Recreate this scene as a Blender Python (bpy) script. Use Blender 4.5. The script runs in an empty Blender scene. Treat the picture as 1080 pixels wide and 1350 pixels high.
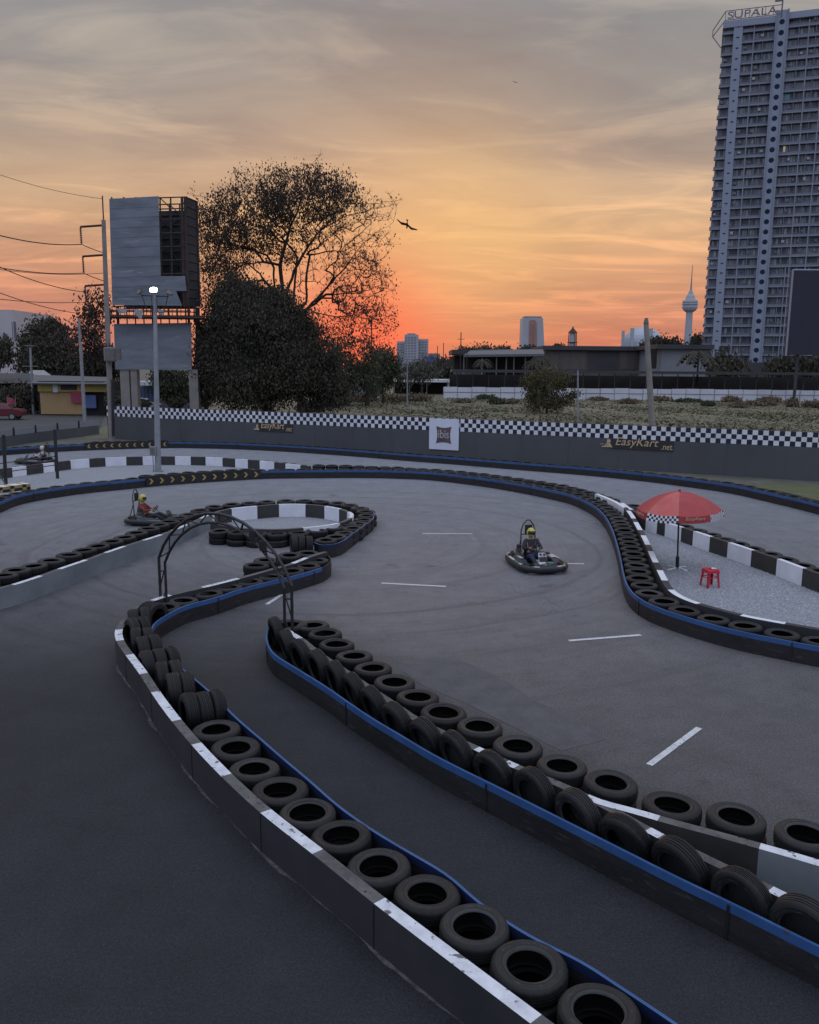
import bpy, bmesh, math, random
import numpy as np
from mathutils import Vector, Matrix

random.seed(7)
RNG = np.random.default_rng(7)
PI = math.pi
scene = bpy.context.scene
COL = scene.collection

# ------------------------------------------------------------------ camera
CW, CH, F = 1080.0, 1350.0, 1100.0
PITCH = math.atan(190.0 / F)
ROLL = 0.009
EYE = Vector((0, 0, 5.0))
fwd = Vector((0, math.cos(PITCH), -math.sin(PITCH)))
r0 = Vector((1, 0, 0))
u0 = Vector((0, math.sin(PITCH), math.cos(PITCH)))
rgt = r0 * math.cos(ROLL) + u0 * math.sin(ROLL)
upv = u0 * math.cos(ROLL) - r0 * math.sin(ROLL)
cam_d = bpy.data.cameras.new("camera")
cam = bpy.data.objects.new("camera", cam_d)
COL.objects.link(cam)
m = Matrix((rgt, upv, -fwd)).transposed().to_4x4()
m.translation = EYE
cam.matrix_world = m
cam_d.sensor_fit = 'HORIZONTAL'
cam_d.sensor_width = 36.0
cam_d.lens = 36.0 * F / CW
cam_d.clip_start = 0.05
cam_d.clip_end = 9000
scene.camera = cam


def ray(px, py):
    return fwd + rgt * ((px - 540) / F) + upv * ((675 - py) / F)


def P(px, py, h=0.0):
    """survey point: where the line of sight meets height h"""
    d = ray(px, py)
    t = (h - EYE.z) / d.z
    return EYE + d * t


def Q(px, py, Y):
    d = ray(px, py)
    return EYE + d * (Y / d.y)


# ------------------------------------------------------------------ materials
def lin(c):
    out = []
    for v in c[:3]:
        v = v / 255.0
        out.append(v / 12.92 if v <= 0.04045 else ((v + 0.055) / 1.055) ** 2.4)
    return tuple(out) + (1.0,)


MATS = {}


def nd(nt, typ, **kw):
    n = nt.nodes.new(typ)
    for k, v in kw.items():
        setattr(n, k, v)
    return n


def math_n(nt, op, a, b=None, clamp=False):
    n = nt.nodes.new('ShaderNodeMath')
    n.operation = op
    n.use_clamp = clamp
    for i, v in enumerate((a, b)):
        if v is None:
            continue
        if isinstance(v, (int, float)):
            n.inputs[i].default_value = v
        else:
            nt.links.new(v, n.inputs[i])
    return n.outputs[0]


def mix_n(nt, fac, a, b, blend='MIX'):
    n = nt.nodes.new('ShaderNodeMix')
    n.data_type = 'RGBA'
    n.blend_type = blend
    for idx, v in ((0, fac), (6, a), (7, b)):
        if isinstance(v, (int, float)):
            n.inputs[idx].default_value = v
        elif isinstance(v, tuple):
            n.inputs[idx].default_value = v
        else:
            nt.links.new(v, n.inputs[idx])
    return n.outputs[2]


def noise_n(nt, vec, scale, detail=4, rough=0.55, dist=0.0):
    n = nt.nodes.new('ShaderNodeTexNoise')
    n.inputs['Scale'].default_value = scale
    n.inputs['Detail'].default_value = detail
    n.inputs['Roughness'].default_value = rough
    n.inputs['Distortion'].default_value = dist
    if vec is not None:
        nt.links.new(vec, n.inputs['Vector'])
    return n.outputs['Fac']


def ramp_n(nt, fac, stops, interp='LINEAR'):
    n = nt.nodes.new('ShaderNodeValToRGB')
    n.color_ramp.interpolation = interp
    el = n.color_ramp.elements
    while len(el) > 1:
        el.remove(el[-1])
    el[0].position = stops[0][0]
    el[0].color = stops[0][1]
    for p, c in stops[1:]:
        e = el.new(p)
        e.color = c
    nt.links.new(fac, n.inputs[0])
    return n.outputs[0]


def g(v):
    return (v, v, v, 1)


def new_mat(name):
    mt = bpy.data.materials.new(name)
    mt.use_nodes = True
    nt = mt.node_tree
    b = nt.nodes['Principled BSDF']
    MATS[name] = mt
    return mt, nt, b


def pm(name, c1, c2=None, scale=3.0, rough=0.7, bump=0.0, bscale=None, metal=0.0, world=True, rnd=0.0,
       speck=None, emis=None, stretch=None, spec=0.4, rvar=0.0, cmin=0.3, cmax=0.7):
    """noise-mottled surface; c1/c2 linear rgb"""
    mt, nt, b = new_mat(name)
    c1 = tuple(c1[:3]) + (1,)
    c2 = tuple((c2 or tuple(v * 0.75 for v in c1[:3]))[:3]) + (1,)
    if world:
        vec = nd(nt, 'ShaderNodeNewGeometry').outputs['Position']
    else:
        vec = nd(nt, 'ShaderNodeTexCoord').outputs['Object']
    if stretch:
        mp = nd(nt, 'ShaderNodeMapping')
        mp.inputs['Scale'].default_value = stretch
        nt.links.new(vec, mp.inputs['Vector'])
        vec = mp.outputs[0]
    f = noise_n(nt, vec, scale, 6, 0.6)
    f2 = ramp_n(nt, f, [(cmin, g(0)), (cmax, g(1))])
    col = mix_n(nt, f2, c1, c2)
    if speck:
        s = noise_n(nt, vec, speck[0], 2, 0.5)
        sf = ramp_n(nt, s, [(speck[1], g(0)), (min(1, speck[1] + 0.06), g(1))])
        col = mix_n(nt, sf, col, tuple(speck[2]) + (1,))
    if rnd:
        oi = nd(nt, 'ShaderNodeObjectInfo').outputs['Random']
        v = math_n(nt, 'ADD', math_n(nt, 'MULTIPLY', oi, rnd * 2), 1 - rnd)
        mul = nd(nt, 'ShaderNodeCombineXYZ')
        for i in range(3):
            nt.links.new(v, mul.inputs[i])
        col = mix_n(nt, 1.0, col, mul.outputs[0], 'MULTIPLY')
    nt.links.new(col, b.inputs['Base Color'])
    b.inputs['Roughness'].default_value = rough
    if rvar:
        rr = math_n(nt, 'ADD', math_n(nt, 'MULTIPLY', f, rvar * 2), rough - rvar)
        nt.links.new(rr, b.inputs['Roughness'])
    b.inputs['Metallic'].default_value = metal
    b.inputs['Specular IOR Level'].default_value = spec
    if bump:
        bp = nd(nt, 'ShaderNodeBump')
        bp.inputs['Strength'].default_value = bump
        bp.inputs['Distance'].default_value = 0.02
        nt.links.new(noise_n(nt, vec, bscale or scale * 8, 4, 0.6), bp.inputs['Height'])
        nt.links.new(bp.outputs[0], b.inputs['Normal'])
    if emis:
        b.inputs['Emission Color'].default_value = tuple(emis[0]) + (1,)
        b.inputs['Emission Strength'].default_value = emis[1]
    return mt


# ---- asphalt of the track
def asphalt(name, base, warm, racing=True):
    mt, nt, b = new_mat(name)
    pos = nd(nt, 'ShaderNodeNewGeometry').outputs['Position']
    big = noise_n(nt, pos, 0.16, 5, 0.55)
    mid = noise_n(nt, pos, 1.3, 5, 0.6)
    fine = noise_n(nt, pos, 55, 3, 0.7)
    vfine = noise_n(nt, pos, 210, 2, 0.6)
    # the wide hairpin carries worn, rubbered-in asphalt; its greyer tone is partly painted sheen
    C = P(455, 715)
    sep = nd(nt, 'ShaderNodeSeparateXYZ')
    nt.links.new(pos, sep.inputs[0])
    dx = math_n(nt, 'SUBTRACT', sep.outputs[0], C.x)
    dy = math_n(nt, 'SUBTRACT', sep.outputs[1], C.y)
    wob = noise_n(nt, pos, 0.35, 2, 0.5)
    r = math_n(nt, 'SQRT', math_n(nt, 'ADD', math_n(nt, 'MULTIPLY', dx, dx), math_n(nt, 'MULTIPLY', dy, dy)))
    r = math_n(nt, 'ADD', r, math_n(nt, 'MULTIPLY', wob, 0.5))
    # wheel-polished bands around the bend
    cx = nd(nt, 'ShaderNodeCombineXYZ')
    nt.links.new(math_n(nt, 'MULTIPLY', r, 5.5), cx.inputs[0])
    nt.links.new(math_n(nt, 'MULTIPLY', math_n(nt, 'ARCTAN2', dy, dx), 1.6), cx.inputs[1])
    streak = noise_n(nt, cx.outputs[0], 1.0, 5, 0.65)
    mask = ramp_n(nt, math_n(nt, 'MULTIPLY', r, 1 / 20.0),
                  [(0.08, g(0)), (0.18, g(1)), (0.5, g(1)), (0.75, g(0.25))])
    base = tuple(base) + (1,)
    warm = tuple(warm) + (1,)
    col = mix_n(nt, ramp_n(nt, big, [(0.35, g(0)), (0.65, g(1))]), base, tuple(v * 1.35 for v in base[:3]) + (1,))
    if racing:
        # pale worn zone east of the near island, with sheen and falloff painted in
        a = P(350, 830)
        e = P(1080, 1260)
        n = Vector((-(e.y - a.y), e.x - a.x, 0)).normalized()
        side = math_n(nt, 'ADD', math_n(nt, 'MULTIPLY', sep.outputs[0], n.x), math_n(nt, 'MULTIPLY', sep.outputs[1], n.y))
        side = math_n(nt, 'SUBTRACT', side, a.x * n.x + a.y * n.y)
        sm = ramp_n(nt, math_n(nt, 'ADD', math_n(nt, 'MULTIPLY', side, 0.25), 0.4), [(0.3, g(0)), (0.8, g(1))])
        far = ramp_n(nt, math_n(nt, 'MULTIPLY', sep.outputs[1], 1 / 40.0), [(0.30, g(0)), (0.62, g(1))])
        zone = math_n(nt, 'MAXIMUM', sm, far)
        near_dim = ramp_n(nt, math_n(nt, 'MULTIPLY', sep.outputs[1], 1 / 50.0), [(0.14, g(0.52)), (0.36, g(1.0))])  # near albedo dimmed: foreground light falloff painted into the colour
        col = mix_n(nt, zone, col, mix_n(nt, 1.0, warm, near_dim, 'MULTIPLY'))
        far_sheen = ramp_n(nt, math_n(nt, 'MULTIPLY', sep.outputs[1], 1 / 50.0), [(0.26, g(0)), (0.80, g(1))])  # asphalt lightens with distance, painting the grazing sky sheen
        col = mix_n(nt, far_sheen, col, (0.185, 0.192, 0.215, 1))
        st = ramp_n(nt, streak, [(0.30, g(0.80)), (0.5, g(1.0)), (0.70, g(1.10))])
        st = mix_n(nt, math_n(nt, 'MULTIPLY', mask, 0.75), g(1), st)
        col = mix_n(nt, 1.0, col, st, 'MULTIPLY')
        # two darker rubber lines
        for rr, w, s in ((7.4, 0.14, 0.40), (8.75, 0.12, 0.32), (10.3, 0.3, 0.20), (5.6, 0.18, 0.22), (12.4, 0.12, 0.22), (4.3, 0.12, 0.25)):
            d = math_n(nt, 'ABSOLUTE', math_n(nt, 'SUBTRACT', r, rr))
            k = ramp_n(nt, d, [(0.0, g(s)), (w, g(0))])
            k = math_n(nt, 'MULTIPLY', k, ramp_n(nt, mid, [(0.3, g(0.2)), (0.6, g(1))]))
            col = mix_n(nt, k, col, (0.02, 0.02, 0.022, 1))
    m2 = ramp_n(nt, mid, [(0.25, g(0.82)), (0.75, g(1.15))])
    col = mix_n(nt, 1.0, col, m2, 'MULTIPLY')
    blot = noise_n(nt, pos, 3.6, 4, 0.7)
    m4 = ramp_n(nt, blot, [(0.28, g(0.70)), (0.42, g(1.0)), (0.7, g(1.10))])
    col = mix_n(nt, 0.8, col, m4, 'MULTIPLY')
    m3 = ramp_n(nt, fine, [(0.3, g(0.52)), (0.5, g(1.0)), (0.70, g(1.75))])
    col = mix_n(nt, 1.0, col, m3, 'MULTIPLY')
    agg = noise_n(nt, pos, 24, 2, 0.5)
    col = mix_n(nt, 1.0, col, ramp_n(nt, agg, [(0.3, g(0.84)), (0.5, g(1.0)), (0.72, g(1.2))]), 'MULTIPLY')
    # old oil stains and a few hairline cracks
    st2 = noise_n(nt, pos, 0.75, 3, 0.5)
    col = mix_n(nt, ramp_n(nt, st2, [(0.66, g(0)), (0.74, g(0.45))]), col, (0.012, 0.012, 0.013, 1))
    vo = nt.nodes.new('ShaderNodeTexVoronoi')
    vo.feature = 'DISTANCE_TO_EDGE'
    vo.inputs['Scale'].default_value = 0.22
    wv = nd(nt, 'ShaderNodeVectorMath', operation='ADD')
    nt.links.new(pos, wv.inputs[0])
    wn = nt.nodes.new('ShaderNodeTexNoise')
    wn.inputs['Scale'].default_value = 1.1
    wn.inputs['Detail'].default_value = 6
    nt.links.new(pos, wn.inputs['Vector'])
    ws = nd(nt, 'ShaderNodeVectorMath', operation='SCALE')
    ws.inputs['Scale'].default_value = 1.8
    nt.links.new(wn.outputs['Color'], ws.inputs[0])
    nt.links.new(ws.outputs[0], wv.inputs[1])
    nt.links.new(wv.outputs[0], vo.inputs['Vector'])
    ck = ramp_n(nt, vo.outputs['Distance'], [(0.0, g(0.55)), (0.0035, g(0))])
    ck = math_n(nt, 'MULTIPLY', ck, ramp_n(nt, big, [(0.45, g(0)), (0.55, g(1))]))
    col = mix_n(nt, ck, col, (0.010, 0.010, 0.011, 1))
    sp = ramp_n(nt, vfine, [(0.66, g(0)), (0.72, g(1))])
    col = mix_n(nt, math_n(nt, 'MULTIPLY', sp, 0.45), col, (0.22, 0.22, 0.23, 1))
    nt.links.new(col, b.inputs['Base Color'])
    rg = math_n(nt, 'ADD', math_n(nt, 'MULTIPLY', big, 0.2), 0.62)
    nt.links.new(rg, b.inputs['Roughness'])
    b.inputs['Specular IOR Level'].default_value = 0.30
    bp = nd(nt, 'ShaderNodeBump')
    bp.inputs['Strength'].default_value = 0.5
    bp.inputs['Distance'].default_value = 0.008
    nt.links.new(fine, bp.inputs['Height'])
    nt.links.new(bp.outputs[0], b.inputs['Normal'])
    return mt


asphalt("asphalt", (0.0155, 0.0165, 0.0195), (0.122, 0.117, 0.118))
pm("asphalt_patch", (0.096, 0.096, 0.102), (0.060, 0.060, 0.065), 2.2, 0.8, 0.6, 60, speck=(90, 0.62, (0.17, 0.17, 0.17)))
pm("asphalt_road", (0.07, 0.068, 0.066), (0.05, 0.05, 0.05), 0.6, 0.8, 0.2, 30)
pm("verge", (0.13, 0.12, 0.105), (0.075, 0.08, 0.055), 0.8, 0.95, 0.3, 20)
pm("verge_grass", (0.07, 0.095, 0.03), (0.12, 0.11, 0.06), 1.2, 0.95, 0.4, 20)
pm("field", (0.165, 0.142, 0.092), (0.105, 0.102, 0.06), 0.06, 0.95, 0.6, 3, speck=(0.35, 0.64, (0.18, 0.15, 0.10)))
pm("dry_grass", (0.15, 0.13, 0.082), (0.095, 0.094, 0.053), 0.08, 0.9)
pm("scrub", (0.20, 0.145, 0.095), (0.10, 0.085, 0.055), 0.7, 0.9)
pm("gravel", (0.34, 0.355, 0.385), (0.14, 0.148, 0.165), 26, 0.85, 0.9, 40, speck=(60, 0.66, (0.5, 0.52, 0.55)))
pm("gravel_stone", (0.52, 0.54, 0.57), (0.14, 0.148, 0.16), 18, 0.85)
# white and dark paint on concrete, worn
pm("paint_white", (0.72, 0.74, 0.78), (0.50, 0.52, 0.56), 7, 0.6, 0.5, 45, speck=(11, 0.615, (0.13, 0.13, 0.135)))
pm("paint_white_clean", (0.74, 0.76, 0.80), (0.60, 0.62, 0.66), 2.2, 0.55, 0.1, 40)
pm("plank_grey", (0.135, 0.13, 0.125), (0.06, 0.06, 0.06), 6, 0.8, 0.5, 45, speck=(14, 0.63, (0.035, 0.035, 0.035)))
pm("wall_face", (0.025, 0.026, 0.029), (0.038, 0.038, 0.040), 1.6, 0.62, 0.12, 40)
pm("wall_face_pale", (0.20, 0.225, 0.235), (0.13, 0.148, 0.158), 1.1, 0.65, 0.12, 40)
pm("paint_black", (0.030, 0.029, 0.028), (0.045, 0.042, 0.040), 3, 0.6, 0.15, 60)
pm("paint_line", (0.62, 0.63, 0.64), (0.46, 0.47, 0.48), 8, 0.65, 0.2, 70, speck=(26, 0.64, (0.12, 0.12, 0.12)))
pm("seam_mat", (0.11, 0.105, 0.10), (0.05, 0.05, 0.05), 7, 0.9, 0.5, 60, cmin=0.42, cmax=0.58)
# tyres
def tyre_mat():
    mt, nt, b = new_mat("tyre_rubber")
    tc = nd(nt, 'ShaderNodeTexCoord').outputs['Object']
    oi = nd(nt, 'ShaderNodeObjectInfo')
    off = nd(nt, 'ShaderNodeVectorMath', operation='ADD')
    nt.links.new(tc, off.inputs[0])
    rv = nd(nt, 'ShaderNodeCombineXYZ')
    nt.links.new(math_n(nt, 'MULTIPLY', oi.outputs['Random'], 40), rv.inputs[0])
    nt.links.new(rv.outputs[0], off.inputs[1])
    v = off.outputs[0]
    f = noise_n(nt, v, 5, 5, 0.65)
    fine = noise_n(nt, v, 46, 4, 0.6)
    base = mix_n(nt, ramp_n(nt, f, [(0.35, g(0)), (0.7, g(1))]), (0.0085, 0.009, 0.010, 1), (0.017, 0.0165, 0.0165, 1))
    # moulded marks around the sidewall
    s2 = nd(nt, 'ShaderNodeSeparateXYZ')
    nt.links.new(tc, s2.inputs[0])
    r2 = math_n(nt, 'SQRT', math_n(nt, 'ADD', math_n(nt, 'MULTIPLY', s2.outputs[0], s2.outputs[0]), math_n(nt, 'MULTIPLY', s2.outputs[1], s2.outputs[1])))
    an_ = math_n(nt, 'ARCTAN2', s2.outputs[1], s2.outputs[0])
    cv = nd(nt, 'ShaderNodeCombineXYZ')
    nt.links.new(math_n(nt, 'MULTIPLY', an_, 9.0), cv.inputs[0])
    nt.links.new(math_n(nt, 'MULTIPLY', r2, 55.0), cv.inputs[1])
    nt.links.new(math_n(nt, 'MULTIPLY', oi.outputs['Random'], 30.0), cv.inputs[2])
    lt_ = ramp_n(nt, noise_n(nt, cv.outputs[0], 1.6, 1, 0.4), [(0.54, g(0)), (0.57, g(1))])
    lb_ = ramp_n(nt, r2, [(0.226, g(0)), (0.230, g(1)), (0.250, g(1)), (0.254, g(0))])
    seg_ = ramp_n(nt, noise_n(nt, cv.outputs[0], 0.22, 0, 0.4), [(0.48, g(0)), (0.52, g(1))])
    lmask = math_n(nt, 'MULTIPLY', math_n(nt, 'MULTIPLY', lt_, lb_), seg_)
    base = mix_n(nt, math_n(nt, 'MULTIPLY', lmask, 0.6), base, (0.07, 0.068, 0.066, 1))
    # worn tyres are greyer
    wr_ = ramp_n(nt, oi.outputs['Random'], [(0.0, g(0.75)), (0.6, g(1.0)), (0.85, g(1.25)), (1.0, g(1.8))])
    base = mix_n(nt, 1.0, base, wr_, 'MULTIPLY')
    # dust gathers on the upward faces
    ge = nd(nt, 'ShaderNodeNewGeometry')
    sp = nd(nt, 'ShaderNodeSeparateXYZ')
    nt.links.new(ge.outputs['Normal'], sp.inputs[0])
    upf = ramp_n(nt, sp.outputs[2], [(0.25, g(0)), (0.95, g(1))])
    d = math_n(nt, 'MULTIPLY', upf, ramp_n(nt, f, [(0.3, g(0.15)), (0.65, g(0.75))]))
    d = math_n(nt, 'MULTIPLY', d, math_n(nt, 'ADD', math_n(nt, 'MULTIPLY', oi.outputs['Random'], 0.8), 0.25))
    base = mix_n(nt, d, base, (0.028, 0.0255, 0.0235, 1))
    sc = ramp_n(nt, fine, [(0.62, g(0)), (0.7, g(0.35))])
    base = mix_n(nt, sc, base, (0.06, 0.058, 0.056, 1))
    so_ = nd(nt, 'ShaderNodeSeparateXYZ')
    nt.links.new(tc, so_.inputs[0])
    rr = math_n(nt, 'SQRT', math_n(nt, 'ADD', math_n(nt, 'MULTIPLY', so_.outputs[0], so_.outputs[0]), math_n(nt, 'MULTIPLY', so_.outputs[1], so_.outputs[1])))
    ring = ramp_n(nt, math_n(nt, 'MULTIPLY', math_n(nt, 'SUBTRACT', rr, 0.18), 1 / 0.14),
                  [(0.0, g(0.8)), (0.08, g(1.0)), (0.13, g(1.2)), (0.20, g(1.1)), (0.25, g(0.26)), (0.31, g(0.5)), (0.45, g(0.55)), (0.585, g(0.45)), (0.61, g(0.85)), (0.66, g(0.42)), (0.9, g(0.42)), (1.0, g(0.5))])
    base = mix_n(nt, 1.0, base, mix_n(nt, 1.0, ring, (2.0, 2.0, 2.0, 1), 'MULTIPLY'), 'MULTIPLY')  # rings paint sidewall relief: bright bead and ridge, dark groove
    nt.links.new(base, b.inputs['Base Color'])
    nt.links.new(math_n(nt, 'ADD', math_n(nt, 'MULTIPLY', f, 0.3), 0.45), b.inputs['Roughness'])
    b.inputs['Specular IOR Level'].default_value = 0.28
    bp = nd(nt, 'ShaderNodeBump')
    bp.inputs['Strength'].default_value = 0.25
    bp.inputs['Distance'].default_value = 0.004
    nt.links.new(fine, bp.inputs['Height'])
    nt.links.new(bp.outputs[0], b.inputs['Normal'])


tyre_mat()
pm("tyre_inner", (0.007, 0.007, 0.007), None, 4, 0.9, spec=0.1)  # darker rubber: the shade inside a tyre painted into its colour
pm("belt_rubber", (0.010, 0.010, 0.0105), (0.022, 0.021, 0.021), 1.4, 0.6, 0.3, 25, stretch=(1, 1, 5), rvar=0.1, speck=(4.5, 0.62, (0.036, 0.035, 0.035)))
pm("belt_blue_shaded", (0.006, 0.016, 0.06), (0.006, 0.012, 0.04), 3, 0.6)  # darker blue: shade from the tyre row painted on the band's inner face
pm("belt_blue", (0.036, 0.105, 0.27), (0.024, 0.072, 0.19), 2.4, 0.5, 0.08, 30, speck=(8, 0.68, (0.05, 0.07, 0.13)))
pm("chevron_yellow", (0.40, 0.29, 0.10), (0.27, 0.20, 0.07), 6, 0.6)
pm("steel_black", (0.018, 0.018, 0.02), (0.03, 0.028, 0.028), 9, 0.4, 0.05, 60, rvar=0.1)
pm("steel_grey", (0.30, 0.32, 0.34), (0.21, 0.225, 0.24), 2, 0.5, 0.05, 30, metal=0.3)
pm("concrete_pole", (0.27, 0.25, 0.225), (0.19, 0.175, 0.16), 1.2, 0.85, 0.2, 20)
pm("rust", (0.070, 0.042, 0.036), (0.035, 0.027, 0.025), 1.5, 0.85)
pm("cable", (0.02, 0.02, 0.022), None, 3, 0.6)
pm("insulator", (0.06, 0.04, 0.04), None, 3, 0.3)
pm("concrete_wall", (0.085, 0.09, 0.095), (0.065, 0.068, 0.073), 0.5, 0.75, 0.1, 12, stretch=(1, 1, 0.4))
pm("check_white", (0.72, 0.74, 0.76), (0.55, 0.57, 0.6), 1.0, 0.6)
pm("check_black", (0.014, 0.015, 0.028), (0.022, 0.022, 0.034), 1.0, 0.5)
pm("gold", (0.60, 0.47, 0.29), (0.46, 0.34, 0.2), 9, 0.5)
pm("sign_white", (0.66, 0.70, 0.78), (0.58, 0.62, 0.70), 1.2, 0.45)
pm("sign_brown", (0.145, 0.10, 0.10), (0.085, 0.065, 0.075), 1.5, 0.5, stretch=(1, 1, 1))
pm("sign_pale", (0.52, 0.48, 0.50), None, 4, 0.5)
pm("sheet_metal", (0.215, 0.235, 0.262), (0.125, 0.142, 0.168), 0.8, 0.65, 0.4, 2.0, stretch=(0.5, 1, 2.2), speck=(1.1, 0.67, (0.27, 0.285, 0.305)))
pm("dark_void", (0.03, 0.03, 0.033), (0.05, 0.045, 0.042), 0.6, 0.85)
# vegetation
pm("leaf_dark", (0.085, 0.078, 0.056), (0.045, 0.043, 0.033), 0.35, 0.8, rnd=0.1, spec=0.1)
pm("leaf_tree", (0.085, 0.060, 0.045), (0.045, 0.036, 0.030), 0.35, 0.8, spec=0.1)
pm("window_black", (0.05, 0.056, 0.07), (0.07, 0.076, 0.095), 0.35, 0.3)
pm("leaf_bush", (0.13, 0.115, 0.06), (0.065, 0.062, 0.035), 0.6, 0.8, spec=0.1)
pm("leaf_mid", (0.062, 0.070, 0.034), (0.038, 0.045, 0.025), 0.6, 0.7)
pm("leaf_grey", (0.10, 0.105, 0.07), (0.055, 0.06, 0.045), 0.5, 0.7)
pm("bark", (0.048, 0.036, 0.030), (0.03, 0.024, 0.021), 2, 0.9)
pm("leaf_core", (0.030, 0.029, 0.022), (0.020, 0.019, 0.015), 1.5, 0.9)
# buildings
pm("facade_light", (0.27, 0.305, 0.375), (0.235, 0.27, 0.335), 0.15, 0.6)
pm("facade_mid", (0.20, 0.212, 0.245), (0.165, 0.176, 0.205), 0.2, 0.7)  # facade tones lightened to paint in distance haze
pm("slab_light", (0.25, 0.275, 0.33), (0.20, 0.22, 0.27), 0.3, 0.7)
pm("rail_grey", (0.165, 0.178, 0.208), (0.125, 0.136, 0.162), 0.4, 0.5)
pm("window_dark", (0.085, 0.092, 0.11), (0.13, 0.14, 0.16), 0.35, 0.25, spec=0.5)
pm("window_mid", (0.22, 0.23, 0.25), (0.15, 0.16, 0.18), 0.5, 0.3, spec=0.5)
pm("window_curtain", (0.42, 0.42, 0.42), (0.27, 0.27, 0.27), 0.8, 0.6)
pm("window_teal", (0.20, 0.38, 0.42), None, 0.8, 0.4)
pm("window_warm", (0.35, 0.27, 0.18), None, 0.8, 0.5, emis=((1.0, 0.8, 0.5), 0.25))
pm("hole_dark", (0.022, 0.036, 0.060), None, 1, 0.9, spec=0.1)
pm("screen_dark", (0.022, 0.022, 0.040), (0.028, 0.028, 0.046), 0.2, 0.6)
pm("sign_letter", (0.16, 0.14, 0.20), (0.12, 0.11, 0.16), 0.5, 0.5)
pm("far_white", (0.40, 0.41, 0.44), (0.34, 0.35, 0.38), 0.05, 0.7)  # far tones kept pale and bluish, distance haze painted in
pm("far_grey", (0.24, 0.235, 0.25), (0.19, 0.19, 0.21), 0.05, 0.7)
pm("far_red", (0.42, 0.20, 0.15), None, 0.05, 0.7)
pm("far_dome", (0.42, 0.46, 0.52), None, 0.05, 0.6)
pm("far_blue", (0.10, 0.12, 0.5), None, 0.05, 0.6)
pm("hall_wall", (0.125, 0.105, 0.095), (0.085, 0.075, 0.072), 0.3, 0.85, stretch=(3, 3, 0.3))
pm("hall_wall_pale", (0.22, 0.23, 0.245), (0.18, 0.19, 0.205), 0.2, 0.85)
pm("roof_dark", (0.045, 0.045, 0.05), (0.065, 0.06, 0.062), 0.3, 0.8)
pm("roof_grey", (0.12, 0.117, 0.12), (0.11, 0.11, 0.12), 0.3, 0.7)
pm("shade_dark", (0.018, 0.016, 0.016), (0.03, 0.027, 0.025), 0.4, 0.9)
pm("panel_white", (0.62, 0.64, 0.68), (0.50, 0.52, 0.55), 0.25, 0.7)
pm("shop_yellow", (0.38, 0.30, 0.07), (0.28, 0.21, 0.06), 0.5, 0.7)
pm("shop_ochre", (0.42, 0.28, 0.13), (0.33, 0.22, 0.10), 0.6, 0.7)
pm("shop_red", (0.34, 0.06, 0.09), None, 0.9, 0.7)
pm("shop_blue", (0.10, 0.14, 0.30), None, 0.9, 0.7)
pm("awning_grey", (0.33, 0.33, 0.33), (0.22, 0.22, 0.22), 0.5, 0.8)
pm("plaster", (0.50, 0.46, 0.46), (0.42, 0.39, 0.39), 0.2, 0.8)
pm("car_red", (0.12, 0.012, 0.02), None, 2, 0.25, spec=0.6)
pm("car_white", (0.6, 0.62, 0.65), None, 2, 0.25, spec=0.6)
pm("car_glass", (0.02, 0.024, 0.03), None, 2, 0.1, spec=0.7)
pm("car_grey", (0.12, 0.13, 0.14), None, 2, 0.25, spec=0.6)
# small props
pm("umbrella_red", (0.40, 0.05, 0.052), (0.31, 0.04, 0.043), 3, 0.55, 0.1, 30)
pm("umbrella_pale", (0.55, 0.14, 0.115), (0.46, 0.08, 0.075), 2, 0.55)
pm("plastic_red", (0.52, 0.02, 0.04), (0.42, 0.02, 0.035), 6, 0.35)
pm("white_plastic", (0.72, 0.72, 0.72), (0.55, 0.55, 0.56), 6, 0.4)
pm("kart_black", (0.014, 0.014, 0.016), (0.025, 0.025, 0.027), 6, 0.35, rvar=0.1)
pm("kart_white", (0.50, 0.50, 0.50), (0.30, 0.30, 0.31), 9, 0.4)
pm("kart_green", (0.04, 0.14, 0.11), (0.03, 0.10, 0.08), 6, 0.4)
pm("kart_metal", (0.35, 0.35, 0.36), None, 6, 0.3, metal=0.8)
pm("helmet_yellow", (0.50, 0.46, 0.10), (0.40, 0.38, 0.09), 7, 0.3)
pm("helmet_pale", (0.58, 0.55, 0.40), (0.5, 0.47, 0.3), 7, 0.3)
pm("visor", (0.02, 0.02, 0.02), None, 5, 0.1, spec=0.7)
pm("cloth_black", (0.02, 0.02, 0.026), (0.03, 0.03, 0.038), 6, 0.85)
pm("cloth_red", (0.20, 0.04, 0.03), (0.13, 0.025, 0.025), 6, 0.85)
pm("cloth_white", (0.55, 0.55, 0.56), (0.42, 0.42, 0.45), 6, 0.85)
pm("cloth_navy", (0.025, 0.035, 0.07), None, 6, 0.85)
pm("skin", (0.40, 0.23, 0.16), (0.34, 0.19, 0.13), 9, 0.5)
pm("lamp_glow", (1, 1, 1), None, 3, 0.4, emis=((1.0, 0.97, 0.88), 40))
pm("lamp_off", (0.16, 0.15, 0.14), None, 3, 0.3)
pm("bird_dark", (0.02, 0.016, 0.016), None, 3, 0.8)


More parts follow.
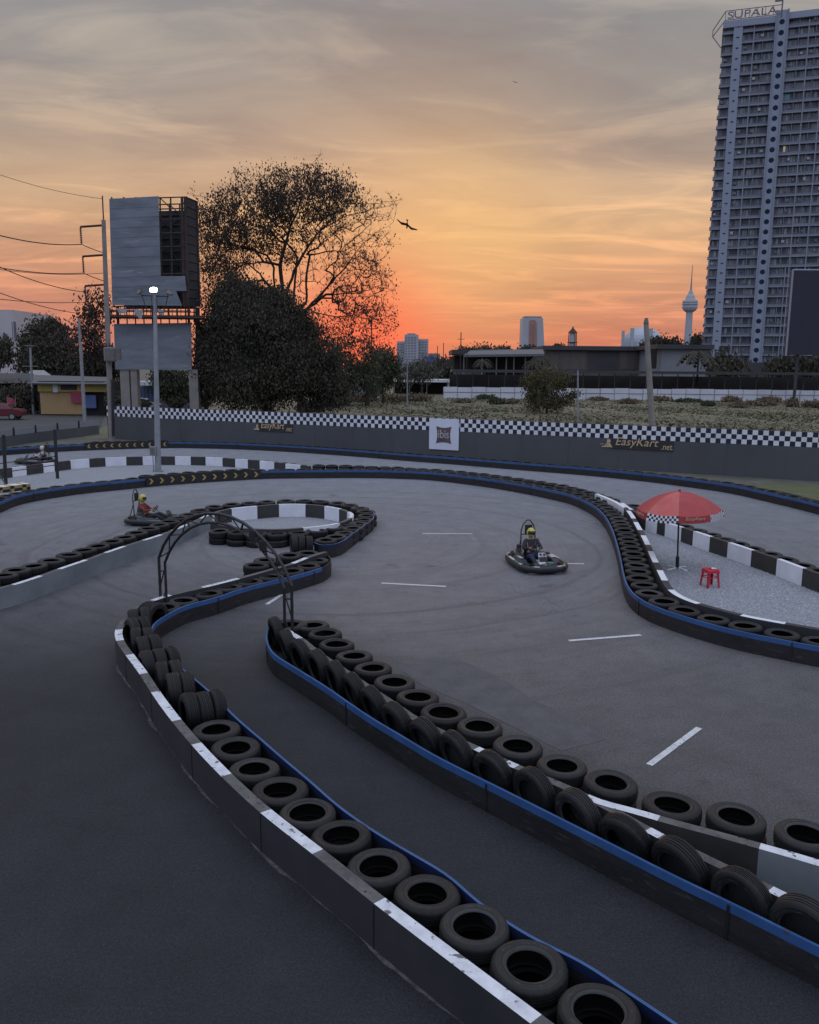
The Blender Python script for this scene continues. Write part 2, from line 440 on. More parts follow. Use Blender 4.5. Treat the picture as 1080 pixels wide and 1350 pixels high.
# ------------------------------------------------------------------ mesh helpers
class MB:
    """mesh builder"""

    def __init__(self):
        self.v, self.f, self.mi = [], [], []
        self.mats = []

    def slot(self, mname):
        if mname not in self.mats:
            self.mats.append(mname)
        return self.mats.index(mname)

    def add(self, vs, fs, mname):
        o = len(self.v)
        self.v += [tuple(v) for v in vs]
        s = self.slot(mname)
        for f in fs:
            self.f.append(tuple(i + o for i in f))
            self.mi.append(s)

    def box(self, c, s, mname, rot=0.0, M=None):
        cx, cy, cz = c
        sx, sy, sz = s[0] / 2, s[1] / 2, s[2] / 2
        vs = []
        for z in (-sz, sz):
            for x, y in ((-sx, -sy), (sx, -sy), (sx, sy), (-sx, sy)):
                v = Vector((x, y, z))
                if M is not None:
                    v = M @ v
                elif rot:
                    v = Matrix.Rotation(rot, 3, 'Z') @ v
                vs.append((v.x + cx, v.y + cy, v.z + cz))
        self.add(vs, [(0, 3, 2, 1), (4, 5, 6, 7), (0, 1, 5, 4), (1, 2, 6, 5), (2, 3, 7, 6), (3, 0, 4, 7)], mname)

    def tube(self, pts, r, mname, seg=8, closed=False, caps=True):
        pts = [Vector(p) for p in pts]
        n = len(pts)
        rs = r if isinstance(r, (list, tuple)) else [r] * n
        vs, fs = [], []
        prev = None
        for i, p in enumerate(pts):
            if closed:
                t = (pts[(i + 1) % n] - pts[i - 1])
            else:
                t = pts[min(i + 1, n - 1)] - pts[max(i - 1, 0)]
            if t.length < 1e-9:
                t = Vector((0, 0, 1))
            t.normalize()
            if prev is None:
                a = Vector((0, 0, 1)) if abs(t.z) < 0.9 else Vector((1, 0, 0))
                x = t.cross(a).normalized()
            else:
                x = (prev - t * prev.dot(t))
                if x.length < 1e-6:
                    x = t.orthogonal()
                x.normalize()
            prev = x
            y = t.cross(x)
            for k in range(seg):
                a = 2 * PI * k / seg
                vs.append(p + (x * math.cos(a) + y * math.sin(a)) * rs[i])
        m_ = n if closed else n - 1
        for i in range(m_):
            j = (i + 1) % n
            for k in range(seg):
                k2 = (k + 1) % seg
                fs.append((i * seg + k, i * seg + k2, j * seg + k2, j * seg + k))
        if caps and not closed:
            fs.append(tuple(range(seg - 1, -1, -1)))
            fs.append(tuple((n - 1) * seg + k for k in range(seg)))
        self.add(vs, fs, mname)

    def lathe(self, prof, mname, seg=24, c=(0, 0, 0), closed=False, M=None):
        vs, fs = [], []
        n = len(prof)
        for k in range(seg):
            a = 2 * PI * k / seg
            for r, z in prof:
                v = Vector((r * math.cos(a), r * math.sin(a), z))
                if M is not None:
                    v = M @ v
                vs.append((v.x + c[0], v.y + c[1], v.z + c[2]))
        for k in range(seg):
            k2 = (k + 1) % seg
            for i in range(n if closed else n - 1):
                j = (i + 1) % n
                fs.append((k * n + i, k2 * n + i, k2 * n + j, k * n + j))
        self.add(vs, fs, mname)

    def quad(self, a, b, c, d, mname):
        self.add([a, b, c, d], [(0, 1, 2, 3)], mname)

    def poly(self, pts, mname):
        self.add(pts, [tuple(range(len(pts)))], mname)

    def prism(self, pts2, place, t, mname):
        """outline pts2 (u,v) extruded by t; place(u,v,w)->xyz"""
        n = len(pts2)
        vs = [place(u, v, 0) for u, v in pts2] + [place(u, v, t) for u, v in pts2]
        fs = [tuple(range(n - 1, -1, -1)), tuple(range(n, 2 * n))]
        for i in range(n):
            j = (i + 1) % n
            fs.append((i, j, n + j, n + i))
        self.add(vs, fs, mname)

    def build(self, name, parent=None, smooth=False, loc=None):
        me = bpy.data.meshes.new(name)
        me.from_pydata(self.v, [], self.f)
        for mn in self.mats:
            me.materials.append(MATS[mn])
        if len(self.mats) > 1:
            me.polygons.foreach_set('material_index', self.mi)
        if smooth:
            me.polygons.foreach_set('use_smooth', [True] * len(self.f))
        me.update()
        o = bpy.data.objects.new(name, me)
        COL.objects.link(o)
        if parent is not None:
            o.parent = parent
        if loc is not None:
            o.location = loc
        return o


def tag(o, label=None, cat=None, group=None, kind=None):
    if label:
        o['label'] = label
    if cat:
        o['category'] = cat
    if group:
        o['group'] = group
    if kind:
        o['kind'] = kind
    return o


def empty(name, loc, rz=0.0, label=None, cat=None, group=None):
    o = bpy.data.objects.new(name, None)
    COL.objects.link(o)
    o.location = loc
    o.rotation_euler = (0, 0, rz)
    return tag(o, label, cat, group)


def fix_normals(o):
    bm = bmesh.new()
    bm.from_mesh(o.data)
    bmesh.ops.recalc_face_normals(bm, faces=bm.faces)
    bm.to_mesh(o.data)
    bm.free()
    return o


def smooth_by_angle(o, ang=40):
    me = o.data
    me.polygons.foreach_set('use_smooth', [True] * len(me.polygons))
    try:
        me.set_sharp_from_angle(angle=math.radians(ang))
    except Exception:
        pass
    return o


# ---- paths
def catmull(pts, step=0.25, closed=False):
    """pts: list of 2-D points -> evenly stepped smooth path"""
    p = [np.array(q[:2], float) for q in pts]
    n = len(p)
    out = []
    rng = range(n if closed else n - 1)
    for i in rng:
        if closed:
            a, b, c, d = p[i - 1], p[i], p[(i + 1) % n], p[(i + 2) % n]
        else:
            a = p[i - 1] if i > 0 else 2 * p[0] - p[1]
            b, c = p[i], p[i + 1]
            d = p[i + 2] if i + 2 < n else 2 * p[-1] - p[-2]
        L = np.linalg.norm(c - b)
        k = max(2, int(L / 0.08))
        # centripetal
        t0 = 0
        t1 = t0 + max(np.linalg.norm(b - a), 1e-6) ** 0.5
        t2 = t1 + max(np.linalg.norm(c - b), 1e-6) ** 0.5
        t3 = t2 + max(np.linalg.norm(d - c), 1e-6) ** 0.5
        for s in range(k):
            t = t1 + (t2 - t1) * s / k
            A1 = (t1 - t) / (t1 - t0) * a + (t - t0) / (t1 - t0) * b
            A2 = (t2 - t) / (t2 - t1) * b + (t - t1) / (t2 - t1) * c
            A3 = (t3 - t) / (t3 - t2) * c + (t - t2) / (t3 - t2) * d
            B1 = (t2 - t) / (t2 - t0) * A1 + (t - t0) / (t2 - t0) * A2
            B2 = (t3 - t) / (t3 - t1) * A2 + (t - t1) / (t3 - t1) * A3
            out.append((t2 - t) / (t2 - t1) * B1 + (t - t1) / (t2 - t1) * B2)
    if not closed:
        out.append(p[-1])
    return resample(np.array(out), step, closed)


def arclen(a):
    return np.concatenate([[0], np.cumsum(np.linalg.norm(np.diff(a, axis=0), axis=1))])


def resample(a, step, closed=False):
    if closed:
        a = np.vstack([a, a[:1]])
    s = arclen(a)
    n = max(2, int(round(s[-1] / step)))
    t = np.linspace(0, s[-1], n + 1)
    o = np.stack([np.interp(t, s, a[:, 0]), np.interp(t, s, a[:, 1])], 1)
    return o[:-1] if closed else o


def smooth_path(a, it=6, closed=False):
    a = a.copy()
    for _ in range(it):
        if closed:
            a = 0.5 * a + 0.25 * (np.roll(a, 1, 0) + np.roll(a, -1, 0))
        else:
            a[1:-1] = 0.5 * a[1:-1] + 0.25 * (a[:-2] + a[2:])
    return a


def normals2(a, closed=False):
    if closed:
        t = np.roll(a, -1, 0) - np.roll(a, 1, 0)
    else:
        t = np.gradient(a, axis=0)
    t /= np.maximum(np.linalg.norm(t, axis=1)[:, None], 1e-9)
    return np.stack([-t[:, 1], t[:, 0]], 1)  # left of travel


def offset(a, d, closed=False):
    return a + normals2(a, closed) * d


def pxpath(px, h, step=0.25, sm=3, closed=False, ext0=None, ext1=None):
    pts = [P(x, y, h) for x, y in px]
    pts = [np.array((p.x, p.y)) for p in pts]
    if ext0:
        d = pts[0] - pts[1]
        pts.insert(0, pts[0] + d / np.linalg.norm(d) * ext0)
    if ext1:
        d = pts[-1] - pts[-2]
        pts.append(pts[-1] + d / np.linalg.norm(d) * ext1)
    a = catmull(pts, step, closed)
    return smooth_path(a, sm, closed)


def param_of(path, px, py, h):
    p = P(px, py, h)
    d = np.linalg.norm(path - np.array((p.x, p.y)), axis=1)
    return arclen(path)[int(np.argmin(d))]


def at_s(path, s):
    L = arclen(path)
    x = np.interp(s, L, path[:, 0])
    y = np.interp(s, L, path[:, 1])
    e = 0.05
    x2 = np.interp(s + e, L, path[:, 0]) - np.interp(s - e, L, path[:, 0])
    y2 = np.interp(s + e, L, path[:, 1]) - np.interp(s - e, L, path[:, 1])
    return np.array((x, y)), math.atan2(y2, x2)


def strip(mb, path, o0, o1, z0, z1, mat_side, mat_top, closed=False, n0=None):
    """solid bar following the path; mat_* may be functions of the arc length at the segment's middle"""
    A, B = offset(path, o0, closed), offset(path, o1, closed)
    L = arclen(path)
    n = len(path)
    two = isinstance(mat_side, tuple)
    fs = mat_side if callable(mat_side) else (lambda s: mat_side[0] if two else mat_side)
    ft = mat_top if callable(mat_top) else (lambda s: mat_top)
    for i in range(n if closed else n - 1):
        j = (i + 1) % n
        s = 0.5 * (L[i] + (L[j] if j > i else L[i] + 0.2))
        a0, a1, b0, b1 = A[i], A[j], B[i], B[j]
        # verts: A low/high, B low/high
        V = [(*a0, z0), (*a1, z0), (*b1, z0), (*b0, z0), (*a0, z1), (*a1, z1), (*b1, z1), (*b0, z1)]
        mb.add(V, [(0, 4, 5, 1)], fs(s))
        mb.add(V, [(3, 2, 6, 7)], mat_side[1] if two else fs(s))
        mb.add(V, [(4, 7, 6, 5)], ft(s))
        if not closed and i == 0:
            mb.add(V, [(0, 3, 7, 4)], fs(s))
        if not closed and i == n - 2:
            mb.add(V, [(1, 5, 6, 2)], fs(s))


def strip_obj(name, path, o0, o1, z0, z1, ms, mt, closed=False, parent=None):
    mb = MB()
    strip(mb, path, o0, o1, z0, z1, ms, mt, closed)
    o = mb.build(name, parent)
    bm = bmesh.new()
    bm.from_mesh(o.data)
    bmesh.ops.remove_doubles(bm, verts=bm.verts, dist=0.0005)
    bmesh.ops.recalc_face_normals(bm, faces=bm.faces)
    bm.to_mesh(o.data)
    bm.free()
    return o


def seg_mat(bounds, first, second):
    """alternate two materials between sorted arc-length bounds"""
    b = sorted(bounds)

    def f(s):
        k = sum(1 for x in b if s > x)
        return first if k % 2 == 0 else second
    return f


def insert_cuts(path, bounds):
    """put exact vertices where the paint changes"""
    L = arclen(path)
    s = np.unique(np.concatenate([L, np.array([b for b in bounds if 0 < b < L[-1]])]))
    keep = [s[0]]
    bs = set(round(b, 6) for b in bounds)
    for v in s[1:]:
        if v - keep[-1] < 0.03:
            if round(v, 6) in bs:
                keep[-1] = v
            continue
        keep.append(v)
    s = np.array(keep)
    return np.stack([np.interp(s, L, path[:, 0]), np.interp(s, L, path[:, 1])], 1)


def sheet(name, pts, z, mname, kind='structure', label=None, cat=None):
    mb = MB()
    mb.poly([(p[0], p[1], z) for p in pts], mname)
    o = mb.build(name)
    bm = bmesh.new()
    bm.from_mesh(o.data)
    bmesh.ops.triangulate(bm, faces=bm.faces)
    bmesh.ops.recalc_face_normals(bm, faces=bm.faces)
    for f in bm.faces:
        if f.normal.z < 0:
            f.normal_flip()
    bm.to_mesh(o.data)
    bm.free()
    return tag(o, label, cat, None, kind)



# ------------------------------------------------------------------ tyres
HT, HB, HW = 0.38, 0.36, 0.44      # top of a two-tyre stack, rubber belt, kerb wall
TR, TW = 0.312, 0.188


def tyre_profile(grooves):
    w = TW / 2
    outer = [(0.188, w * 0.72), (0.196, w * 0.86), (0.206, w * 0.90), (0.213, w * 0.985), (0.222, w * 0.96), (0.245, w * 1.0), (0.262, w * 0.985),
             (0.266, w * 1.0), (0.280, w * 0.93), (0.296, w * 0.82), (0.305, w * 0.70)]
    tread = [(0.3085, w * 0.64)]
    for gz in grooves:
        tread += [(0.3115, w * (gz + 0.055)), (0.303, w * (gz + 0.04)), (0.303, w * (gz - 0.04)), (0.3115, w * (gz - 0.055))]
    tread += [(0.3085, -w * 0.64)]
    lo = [(r, -z) for r, z in reversed(outer)]
    inner = [(0.194, -w * 0.62), (0.24, -w * 0.80), (0.28, -w * 0.72), (0.296, -w * 0.4), (0.30, 0.0),
             (0.296, w * 0.4), (0.28, w * 0.72), (0.24, w * 0.80), (0.194, w * 0.62)]
    return outer + tread + lo + inner


TYRES = []
LOWT = []
for kk, (gr, blocks) in enumerate((((0.42, 0.15, -0.15, -0.42), 0), ((0.33, 0.0, -0.33), 56), ((0.45, 0.18, -0.18, -0.45), 0), ((0.36, 0.12, -0.12, -0.36), 72))):
    seg = 56 if not blocks else 72
    prof = tyre_profile(gr)
    mb = MB()
    hk = (1.0, 1.07, 0.93, 1.03)[kk]
    prof = [(0.3115 - (0.3115 - r_) * hk, z_ * (1.0, 0.96, 1.04, 0.92)[kk]) for r_, z_ in prof]
    mb.lathe(prof, "tyre_rubber", seg=seg, closed=True)
    me = bpy.data.meshes.new("tyre")
    V = np.array(mb.v)
    n = len(prof)
    # slight sag and squash so that no two kinds are the same circle
    ang = np.arctan2(V[:, 1], V[:, 0])
    rr = np.hypot(V[:, 0], V[:, 1])
    wob = 1 + 0.006 * np.sin(2 * ang + kk) + 0.004 * np.sin(3 * ang + 2 * kk)
    if blocks:
        k = np.repeat(np.arange(seg), n)
        low = (k % 3 == 0) & (rr > 0.3045) & (np.abs(V[:, 2]) > TW * 0.12)
        rr = rr - low * 0.005
    V[:, 0] = rr * wob * np.cos(ang)
    V[:, 1] = rr * wob * np.sin(ang)
    V[:, 2] += 0.003 * np.sin(2 * ang + kk * 1.7) * (rr < 0.29)
    me.from_pydata([tuple(v) for v in V], [], mb.f)
    me.materials.append(MATS["tyre_rubber"])
    me.polygons.foreach_set('use_smooth', [True] * len(me.polygons))
    me.update()
    try:
        me.set_sharp_from_angle(angle=math.radians(48))
    except Exception:
        pass
    me.materials.append(MATS["tyre_inner"])
    n_in = n - 9
    mi = [1 if (i % n) >= n_in - 1 else 0 for i in range(len(me.polygons))]
    me.polygons.foreach_set('material_index', mi)
    TYRES.append(me)
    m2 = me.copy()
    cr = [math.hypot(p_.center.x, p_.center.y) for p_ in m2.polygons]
    m2.polygons.foreach_set('material_index', [1 if (c_ < 0.262 or a_) else 0 for c_, a_ in zip(cr, mi)])  # lower tyres: centre faces painted dark for the shade inside the stack
    LOWT.append(m2)

TY = []  # (distance, position, euler matrix, group, label, kind index, seen)


def add_tyre(x, y, z, M=None, group=None, label=None, seen=True, sc=1.0, kind=None):
    if M is None:
        M = Matrix.Rotation(random.uniform(-0.035, 0.035), 3, 'X') @ Matrix.Rotation(random.uniform(-0.035, 0.035), 3, 'Y') @ Matrix.Rotation(random.uniform(0, 6.28), 3, 'Z')
    TY.append([math.hypot(x, y), Vector((x, y, z)), M, group, label, random.randrange(4) if kind is None else kind, seen, sc])


def stack(x, y, group, label, n=2, seen_low=False, low_label=None, jit=0.012, top_label=None):
    for k in range(n):
        top = k == n - 1
        add_tyre(x + random.uniform(-jit, jit), y + random.uniform(-jit, jit), 0.096 + k * 0.1895, None,
                 group, (top_label or label) if top else (low_label or label), seen=top or seen_low, sc=random.uniform(0.955, 1.03))


def upright(x, y, ang, group, label, tilt=0.0, z=None, sc=0.93):
    """axis horizontal, pointing along ang"""
    M = Matrix.Rotation(ang, 3, 'Z') @ Matrix.Rotation(PI / 2 + tilt, 3, 'Y') @ Matrix.Rotation(random.uniform(0, 6.28), 3, 'Z')
    sc *= random.uniform(.97, 1.03)
    add_tyre(x, y, sc * TR * math.cos(tilt) + TW / 2 * math.sin(abs(tilt)) - 0.004, M, group, label, sc=sc)


ORD = ["first", "second", "third", "fourth", "fifth", "sixth", "seventh", "eighth", "ninth", "tenth", "eleventh", "twelfth",
       "thirteenth", "fourteenth", "fifteenth", "sixteenth", "seventeenth"]

# ------------------------------------------------------------------ island A: nearest serpentine kerb
A_wall_px = [(151, 832), (154, 847), (168, 867), (184, 889), (201, 916), (225, 949), (255, 985), (294, 1026), (346, 1074), (412, 1126),
             (490, 1189), (575.6, 1255), (700, 1350), (790, 1418)]
A_wall_top = [(427, 727), (402, 734.5), (384, 742), (355.6, 750), (313, 761.6), (269, 772.6), (222, 783.6), (192, 793), (171.5, 806), (158, 820)]
A_wall = pxpath(A_wall_top + A_wall_px, HW, 0.16, 2, ext1=1.5)
wb = [param_of(A_wall, x, y, HW) for x, y in
      [(402, 734.5), (384, 742), (313, 761.6), (270, 773), (222, 783.6), (195, 792), (152, 829), (154, 845), (166, 864), (184, 889), (201, 914), (226, 949), (255, 984), (294, 1026), (346, 1074), (412, 1126),
       (490, 1189), (688, 1341)]]
A_wall = insert_cuts(A_wall, wb)
sm = seg_mat(wb, "plank_grey", "paint_white")
# travel goes away from the camera then toward it: the track-side (outer) face is on the right
wA = strip_obj("kerb_wall", A_wall, 0.0, 0.125, 0.0, HW, "wall_face", sm)
tag(wA, "long dark kerb wall with white and grey painted top curving across the near lane", "kerb wall", "painted kerb walls")


def block_joints(parent, path, cuts, side_off, h, every=2, w=0.012):
    for c in sorted(cuts)[::every]:
        (x, y), a = at_s(path, float(c))
        q_ = MB()
        nx, ny = -math.sin(a), math.cos(a)
        q_.box((x + nx * side_off, y + ny * side_off, h / 2 - 0.01), (w, 0.01, h - 0.02), "kart_black", rot=a)
        q_.build("block_joint", parent)


block_joints(wA, A_wall, wb[6:], -0.001, HW, 2)
# crumbled concrete footing seam outside the wall
mb = MB()
sp = resample(A_wall, 0.09)
L_ = arclen(sp)
off = 0.018 + 0.022 * np.array([math.sin(3.1 * s) + math.sin(7.7 * s + 1) * 0.6 + random.uniform(-.5, .5) for s in L_])
off2 = 0.0
N_ = normals2(sp)
oa, ob = sp - N_ * 0.001, sp - N_ * np.maximum(off, 0.006)[:, None]
for i in range(len(sp) - 1):
    mb.quad((*oa[i], 0.004), (*ob[i], 0.004), (*ob[i + 1], 0.004), (*oa[i + 1], 0.004), "seam_mat")
tag(mb.build("mortar_seam"), kind='structure')

A_belt_px = [(431, 731), (436, 738.5), (427, 747), (422, 749), (384, 760), (349, 768), (315.6, 777), (282, 788.5), (244, 798.5), (215.5, 813), (203, 822),
             (199, 832), (204, 846), (222, 866), (244, 886), (268, 906), (290, 926), (304, 941), (325, 960), (345, 977), (370, 999), (408, 1031), (443, 1062),
             (486, 1093), (537, 1124), (591, 1156), (626, 1188), (669, 1218), (705, 1240), (743, 1258), (773, 1273), (807, 1297), (840, 1318), (887, 1350), (960, 1400)]
A_belt = pxpath(A_belt_px, HB, 0.12, 2, ext1=1.5)


def belt_obj(path, h, label, group="rubber belts along the tyre rows", side=1, blue=None, seams=True, closed=False, thick=0.022, joints=2.9):
    """black conveyor belt on edge with a blue painted band; side=+1: track lies to the left of travel"""
    o0, o1 = (0, thick) if side > 0 else (-thick, 0)
    root = strip_obj("rubber_belt", path, o0, o1, 0.004, h, "belt_rubber", "belt_rubber", closed)
    tag(root, label, "belt barrier", group)
    L = arclen(path)
    rngs = [(0, L[-1])] if blue is None else blue
    for a, b in rngs:
        s = np.concatenate([[a], L[(L > a + 0.02) & (L < b - 0.02)], [b]])
        sub = np.stack([np.interp(s, L, path[:, 0]), np.interp(s, L, path[:, 1])], 1)
        if closed and blue is None:
            sub = path
        strip_obj("blue_band", sub, o0 - 0.004, o1 + 0.004, h - 0.085, h + 0.004, ("belt_blue_shaded", "belt_blue") if side > 0 else ("belt_blue", "belt_blue_shaded"), "belt_blue", closed and blue is None, root)
    if seams:
        s = joints * 0.6
        while s < L[-1]:
            (x, y), a = at_s(path, s)
            q = MB()
            nx, ny = -math.sin(a), math.cos(a)
            d = (thick + 0.008) if side > 0 else -(thick + 0.008)
            q.box((x + nx * d, y + ny * d, h / 2), (0.026, 0.008, h - 0.03), "kart_black", rot=a)
            q.build("joint_plate", root)
            s += joints
    return root


belt_obj(A_belt, HB, "black rubber belt with blue band on the near serpentine island", side=1,
         blue=[(param_of(A_belt, 424, 748.5, HB), arclen(A_belt)[-1])])

gA = "tyres of the nearest kerb island"


def push(p, path, dmin):
    d = path - np.array((p.x, p.y))
    L = np.linalg.norm(d, axis=1)
    i = int(np.argmin(L))
    if L[i] < dmin:
        v = -d[i] / max(L[i], 1e-6)
        return Vector((path[i][0] + v[0] * dmin, path[i][1] + v[1] * dmin, p.z))
    return p


A_flat = [(285, 960), (310, 983.5), (336, 1011), (369, 1039), (404, 1070), (448.5, 1099), (500, 1138), (561.5, 1174), (625, 1216.5), (700, 1270.5), (791, 1330), (895, 1399)]
for i, (x, y) in enumerate(A_flat):
    p = P(x, y, HT)
    k = len(A_flat) - 2 - i
    lab = ("big flat tyre cut off by the photo's bottom edge in the nearest row" if k == 0 else
           "%s flat tyre up from the photo's bottom edge, in the nearest kerb row" % ORD[k]) if k >= 0 else None
    stack(p.x, p.y, gA, lab, seen_low=True, low_label="dark lower tyre half hidden under the flat tyres of the nearest kerb row")
A_flat2 = [(226.6, 801), (248, 791), (277, 781.5), (304, 773), (331, 766), (355, 758.5), (380, 751), (404, 744.5), (418, 737), (405, 728)]
for i, (x, y) in enumerate(A_flat2):
    p = P(x, y, HT)
    p = push(p, A_wall, 0.33 + 0.0)
    p = push(p, A_belt, 0.335)
    stack(p.x, p.y, gA, "%s flat tyre from the bend, along the blue belt beneath the arch" % ORD[i], low_label="dark lower tyre hidden beneath the flat tyres by the arch")
for i, (x, y) in enumerate([(338, 744.5), (352, 737.5), (382, 730.5)]):
    p = P(x, y, HT)
    stack(p.x, p.y, gA, "flat tyre behind the planks near the island tip, %s from its double stack" % ORD[i], seen_low=i == 0, low_label="lower tyre of the double stack behind the planks near the island tip")
# upright tyres of the bend, in pairs and threes
A_up = [([(247, 932), (267, 928), (288, 925)]), ([(226.6, 905), (248.6, 902)]), ([(212, 889), (233, 886)]), ([(198, 871), (210, 869), (222, 867)]),
        ([(186, 854), (205, 851)]), ([(177, 842), (196, 840)]), ([(173, 829), (190, 826)]), ([(175, 815), (192, 813.5)]), ([(192, 803), (209, 808)])]
for i, row in enumerate(A_up):
    pts = [P(x, y, 0.40) for x, y in row]
    d = pts[-1] - pts[0]
    a = math.atan2(d.y, d.x)
    c = sum(pts, Vector()) / len(pts)
    if i == 8:
        a = -0.5
    gap = TW * 1.02
    for j in range(len(row)):
        t = (j - (len(row) - 1) / 2) * gap
        lab = "upright ribbed tyre, %s of %s standing side by side, %s rank after the flat tyres" % (ORD[j], {2: "two", 3: "three"}[len(row)], ORD[i])
        upright(c.x + math.cos(a) * t, c.y + math.sin(a) * t, a + random.uniform(-.05, .05), gA, lab, tilt=random.uniform(-.04, .04))

# ------------------------------------------------------------------ island B: middle spit
B_belt_px = [(392, 818), (376, 815.5), (360, 820), (353.5, 831), (352.5, 845), (361.5, 862), (383, 876), (406.7, 890.5), (433, 907), (463, 928), (493, 948), (527, 968), (566.7, 992), (607, 1013),
             (650, 1034), (700, 1059), (737.8, 1078), (815.6, 1117), (893, 1156), (971, 1193), (1080, 1247), (1180, 1295)]
B_belt = pxpath(B_belt_px, HB, 0.14, 2, ext1=2.0)
belt_obj(B_belt, HB, "black rubber belt with blue band in front of the leaning upright tyres", side=-1)
B1_px = [(373, 829), (375, 833), (393, 843), (413, 860), (440, 878), (480, 906), (513, 928), (545, 950), (587, 971), (630, 991), (677, 1013), (738, 1038), (790, 1063), (830, 1085), (854, 1099), (900, 1121), (948, 1145),
         (1010, 1174), (1045, 1192), (1085, 1212), (1180, 1260)]
B1 = pxpath(B1_px, HW, 0.16, 2, ext1=1.5)
cuts = [param_of(B1, x, y, HW) for x, y in [(374, 831), (393, 843), (436, 874), (446, 882), (510, 926), (520, 932), (625, 989), (636, 994), (668, 1009), (680, 1014), (845, 1094), (862, 1103), (1010, 1174), (1045, 1192), (1095, 1217)]]
B1 = insert_cuts(B1, cuts)
w1 = strip_obj("kerb_wall", B1, 0.0, 0.115, 0.0, HW, "wall_face", seg_mat(cuts, "plank_grey", "paint_white"))
tag(w1, "thin kerb wall with plank top squeezed between upright and flat tyre rows", "kerb wall", "painted kerb walls")
B2_px = [(768, 1054), (782, 1061), (830, 1073), (873, 1086), (940, 1104), (1006, 1122.5), (1080, 1144), (1200, 1180)]
B2 = pxpath(B2_px, HW, 0.16, 1, ext1=1.5)
cuts = [param_of(B2, x, y, HW) for x, y in [(873, 1086), (1006, 1122.5), (1160, 1168)]]
B2 = insert_cuts(B2, cuts)
cs = sorted(float(c) for c in cuts)
w2 = strip_obj("kerb_wall", B2, 0.135, 0.02, 0.0, HW + 0.005, lambda s: "wall_face_pale" if s > cs[1] else "paint_black", seg_mat(cuts, "paint_white", "plank_grey"))
tag(w2, "kerb wall branching off near the frame edge, one dark block between white ones", "kerb wall", "painted kerb walls")

gB = "tyres of the middle spit"
B_up = [(365, 832), (380, 849), (397, 864), (421, 879), (445, 894), (469, 909), (494, 928), (524, 949), (563, 971), (603, 992), (651, 1016), (705, 1042), (763, 1071), (825, 1103), (897, 1139), (979, 1180), (1062, 1219), (1150, 1262)]
pu = [P(x, y, 0.34) for x, y in B_up]
for i, p in enumerate(pu):
    a0 = pu[max(i - 1, 0)]
    a1 = pu[min(i + 1, len(pu) - 1)]
    row = math.atan2(a1.y - a0.y, a1.x - a0.x)
    a = row - PI / 2 - 0.05 + random.uniform(-0.1, 0.1)
    lab = ("%s upright tyre along the blue belt, counted from the arch foot" % ORD[i]) if i < 17 else None
    upright(p.x, p.y, a, gB, lab, tilt=random.uniform(.14, .34), sc=0.96)
B_flat = [(384, 822), (413, 823), (428, 834), (444, 848), (467, 863), (492, 879), (519, 897), (551, 917), (586, 938), (632, 956), (683, 980), (741, 1006.5), (804, 1028.5), (885, 1058), (971, 1073.5), (1064, 1097), (1160, 1122)]
for i, (x, y) in enumerate(B_flat):
    p = P(x, y, HT)
    stack(p.x, p.y, gB, "%s flat tyre from the arch foot in the row facing the wide bend" % ORD[i], seen_low=True,
          low_label="lower tyre squeezed under the flat row facing the wide bend")

# ------------------------------------------------------------------ island C: long wall and ring
C_px = [(-70, 790), (0, 774), (12.5, 771), (50, 759), (77.5, 749), (110, 738), (137.5, 728), (162.5, 719.5), (185, 712.5), (209, 705), (225, 699), (245, 691), (262, 683.5),
        (280, 675.5), (304, 670), (337, 666.7), (368, 664.3), (402, 664.3), (430, 666.7), (452, 671), (466, 677), (463, 684), (448, 690), (427, 693.5), (402, 696), (375, 698), (345, 698), (315, 696.5), (290, 692.5), (277, 686.5)]
C_wall = pxpath(C_px, HW, 0.16, 2, ext0=2.0)
cuts = [param_of(C_wall, x, y, HW) for x, y in [(12.5, 771), (50, 759), (77.5, 749), (110, 738), (137.5, 728), (162.5, 719.5), (185, 712.5), (209, 705), (225, 699), (245, 691), (262, 683.5), (279, 676),
                                                (304, 670), (337, 666.7), (368, 664.3), (402, 664.3), (430, 666.7), (452, 671), (462, 674.5), (464, 683), (447, 690), (402, 696)]]
C_wall = insert_cuts(C_wall, cuts)
Lc = arclen(C_wall)
top = seg_mat(cuts, "plank_grey", "paint_white")
s_open = cuts[11] - 0.1


def c_side(s):
    if s < s_open:
        return "wall_face_pale"
    return {"plank_grey": "paint_black", "paint_white": "paint_white_clean"}[top(s)]


wC = strip_obj("kerb_wall", C_wall, -0.12, 0.0, 0.0, HW, c_side, top)
block_joints(wC, C_wall, cuts[:11], 0.001, HW, 2, 0.008)
tag(wC, "pale grey kerb wall that runs in from the frame edge and curls into a ring", "kerb wall", "painted kerb walls")
gC = "tyres of the ring island"
C_flat = [(5, 757.5), (22.5, 750), (45, 744.5), (67.5, 737.5), (91, 730.5), (111, 724.5), (129, 719), (147.5, 712.5), (164, 707), (180, 701), (196, 696), (210, 691), (223, 687), (236, 682), (249, 677.5),
          (264, 672)]
for i, (x, y) in enumerate(C_flat):
    p = P(x, y, HT)
    stack(p.x, p.y, gC, "flat tyre in the straight row behind the pale wall, below the red-shirted driver", seen_low=False)
p = P(-20, 765, HT)
stack(p.x, p.y, gC, None)
C_back = [(283, 667), (305.5, 664.3), (329, 662.3), (352, 660.8), (377, 659.6), (401, 659.6), (423, 660.3), (444.5, 662.5), (461, 665.3), (474.5, 669), (482, 673.5), (484, 678.5), (479, 684), (472, 689),
          (465, 695), (454, 701.5), (443, 707), (430, 711)]
for i, (x, y) in enumerate(C_back):
    p = P(x, y, HT)
    stack(p.x, p.y, gC, "flat tyre on the far rim of the gravel ring" if i < 9 else "flat tyre at the blue-belted end of the gravel ring, %s from the tip" % ORD[len(C_back) - 1 - i])
